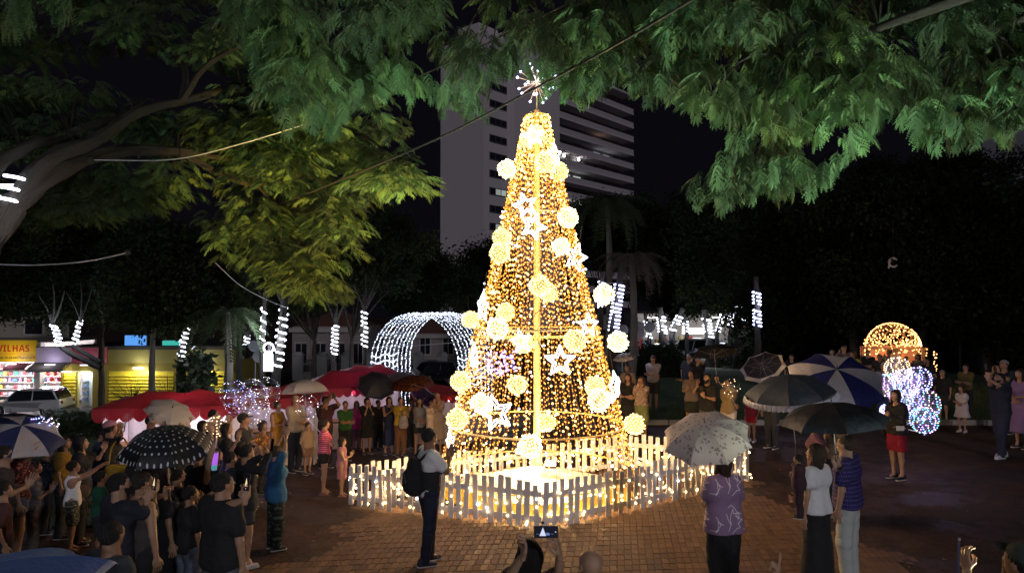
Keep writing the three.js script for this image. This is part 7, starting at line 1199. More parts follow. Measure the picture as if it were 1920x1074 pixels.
const polkaW = add('polkaW', { px: 300, py: 872, d: 7.85, skin: 1, hair: 'bob', hairC: 'dark', glasses: true, arms: { R: hand(P(317, 917, 7.5), V(0, 1, 0.15), V(-0.9, 0, 0.2)), L: 'down' }, top: { c: BLK }, bottom: tr(BLK), label: 'woman with glasses holding the polka-dot umbrella' });
add('boyReach', { px: 355, py: 911, d: 7.9, skin: 1, hair: 'short', hairC: 'black', arms: { R: 'reach', L: 'down' }, top: { c: BLK }, bottom: st([0.16, 0.18, 0.24]), label: 'boy in black stretching one arm forward beside the broad man' });
add('tattoo', { px: 371, py: 838, d: 9.2, skin: 1, hair: 'bun', hairC: 'dark', arms: { L: 'overhead', R: 'chest' }, top: { c: BLK, sl: 'none' }, bottom: tr(DK), label: 'woman in a black vest lifting a bare arm under the polka-dot umbrella', turn: 0.5 });
add('tankBoy', { px: 136, py: 864, d: 10.1, skin: 2, hair: 'short', hairC: 'black', arms: { L: 'reach', R: 'reach' }, top: { c: WHT, sl: 'none', hem: 0.88 }, bottom: st(camo, 0.95), sandals: true, shoes: [0.05, 0.04, 0.04], label: 'boy in a white tank top and camouflage shorts stretching both arms towards the tree' });
add('darkW1', { px: 150, py: 818, d: 10.4, skin: 1, hair: 'bob', hairC: 'black', arms: { R: 'phone' , L: 'down'}, top: { c: BLK }, bottom: tr(BLK), label: 'dark-haired woman in black right behind the boy in the white tank top' });
add('mustTop', { px: 118, py: 818, d: 10.7, skin: 2, hair: 'long', hairC: 'black', arms: 'down', top: { c: [0.25, 0.14, 0.02] }, bottom: tr(DK), label: 'woman with long black hair and an ochre top behind the reaching boy' });
add('pinkCap', { px: 206, py: 790, d: 11.2, skin: 2, hair: 'ponytail', hairC: 'black', cap: [0.4, 0.16, 0.2], arms: { R: hand(P(232, 812, 10.9), V(0, 1, 0.1), V(-0.6, 0, -0.8), 'phone'), L: 'down' }, top: { c: BLK, sl: 'long' }, bottom: tr(BLK), label: 'woman in a pink cap and black clothes holding a phone high' });
phone(who.pinkCap, 'dark phone held high by the woman in the pink cap', false, P(233, 800, 10.95), false);
{ const b = thing('handbag', 'yellow handbag hanging at the side of the woman in the pink cap', 'bag', P(222, 874, 11.0)); const F = new Field(); F.bone(V(-0.1, -0.06, 0), V(0.1, -0.06, 0), 0.13, 0.13, 0.05, [1, 1, 2]); F.cut((x, y) => y - 0.02); part('bag', planarUV(F.mesh(0.015), 4), cloth([0.5, 0.32, 0.03], 0.5), b); part('strap', tube([V(-0.16, 0, 0), V(-0.12, 0.3, -0.03), V(0, 0.42, -0.08), V(0.12, 0.3, -0.03), V(0.16, 0, 0)], 0.012, 20, 5), cloth([0.5, 0.32, 0.03], 0.5), b); }
add('darkM2', { px: 190, py: 804, d: 11.4, man: true, skin: 2, hair: 'short', hairC: 'black', arms: 'phonehigh', top: { c: DK }, bottom: tr(DK), label: 'man in dark clothes just left of the woman in the pink cap' });
add('greenKid', { px: 188, py: 884, d: 9.6, skin: 2, hair: 'short', hairC: 'black', arms: 'clap', top: { c: [0.015, 0.10, 0.05] }, bottom: st(DK), label: 'small child in a green shirt between the reaching boy and the bearded man' });
add('redPrint', { px: 36, py: 822, d: 9.4, skin: 1, hair: 'bun', hairC: 'dark', arms: { R: hand(P(86, 830, 9.0), V(0.5, 1, 0), V(0, 0, 1), 'phone'), L: 'down' }, top: { c: redPrint, hem: 0.93 }, bottom: st(DEN, 0.45), sandals: true, shoes: [0.1, 0.06, 0.04], label: 'woman in a dark red print top and denim shorts pointing up at the left' });
add('edgeMan', { px: 6, py: 836, d: 9.0, man: true, skin: 1, hair: 'short', hairC: 'dark', arms: 'clap', top: { c: DK }, bottom: st(DEN), label: 'man in dark clothes cut by the left edge of the view' });
add('greyKid', { px: 64, py: 866, d: 9.9, skin: 2, hair: 'short', hairC: 'dark', arms: 'clap', top: { c: [0.13, 0.12, 0.13] }, bottom: tr([0.12, 0.11, 0.11]), label: 'child in grey beside the woman in denim shorts' });
add('edgeKid', { px: 4, py: 904, d: 8.3, skin: 1, hair: 'short', hairC: 'black', top: { c: [0.08, 0.03, 0.03] }, bottom: st(DK), label: 'child in maroon at the very left edge' });
add('fill1', { px: 86, py: 838, d: 10.9, man: true, skin: 2, hair: 'short', hairC: 'black', top: { c: DK }, bottom: tr(DK), arms: 'phone', label: 'man in dark clothes behind the raised arm at the left' });
add('fill2', { px: 250, py: 842, d: 9.6, skin: 2, hair: 'long', hairC: 'black', top: { c: BLK }, bottom: tr(BLK), arms: 'fold', label: 'long-haired woman in black under the left rim of the polka-dot umbrella' });
add('fill3', { px: 330, py: 893, d: 8.6, h: 1.5, skin: 1, hair: 'ponytail', hairC: 'dark', top: { c: DK }, bottom: tr(DK), arms: 'clap', label: 'girl with a ponytail behind the boy in black' });
// -- left crowd, farther rows
add('raiseM', { px: 461, py: 834, d: 9.5, man: true, skin: 2, hair: 'short', hairC: 'black', arms: { R: hand(P(508, 838, 9.2), V(0.3, 1, -0.2), V(-0.6, 0, -0.8), 'phone'), L: hand(P(500, 842, 9.3), V(0.3, 1, -0.2), V(0.6, 0, -0.8), 'phone') }, top: { c: BLK, sl: 'long', hem: 0.84 }, bottom: st([0.03, 0.03, 0.035], 0.7), shoes: [0.5, 0.45, 0.46], label: 'man in a black long-sleeved top reaching forward with a phone, pale trainers' });
phone(who.raiseM, 'dark phone in the outstretched hands beside the boy in blue', false, P(510, 834, 9.15), false);
const blueBoy = add('blueBoy', { px: 517, py: 836, d: 10.2, skin: 1, hair: 'short', hairC: 'brown', arms: { L: 'overhead', R: 'overhead' }, top: { c: [0.02, 0.11, 0.22], hem: 0.82, loose: 0.04 }, bottom: tr(leafTrousers, 1.2), shoes: [0.05, 0.05, 0.06], label: 'boy in a bright blue tee with both arms raised, patterned trousers' });
phone(blueBoy, 'phone held overhead by the boy in the blue tee', false, null, false);
add('girlPink', { px: 608, py: 786, d: 14.1, skin: 1, hair: 'bun', hairC: 'dark', arms: 'fold', top: { c: pinkStripe, hem: 0.92 }, bottom: st(BLK, 0.45), sandals: true, shoes: [0.3, 0.14, 0.1], label: 'girl in a pink striped tee and black shorts holding a white balloon stick', turn: 0.35 });
add('littlePink', { px: 641, py: 820, d: 13.9, skin: 1, hair: 'long', hairC: 'dark', arms: 'clap', top: { c: [0.42, 0.17, 0.2], sl: 'none', hem: 0.5, flare: 0.15 }, bottom: { t: 'none' }, dress: true, sandals: true, shoes: [0.4, 0.2, 0.15], label: 'little girl in a pink playsuit clapping at the left corner of the fence', turn: 0.2 });
add('mustard', { px: 520, py: 753, d: 17.4, skin: 1, hair: 'bun', hairC: 'brown', arms: 'clap', top: { c: MUST, sl: 'none', hem: 0.25, flare: 0.2 }, bottom: { t: 'none' }, dress: true, label: 'woman in a long mustard-yellow dress clapping in front of the stalls' });
add('khaki', { px: 554, py: 740, d: 17.2, man: true, skin: 1, hair: 'receding', hairC: 'grey', glasses: true, fat: 1.08, arms: { L: 'fold', R: 'hold' }, top: { c: KHA, hem: 0.9 }, bottom: tr([0.025, 0.025, 0.03]), label: 'man with glasses in a khaki shirt and dark trousers, arms crossed' });
add('khakiKid', { px: 577, py: 790, d: 16.8, h: 1.2, skin: 1, hair: 'short', hairC: 'brown', top: { c: TAN }, bottom: st([0.2, 0.12, 0.08]), label: 'child in tan clothes pressed against the man in khaki' });
add('maroonFilm', { px: 610, py: 743, d: 17.9, man: true, skin: 3, hair: 'short', hairC: 'black', arms: 'phonehigh', top: { c: [0.05, 0.015, 0.02] }, bottom: tr(BLK), label: 'man in a dark maroon tee filming with both hands raised beside the white sheet' });
phone(who.maroonFilm, 'dark phone lifted by the man in the maroon tee', false, null, false);
add('capMan', { px: 456, py: 776, d: 12.8, man: true, skin: 2, hair: 'short', hairC: 'black', cap: BLK, top: { c: [0.02, 0.02, 0.025] }, bottom: tr(DK), arms: 'hold', label: 'man in a black cap and dark shirt under the balloon cluster' });
add('smile', { px: 423, py: 794, d: 12.1, skin: 1, hair: 'long', hairC: 'dark', top: { c: BLK }, bottom: tr(BLK), arms: 'fold', label: 'smiling long-haired woman in black right of the small lit balloon', turn: 0.3 });
add('woman27', { px: 379, py: 789, d: 12.7, skin: 1, hair: 'bob', hairC: 'black', top: { c: DK }, bottom: tr(DK), arms: 'clap', label: 'dark-haired woman left of the small lit balloon' });
add('man28', { px: 400, py: 768, d: 14.1, man: true, skin: 1, hair: 'short', hairC: 'black', arms: 'phone', top: { c: [0.1, 0.02, 0.03] }, bottom: tr(DK), label: 'man standing behind the small lit balloon, before the white sheets' });
add('brown29', { px: 347, py: 789, d: 13.6, skin: 1, hair: 'bob', hairC: 'auburn', arms: 'claphigh', top: { c: [0.12, 0.05, 0.03] }, bottom: tr(DK), label: 'auburn-haired woman under the right tip of the beige printed umbrella' });
add('dark30', { px: 330, py: 790, d: 13.4, man: true, skin: 2, hair: 'short', hairC: 'black', top: { c: DK }, bottom: tr(DK), label: 'man with short black hair right under the beige printed umbrella' });
const beigeM = add('beigeM', { px: 281, py: 780, d: 13.0, man: true, skin: 2, hair: 'short', hairC: 'black', arms: { L: hand(P(303, 812, 12.7), V(0, 1, 0.1), V(-0.9, 0, 0.2)), R: 'down' }, top: { c: BLK }, bottom: tr(BLK), label: 'man in a black tee holding the beige printed umbrella' });
const tropicW = add('tropic', { px: 492, py: 790, d: 14.2, skin: 2, hair: 'curly', hairC: 'dark', arms: { L: hand(P(472, 806, 13.9), V(0, 1, 0.1), V(0.9, 0, 0.2)), R: 'hold' }, top: { c: tropic, sl: 'cap', hem: 0.86 }, bottom: tr(DK), label: 'woman in an orange and green printed top below the balloon cluster' });
add('kid31', { px: 474, py: 835, d: 12.6, skin: 1, hair: 'short', hairC: 'dark', top: { c: WHT }, bottom: st(DK), label: 'small child in a white top in front of the woman in printed clothes' });
add('dark32', { px: 449, py: 829, d: 10.7, skin: 2, hair: 'curly', hairC: 'black', top: { c: BLK }, bottom: tr(BLK), arms: 'phone', label: 'curly-haired person in black behind the man reaching with a phone' });
add('dark33', { px: 404, py: 842, d: 10.2, skin: 1, hair: 'bob', hairC: 'black', top: { c: BLK, sl: 'long' }, bottom: tr(BLK), arms: 'claphigh', label: 'dark-haired woman in black behind the violet lit cup' });
add('dark34', { px: 430, py: 856, d: 9.6, h: 1.48, skin: 1, hair: 'short', hairC: 'black', arms: { R: 'overhead', L: 'phone' }, top: { c: DK }, bottom: tr(DK), label: 'teenager in dark clothes just above the broad man in the black tee' });
{ const c = thing('light_cup', 'violet and turquoise glowing drink cup held up in the left crowd', 'cup', P(401, 860, 9.9)); part('cup_light', new THREE.CylinderGeometry(0.055, 0.04, 0.16, 16), glow('cup light violet', 0.42, 0.10, 0.8, 0.9), c); part('lower_light', new THREE.CylinderGeometry(0.041, 0.034, 0.07, 16).translate(0, -0.118, 0), glow('cup light teal', 0.1, 0.42, 0.5, 0.6), c); part('lid', new THREE.CylinderGeometry(0.058, 0.058, 0.015, 16).translate(0, 0.09, 0), M('lid', 0.3, 0.3, 0.3, 0.4), c); part('straw', rod(V(0, 0.09, 0), V(0.02, 0.22, 0), 0.005), M('straw', 0.7, 0.7, 0.7, 0.4), c); lamp(c, V(0, 0, 0.14), rgb(0.6, 0.3, 1), 0.1, 3); }
// -- row behind the left side of the fence
add('blackDress', { px: 688, py: 746, d: 21, skin: 1, hair: 'bob', hairC: 'black', arms: 'face', top: { c: BLK, sl: 'short', hem: 0.52, flare: 0.18 }, bottom: { t: 'none' }, dress: true, label: 'woman in a short black dress with both hands up at her face' });
add('navyDress', { px: 729, py: 744, d: 20.8, skin: 1, hair: 'bob', hairC: 'dark', glasses: true, arms: 'claphigh', top: { c: NAVY, sl: 'none', hem: 0.3, flare: 0.19 }, bottom: { t: 'none' }, dress: true, label: 'woman with glasses in a long navy sleeveless dress, clapping' });
const yellowW = add('yellowTee', { px: 751, py: 745, d: 20.5, skin: 1, hair: 'short', hairC: 'brown', arms: { L: hand(P(768, 764, 20.2), V(0, 1, 0.1), V(0.6, 0, -0.8)), R: 'chest' }, top: { c: [0.55, 0.38, 0.03], hem: 0.92 }, bottom: tr([0.2, 0.09, 0.04]), label: 'woman in a yellow tee and brown trousers with a pale rucksack in front' });
{ const b = thing('rucksack', 'pale grey rucksack worn on the front of the woman in yellow', 'backpack', yellowW.world(yellowW.S(0.02, 1.05, 0.22))); b.rotation.y = yellowW.yaw; const F = new Field(); F.bone(V(0, -0.1, 0), V(0, 0.06, 0), 0.14, 0.12, 0.04, [1, 1, 1.6]); F.cut((x, y) => -y - 0.19); part('bag', planarUV(F.mesh(0.02), 4), cloth([0.45, 0.4, 0.38]), b); for (const sd of [-1, 1]) part('strap', tube([V(sd * 0.08, 0.12, 0), V(sd * 0.11, 0.28, -0.08), V(sd * 0.12, 0.34, -0.22)], 0.014, 12, 5), cloth([0.4, 0.36, 0.34]), b); part('pocket', new THREE.TorusGeometry(0.08, 0.005, 5, 18, Math.PI).translate(0, -0.04, 0.085), M('zip', 0.1, 0.1, 0.1, 0.4), b); }
const babyW = add('babyW', { px: 786, py: 746, d: 20.1, skin: 2, hair: 'long', hairC: 'black', arms: { L: 'hold', R: 'hold' }, top: { c: [0.2, 0.21, 0.23], sl: 'none' }, bottom: st(BLK, 0.5), label: 'long-haired woman in a grey vest holding a baby in cream clothes' });
add('creamBaby', { px: 806, py: 757, d: 19.7, h: 0.78, skin: 1, hair: 'short', hairC: 'brown', baby: true, fine: 1, arms: 'chest', top: { c: [0.6, 0.48, 0.34], sl: 'long', hem: 0.8 }, bottom: tr([0.6, 0.48, 0.34]), label: 'baby in cream clothes held by the woman in the grey vest' });
who.creamBaby.o.position.y = P(806, 757, 19.7).y - 0.78;
const purpleW = add('purpleW', { px: 819, py: 735, d: 20.6, skin: 1, hair: 'short', hairC: 'fair', arms: { R: hand(P(815, 750, 20.3), V(0.2, 1, 0), V(0, 0, -1)), L: hand(P(823, 752, 20.2), V(0.2, 1, 0), V(0, 0, -1), 'relaxed') }, top: { c: [0.4, 0.3, 0.24] }, bottom: sk([0.42, 0.31, 0.22], 0.45, 0.18), label: 'fair-haired woman in beige raising an arm at the edge of the lit tree' });
add('green40', { px: 647, py: 752, d: 19.4, man: true, skin: 2, hair: 'short', hairC: 'black', top: { c: [0.03, 0.12, 0.025] }, bottom: tr(BLK), arms: 'fold', label: 'man in a green tee between the white sheet and the magenta jacket' });
add('magenta', { px: 668, py: 752, d: 22.2, skin: 1, hair: 'long', hairC: 'brown', top: { c: [0.65, 0.05, 0.3], sl: 'long', hem: 0.75 }, bottom: tr([0.2, 0.1, 0.16]), label: 'woman in a magenta jacket behind the woman in the short black dress' });
add('row5', { px: 709, py: 750, d: 22.4, man: true, skin: 2, hair: 'short', hairC: 'black', top: { c: DK }, bottom: tr(DK), label: 'man in dark clothes between the two women in dresses' });
add('row6', { px: 770, py: 748, d: 22.6, man: true, skin: 3, hair: 'short', hairC: 'black', top: { c: [0.05, 0.05, 0.06] }, bottom: tr(DK), label: 'man in the shade behind the woman in yellow' });
// -- right of the tree
add('whiteTee', { px: 1225, py: 667, d: 23, man: true, skin: 1, hair: 'short', hairC: 'dark', cap: [0.1, 0.05, 0.05], arms: 'fold', top: { c: [0.42, 0.40, 0.40], hem: 0.88 }, bottom: st([0.04, 0.04, 0.05], 0.95), sandals: true, shoes: [0.1, 0.07, 0.05], label: 'tall man in a pale grey tee and dark shorts standing on the kerb' });
add('blackTop45', { px: 1178, py: 701, d: 18.9, skin: 1, hair: 'bob', hairC: 'brown', arms: 'fold', top: { c: BLK, sl: 'short' }, bottom: tr(DK), label: 'woman in a black top with folded arms at the right edge of the lit tree' });
add('greenSkirt', { px: 1203, py: 706, d: 18.4, skin: 1, hair: 'long', hairC: 'auburn', arms: 'face', top: { c: floralTop, hem: 0.95 }, bottom: sk([0.22, 0.26, 0.11], 0.5, 0.15), label: 'woman in a floral top and olive skirt with her hands at her mouth' });
add('beige47', { px: 1177, py: 684, d: 21, skin: 1, hair: 'bun', hairC: 'fair', top: { c: [0.38, 0.28, 0.22] }, bottom: tr(TAN), label: 'fair woman in beige behind the woman with folded arms' });
const beardM = add('beardM', { px: 1327, py: 700, d: 17.4, man: true, skin: 1, hair: 'short', hairC: 'black', beard: true, fat: 1.14, arms: { L: 'phone', R: 'chest' }, top: { c: [0.02, 0.019, 0.02], hem: 0.86, loose: 0.03 }, bottom: st([0.16, 0.15, 0.15], 0.95), label: 'bearded man in a black tee and grey shorts holding a phone' });
phone(beardM, 'dark phone in the hand of the bearded man in black', true, null, false);
const oliveW = add('olive', { px: 1366, py: 710, d: 17.2, skin: 1, hair: 'bun', hairC: 'dark', arms: { R: hand(P(1340, 705, 17.0), V(0, 1, 0.05), V(0.5, 0, 0.8)), L: hand(P(1391, 772, 16.9), V(-0.2, 0.8, 0.5), V(0.5, 0, 0.8)) }, top: { c: [0.28, 0.20, 0.10], hem: 0.9 }, bottom: st([0.62, 0.55, 0.44], 0.7), label: 'woman in an olive tee and cream shorts holding a balloon and a black umbrella' });
add('armBoy', { px: 1297, py: 694, d: 19.3, skin: 1, hair: 'short', hairC: 'dark', arms: { R: hand(P(1266, 711, 19.0), V(-1, 0.15, 0), V(0, -1, 0.2), 'relaxed'), L: 'chest' }, top: { c: [0.26, 0.2, 0.17] }, bottom: st([0.04, 0.045, 0.035], 0.8), label: 'youth in a grey print tee pointing with an outstretched arm' });
add('behindPhone', { px: 1309, py: 668, d: 23.2, man: true, skin: 1, hair: 'short', hairC: 'black', arms: 'phonehigh', top: { c: BLK }, bottom: tr(BLK), label: 'man in black filming behind the youth with the outstretched arm' });
phone(who.behindPhone, 'phone with a bright screen above the pointing youth', true, P(1302, 671, 22.9));
add('whiteCap', { px: 1292, py: 664, d: 24.4, man: true, skin: 2, hair: 'short', hairC: 'black', cap: [0.5, 0.5, 0.52], top: { c: DK }, bottom: tr(DK), label: 'man in a white cap at the back, left of the filming man' });
add('santaKid', { px: 1409, py: 735, d: 18.2, skin: 1, hair: 'short', hairC: 'dark', cap: [0.08, 0.16, 0.42], top: { c: [0.35, 0.03, 0.05], sl: 'short' }, bottom: st([0.55, 0.015, 0.03], 0.6), shoes: [0.7, 0.68, 0.66], label: 'small child in red shorts and white shoes beside the ruffled umbrella' });
const rimM = add('rimHolder', { px: 1447, py: 706, d: 17.4, man: true, skin: 1, hair: 'short', hairC: 'dark', arms: { R: hand(P(1436, 735, 17.1), V(0, 1, 0), V(0.6, 0, 0.8)), L: 'down' }, top: { c: DK }, bottom: tr(DK), label: 'person under the white-rimmed umbrella behind the ruffled one' });
const ruffW = add('ruffHolder', { px: 1530, py: 806, d: 11.6, h: 1.62, skin: 2, hair: 'bob', hairC: 'dark', arms: { R: hand(P(1522, 836, 11.4), V(0, 1, 0.05), V(0.6, 0, -0.8)), L: 'down' }, top: { c: [0.1, 0.04, 0.06] }, bottom: tr(DK), label: 'woman hidden under the ruffled dark umbrella' });
const bwM = add('bwHolder', { px: 1560, py: 780, d: 11.8, h: 1.7, man: true, skin: 1, hair: 'short', hairC: 'brown', arms: { R: hand(P(1566, 812, 11.6), V(0, 1, 0.05), V(0.6, 0, -0.8)), L: 'down' }, top: { c: [0.2,0.13,0.08] }, bottom: tr(DK), label: 'man hidden under the blue and white golf umbrella' });
add('back1', { px: 1485, py: 665, d: 25.4, man: true, skin: 1, hair: 'short', hairC: 'dark', top: { c: BLK }, bottom: tr(BLK), label: 'man in black standing alone on the lawn left of the pavilion crowd' });
add('back2', { px: 1526, py: 667, d: 25.2, man: true, skin: 2, hair: 'short', hairC: 'black', top: { c: DK }, bottom: tr(DK), label: 'second man in dark clothes left of the pavilion crowd' });
[[1561, 655, 26.2, 'f', [0.1, 0.1, 0.11], 'woman with pale face at the left end of the pavilion crowd'], [1583, 648, 27, 'm', [0.12, 0.10, 0.10], 'man in grey near the left end of the pavilion crowd'], [1601, 660, 25.6, 'f', [0.24, 0.3, 0.03], 'woman in a lime shirt in the pavilion crowd'], [1628, 656, 26.4, 'm', BLK, 'man in black at the left foot of the pavilion'], [1650, 664, 25.2, 'm', DK, 'man before the left post of the pavilion'], [1668, 655, 26.6, 'f', [0.4, 0.3, 0.26], 'woman in pale clothes before the pavilion curtain'], [1700, 668, 25, 'm', DK, 'man with his back turned before the pavilion entrance'], [1722, 664, 25.8, 'f', [0.14, 0.1, 0.08], 'woman in brown right of the pavilion entrance'], [1600, 690, 22.5, 'f', [0.16, 0.04, 0.05], 'woman in dark red above the golf umbrella'], [1622, 700, 21.6, 'm', [0.05, 0.03, 0.04], 'man in dark maroon right above the golf umbrella'], [1575, 692, 22.2, 'm', DK, 'man in dark clothes behind the top of the golf umbrella']].forEach(([px, py, d, g, c, label], i) => add('pav' + i, { px, py, d, man: g === 'm', skin: 1 + i % 3, hair: g === 'm' ? 'short' : ['long', 'bob', 'bun'][i % 3], hairC: ['black', 'dark', 'brown'][i % 3], arms: ['down', 'phone', 'clap', 'fold'][i % 4], top: { c }, bottom: tr(DK), label }));
add('seller', { px: 1659, py: 680, d: 20, man: true, skin: 1, hair: 'short', hairC: 'grey', cap: [0.45, 0.4, 0.35], arms: { L: 'chest', R: 'down' }, top: { c: [0.30, 0.28, 0.30], hem: 0.85 }, bottom: tr([0.03, 0.04, 0.12]), label: 'balloon seller in a pale cap and light top left of the balloon cluster' });
add('redSkirt', { px: 1681, py: 731, d: 14.3, skin: 1, hair: 'bob', hairC: 'black', arms: { R: 'chest', L: hand(P(1688, 803, 14.1), V(-0.5, 0.2, 0.6), V(0, -1, 0.2), 'relaxed') }, top: { c: BLK, sl: 'long', hem: 0.88, loose: 0.035, jacket: true, neck: 0.1 }, bottom: sk([0.24, 0.006, 0.022], 0.56, 0.135), shoes: [0.012, 0.012, 0.02], label: 'woman in a black jacket and dark red skirt before the lit balloons', yaw: -1.25, fat: 1.08 });
{ const b = thing('folded_paper', 'small white folded paper in the hand of the woman in the red skirt', 'paper', P(1689, 803, 13.95)); part('sheet', new RoundedBoxGeometry(0.15, 0.09, 0.012, 1, 0.004), M('paper', 0.7, 0.68, 0.66, 0.8), b); part('flap', box(0.15, 0.05, 0.003, 0, 0.02, 0.009), M('paper', 0.7, 0.68, 0.66, 0.8), b); }
add('whiteDress', { px: 1804, py: 723, d: 19.6, skin: 1, hair: 'long', hairC: 'brown', arms: 'hold', top: { c: [0.58, 0.54, 0.54], sl: 'cap', hem: 0.56, flare: 0.23 }, bottom: { t: 'none' }, dress: true, shoes: [0.6, 0.58, 0.56], label: 'little girl in a white dress standing at the lawn kerb' });
add('behindGirl', { px: 1812, py: 683, d: 21.4, man: true, skin: 1, hair: 'short', hairC: 'dark', arms: 'fold', top: { c: [0.16, 0.12, 0.03] }, bottom: tr(DK), label: 'adult in a dark yellow shirt right behind the girl in white' });
add('dark59', { px: 1768, py: 693, d: 20.6, man: true, skin: 1, hair: 'short', hairC: 'grey', glasses: true, arms: 'down', top: { c: BLK }, bottom: st(DK), label: 'elderly man in black right of the lit balloons' });
const filmM = add('filmM', { px: 1876, py: 691, d: 16.3, h: 1.9, man: true, skin: 1, hair: 'short', hairC: 'black', beard: true, fat: 1.1, arms: { L: hand(P(1852, 695, 15.9), V(0, 1, 0), V(0.6, 0, 0.6), 'phone'), R: hand(P(1846, 700, 16.0), V(0, 1, 0), V(0.6, 0, 0.6), 'phone') }, top: { c: [0.015, 0.02, 0.035] }, bottom: tr([0.02, 0.025, 0.05]), shoes: [0.5, 0.5, 0.5], step: 0.12, yaw: -1.4, label: 'tall man in dark clothes filming with raised hands at the right' });
phone(filmM, 'phone raised by the tall filming man at the right', false, P(1850, 688, 15.85), false);
add('behindFilm', { px: 1884, py: 676, d: 19.4, man: true, skin: 1, hair: 'short', hairC: 'dark', cap: [0.3, 0.26, 0.24], arms: 'phone', top: { c: DK }, bottom: tr(DK), label: 'man in a pale cap filming behind the tall man at the right' });
add('edge62', { px: 1914, py: 692, d: 17.4, skin: 1, hair: 'long', hairC: 'dark', arms: 'hold', top: { c: [0.24, 0.16, 0.34], sl: 'none', hem: 0.35, flare: 0.2 }, bottom: { t: 'none' }, dress: true, label: 'woman in a violet and white dress at the right edge' });
add('back9', { px: 1740, py: 672, d: 24, man: true, skin: 2, hair: 'short', hairC: 'black', top: { c: BLK }, bottom: tr(BLK), label: 'man in black at the back above the lit balloons' });
for (const [k, c, sd, lab] of [['darkW1', [0.10, 0.06, 0.04], -1, 'brown shoulder bag of the dark-haired woman in black at the left'], ['tattoo', [0.16, 0.02, 0.03], 1, 'small red shoulder bag of the woman lifting a bare arm'], ['navyDress', [0.3, 0.24, 0.16], 1, 'tan shoulder bag of the woman in the long navy dress'], ['blackTop45', [0.35, 0.3, 0.26], -1, 'pale shoulder bag of the woman with folded arms'], ['redSkirt', [0.02, 0.02, 0.022], -1, 'black shoulder bag of the woman in the red skirt']]) {
  const w = who[k], b = thing('shoulder_bag', lab, 'bag', w.world(w.S(sd * 0.23, 0.92, 0.0))); b.rotation.y = w.yaw + 1.57; const F = new Field(); F.bone(V(-0.07, 0, 0), V(0.07, 0, 0), 0.10, 0.10, 0.04, [1, 1, 2]); F.cut((x, y) => y - 0.07);
  part('bag', planarUV(F.mesh(0.02), 4), cloth(c, 0.5), b); const up = w.world(w.S(sd * 0.10, 1.47, 0.0)), l = b.worldToLocal(up); part('strap', tube([V(-0.10, 0.05, 0), l.clone().multiplyScalar(0.5).add(V(-0.07, 0, 0)), l, l.clone().multiplyScalar(0.5).add(V(0.07, 0, 0)), V(0.10, 0.05, 0)], 0.011, 24, 5), cloth(c, 0.5), b);
}
// ---------------------------------------------------------------- umbrellas
const dots = pat('polka dot cloth', (c, w) => { c.fillStyle = '#15161c'; c.fillRect(0, 0, w, w); c.fillStyle = '#cfd0d8'; for (let i = 0; i < 4; i++) for (let j = 0; j < 4; j++) { c.beginPath(); c.arc((i + (j % 2 ? 0.75 : 0.25)) * w / 4, (j + 0.5) * w / 4, 10, 0, 7); c.fill(); } }, 4, 256, 0.6);
const scraps = pat('beige printed cloth', (c, w) => { c.fillStyle = '#a9a4a0'; c.fillRect(0, 0, w, w); const r = rng(3); for (let i = 0; i < 26; i++) { c.fillStyle = ['#5a6472', '#8a6a58', '#d8d4cc', '#3c4250', '#b89478'][i % 5]; c.save(); c.translate(r() * w, r() * w); c.rotate(r() * 6); c.fillRect(-22, -10, 44 * r() + 10, 20 * r() + 6); c.restore(); } }, 1.6, 256, 0.6);
const blossoms = pat('small floral print', (c, w) => { c.fillStyle = '#cbbab2'; c.fillRect(0, 0, w, w); const r = rng(12); for (let i = 0; i < 44; i++) { const x = r() * w, y = r() * w; for (let k = 0; k < 5; k++) { const a = k * 1.257 + r(); c.fillStyle = ['#80606a', '#6c6864', '#94746c'][i % 3]; c.beginPath(); c.ellipse(x + Math.cos(a) * 6, y + Math.sin(a) * 6, 4.2, 2.6, a, 0, 7); c.fill(); } c.strokeStyle = '#75736a'; c.lineWidth = 2; c.beginPath(); c.moveTo(x, y); c.lineTo(x + (r() - 0.5) * 34, y + 16 * r()); c.stroke(); } }, 2.6, 256, 0.65);
const gingham = pat('blue grey check', (c, w) => { c.fillStyle = '#4a5066'; c.fillRect(0, 0, w, w); c.fillStyle = 'rgba(18,20,34,0.6)'; for (let i = 0; i < 8; i++) { c.fillRect(i * 32, 0, 15, w); c.fillRect(0, i * 32, w, 15); } }, 2.4, 256, 0.6);
const tartan = pat('brown tartan', (c, w) => { c.fillStyle = '#2a1712'; c.fillRect(0, 0, w, w); for (let i = 0; i < 3; i++) { c.fillStyle = 'rgba(150,70,30,0.6)'; c.fillRect(i * 85, 0, 26, w); c.fillRect(0, i * 85, w, 26); c.fillStyle = 'rgba(200,150,90,0.6)'; c.fillRect(i * 85 + 40, 0, 4, w); c.fillRect(0, i * 85 + 40, w, 4); } }, 2.2, 256, 0.6);
const nyl = (c) => M('umbrella nylon', ...c, 0.5, { bumpMap: clothBump, bumpScale: 0.012 });
umbrella('black umbrella with white polka dots over the left crowd', P(310, 803, 7.42), polkaW.grip.R, 0.47, { mats: [dots], rise: 0.52, turn: 0.2 });
umbrella('beige printed umbrella in front of the white-sheeted stall', P(322, 764, 12.5), beigeM.grip.L, 0.43, { mats: [scraps], rise: 0.32, turn: 0.1 });
umbrella('pale floral umbrella held by the woman in lavender', P(1322, 792, 8.25), floral.grip.R, 0.52, { mats: [blossoms], rise: 0.44, turn: 0.55 });
umbrella('plain black umbrella held over the couple with the baby', P(1560, 757, 8.66), coupleM.grip.L, 0.64, { mats: [nyl([0.012, 0.013, 0.02])], rise: 0.34, turn: 0.2 });
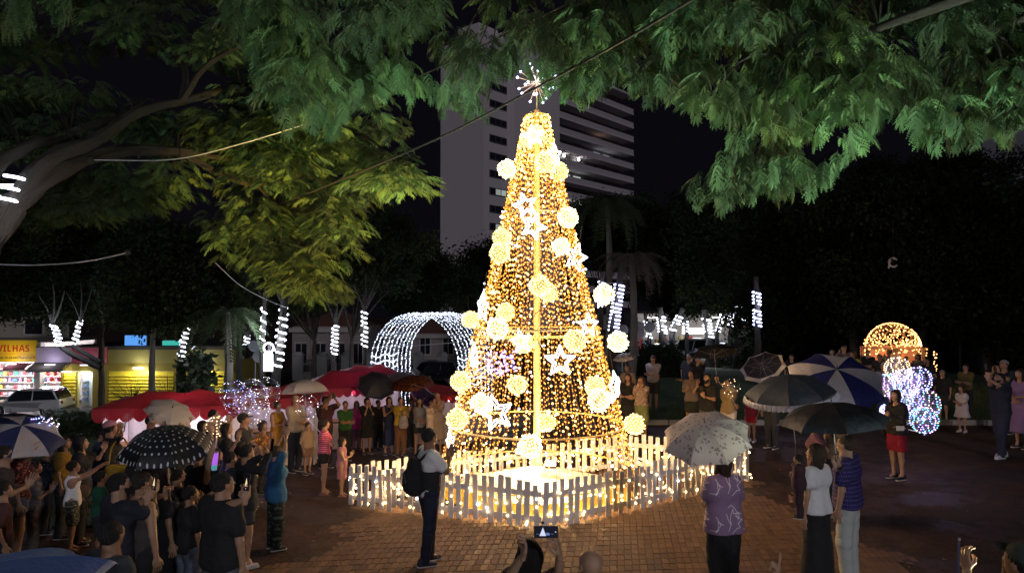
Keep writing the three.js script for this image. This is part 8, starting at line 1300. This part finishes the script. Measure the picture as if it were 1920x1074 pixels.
umbrella('dark grey umbrella with a white ruffled rim on the right', P(1478, 706, 10.9), P(1493, 838, 11.05), 0.66, { mats: [nyl([0.035, 0.045, 0.06])], rise: 0.40, turn: 0.0, ruffle: cloth([0.55, 0.56, 0.62]) });
umbrella('large blue and white segmented golf umbrella on the right', P(1570, 692, 11.2), P(1552, 815, 11.9), 0.76, { mats: [nyl([0.02, 0.025, 0.15]), nyl([0.5, 0.47, 0.52])], rise: 0.34, turn: 0.42 });
umbrella('black umbrella with a white rim tilted on its side at the right', P(1428, 680, 17.6), rimM.grip.R.clone().add(V(0.1, 0, 0.2)), 0.56, { mats: [nyl([0.02, 0.022, 0.035])], rim: 0.24, rimMat: nyl([0.55, 0.52, 0.5]), rise: 0.3 });
umbrella('wide black umbrella far back, right of the lit tree', P(1338, 648, 17.2), oliveW.grip.R, 0.62, { mats: [nyl([0.012, 0.013, 0.016])], rise: 0.3 });
umbrella('small pale grey umbrella at the right edge of the lit tree', P(1170, 663, 20.6), P(1176, 700, 20.7), 0.34, { mats: [nyl([0.38, 0.37, 0.46])], rise: 0.42 });
umbrella('blue-grey chequered umbrella behind the left side of the fence', P(707, 711, 21.6), who.row5.grip.L.clone().setY(P(709, 765, 21.6).y), 0.60, { mats: [gingham], rise: 0.45, turn: 0.1 });
umbrella('brown tartan umbrella beside the chequered one', P(772, 706, 21.8), P(778, 762, 22.0), 0.70, { mats: [tartan], rise: 0.36, turn: 0.3 });
umbrella('purple umbrella with a white edge lying open beside the tartan one', P(802, 738, 21.6), P(776, 775, 21.2), 0.62, { mats: [nyl([0.10, 0.045, 0.26])], rim: 0.12, rimMat: nyl([0.5, 0.48, 0.55]), rise: 0.25 });
umbrella('see-through plastic umbrella above the man in khaki', P(571, 711, 17.5), P(573, 770, 17.4), 0.58, { mats: [new THREE.MeshPhysicalMaterial({ color: rgb(0.82, 0.84, 0.9), transmission: 0.62, thickness: 0, roughness: 0.35, side: THREE.DoubleSide, name: 'milky plastic' })], rise: 0.55, turn: 0.2 });
umbrella('grey umbrella far back, right of the pink-roofed stall', P(752, 698, 24), P(754, 740, 24.1), 0.55, { mats: [nyl([0.2, 0.19, 0.22])], rise: 0.35 });
umbrella('black umbrella highest at the left edge', P(18, 776, 10.4), P(14, 850, 10.4), 0.62, { mats: [nyl([0.012, 0.014, 0.03])], rise: 0.36 });
umbrella('navy and white umbrella at the left edge over the pointing woman', P(40, 797, 9.4), P(20, 868, 9.5), 0.56, { mats: [nyl([0.016, 0.026, 0.11]), nyl([0.4, 0.38, 0.42])], rise: 0.3, turn: 0.1 });
umbrella('blue umbrella close to the camera in the lower left corner', P(-60, 1064, 4.6), P(-50, 1250, 4.6), 0.82, { mats: [nyl([0.03, 0.10, 0.38])], rim: 0.1, rimMat: nyl([0.2, 0.26, 0.42]), rise: 0.22, turn: 0.2 });
// ---------------------------------------------------------------- balloons
[[470, 742, 13.6, 0.30, 'white', 'topmost of the clear lit balloons over the red stall roof'], [448, 752, 13.9, 0.28, 'violet', 'left one of the lit balloons over the red stall roof'], [497, 736, 14.3, 0.29, 'white', 'right one of the lit balloons over the red stall roof'], [437, 738, 14.4, 0.26, 'violet', 'farthest left of the lit balloons by the stall valance']].forEach(([px, py, d, R, set, w]) => balloon('clear balloon with tiny lights, ' + w, P(px, py, d), R, set, { stick: P(472, 803, 13.9), n: 28, big: 0.75, power: 0.07 }));
balloon('large clear balloon held low on a stick over the printed top', P(477, 765, 13.4), 0.27, 'white', { stick: tropicW.grip.L, n: 36, power: 0.15 });
balloon('clear balloon in front of the man in khaki', P(576, 763, 14.6), 0.23, 'white', { stick: who.girlPink.grip.R, n: 16, power: 0.08 });
balloon('small lit balloon between the faces in the left crowd', P(406, 799, 12.2), 0.165, 'warm', { stick: P(402, 850, 12), n: 44, power: 0.08 });
balloon('clear balloon held in front of the woman in olive', P(1371, 727, 16.6), 0.20, 'warm', { stick: oliveW.grip.L, n: 14, power: 0.06 });
balloon('lit balloon lying among the umbrellas at the left edge', P(72, 803, 9.7), 0.15, 'violet', { n: 40, power: 0.06 });
balloon('second clear balloon beside it at the left edge', P(90, 800, 9.9), 0.12, 'white', { n: 16, power: 0 });
[[1684, 692, 15.2, 0.25, 'warm', 'warm topmost one'], [1700, 716, 15, 0.26, 'violet', 'violet one below the warm one'], [1722, 712, 15.3, 0.27, 'violet', 'upper right one'], [1668, 722, 15.4, 0.24, 'multi', 'leftmost one'], [1733, 758, 14.8, 0.31, 'multi', 'large one on the right'], [1734, 788, 14.7, 0.26, 'multi', 'lowest one'], [1705, 752, 15.4, 0.24, 'violet', 'one behind the woman in the red skirt'], [1664, 770, 15.2, 0.13, 'violet', 'small one at her face']].forEach(([px, py, d, R, set, w], i) => balloon('brightly lit clear balloon of the seller: ' + w, P(px, py, d), R, set, { stick: P(1680, 800, 15.3), n: 84, big: 1.5, power: 0.22 }));
// ---------------------------------------------------------------- shadows and picture
scene.traverse((o) => { if (o.isMesh) { o.castShadow = true; o.receiveShadow = true; } if (o.isPointLight || o.isDirectionalLight) o.castShadow = true; });
renderer.render(scene, camera);
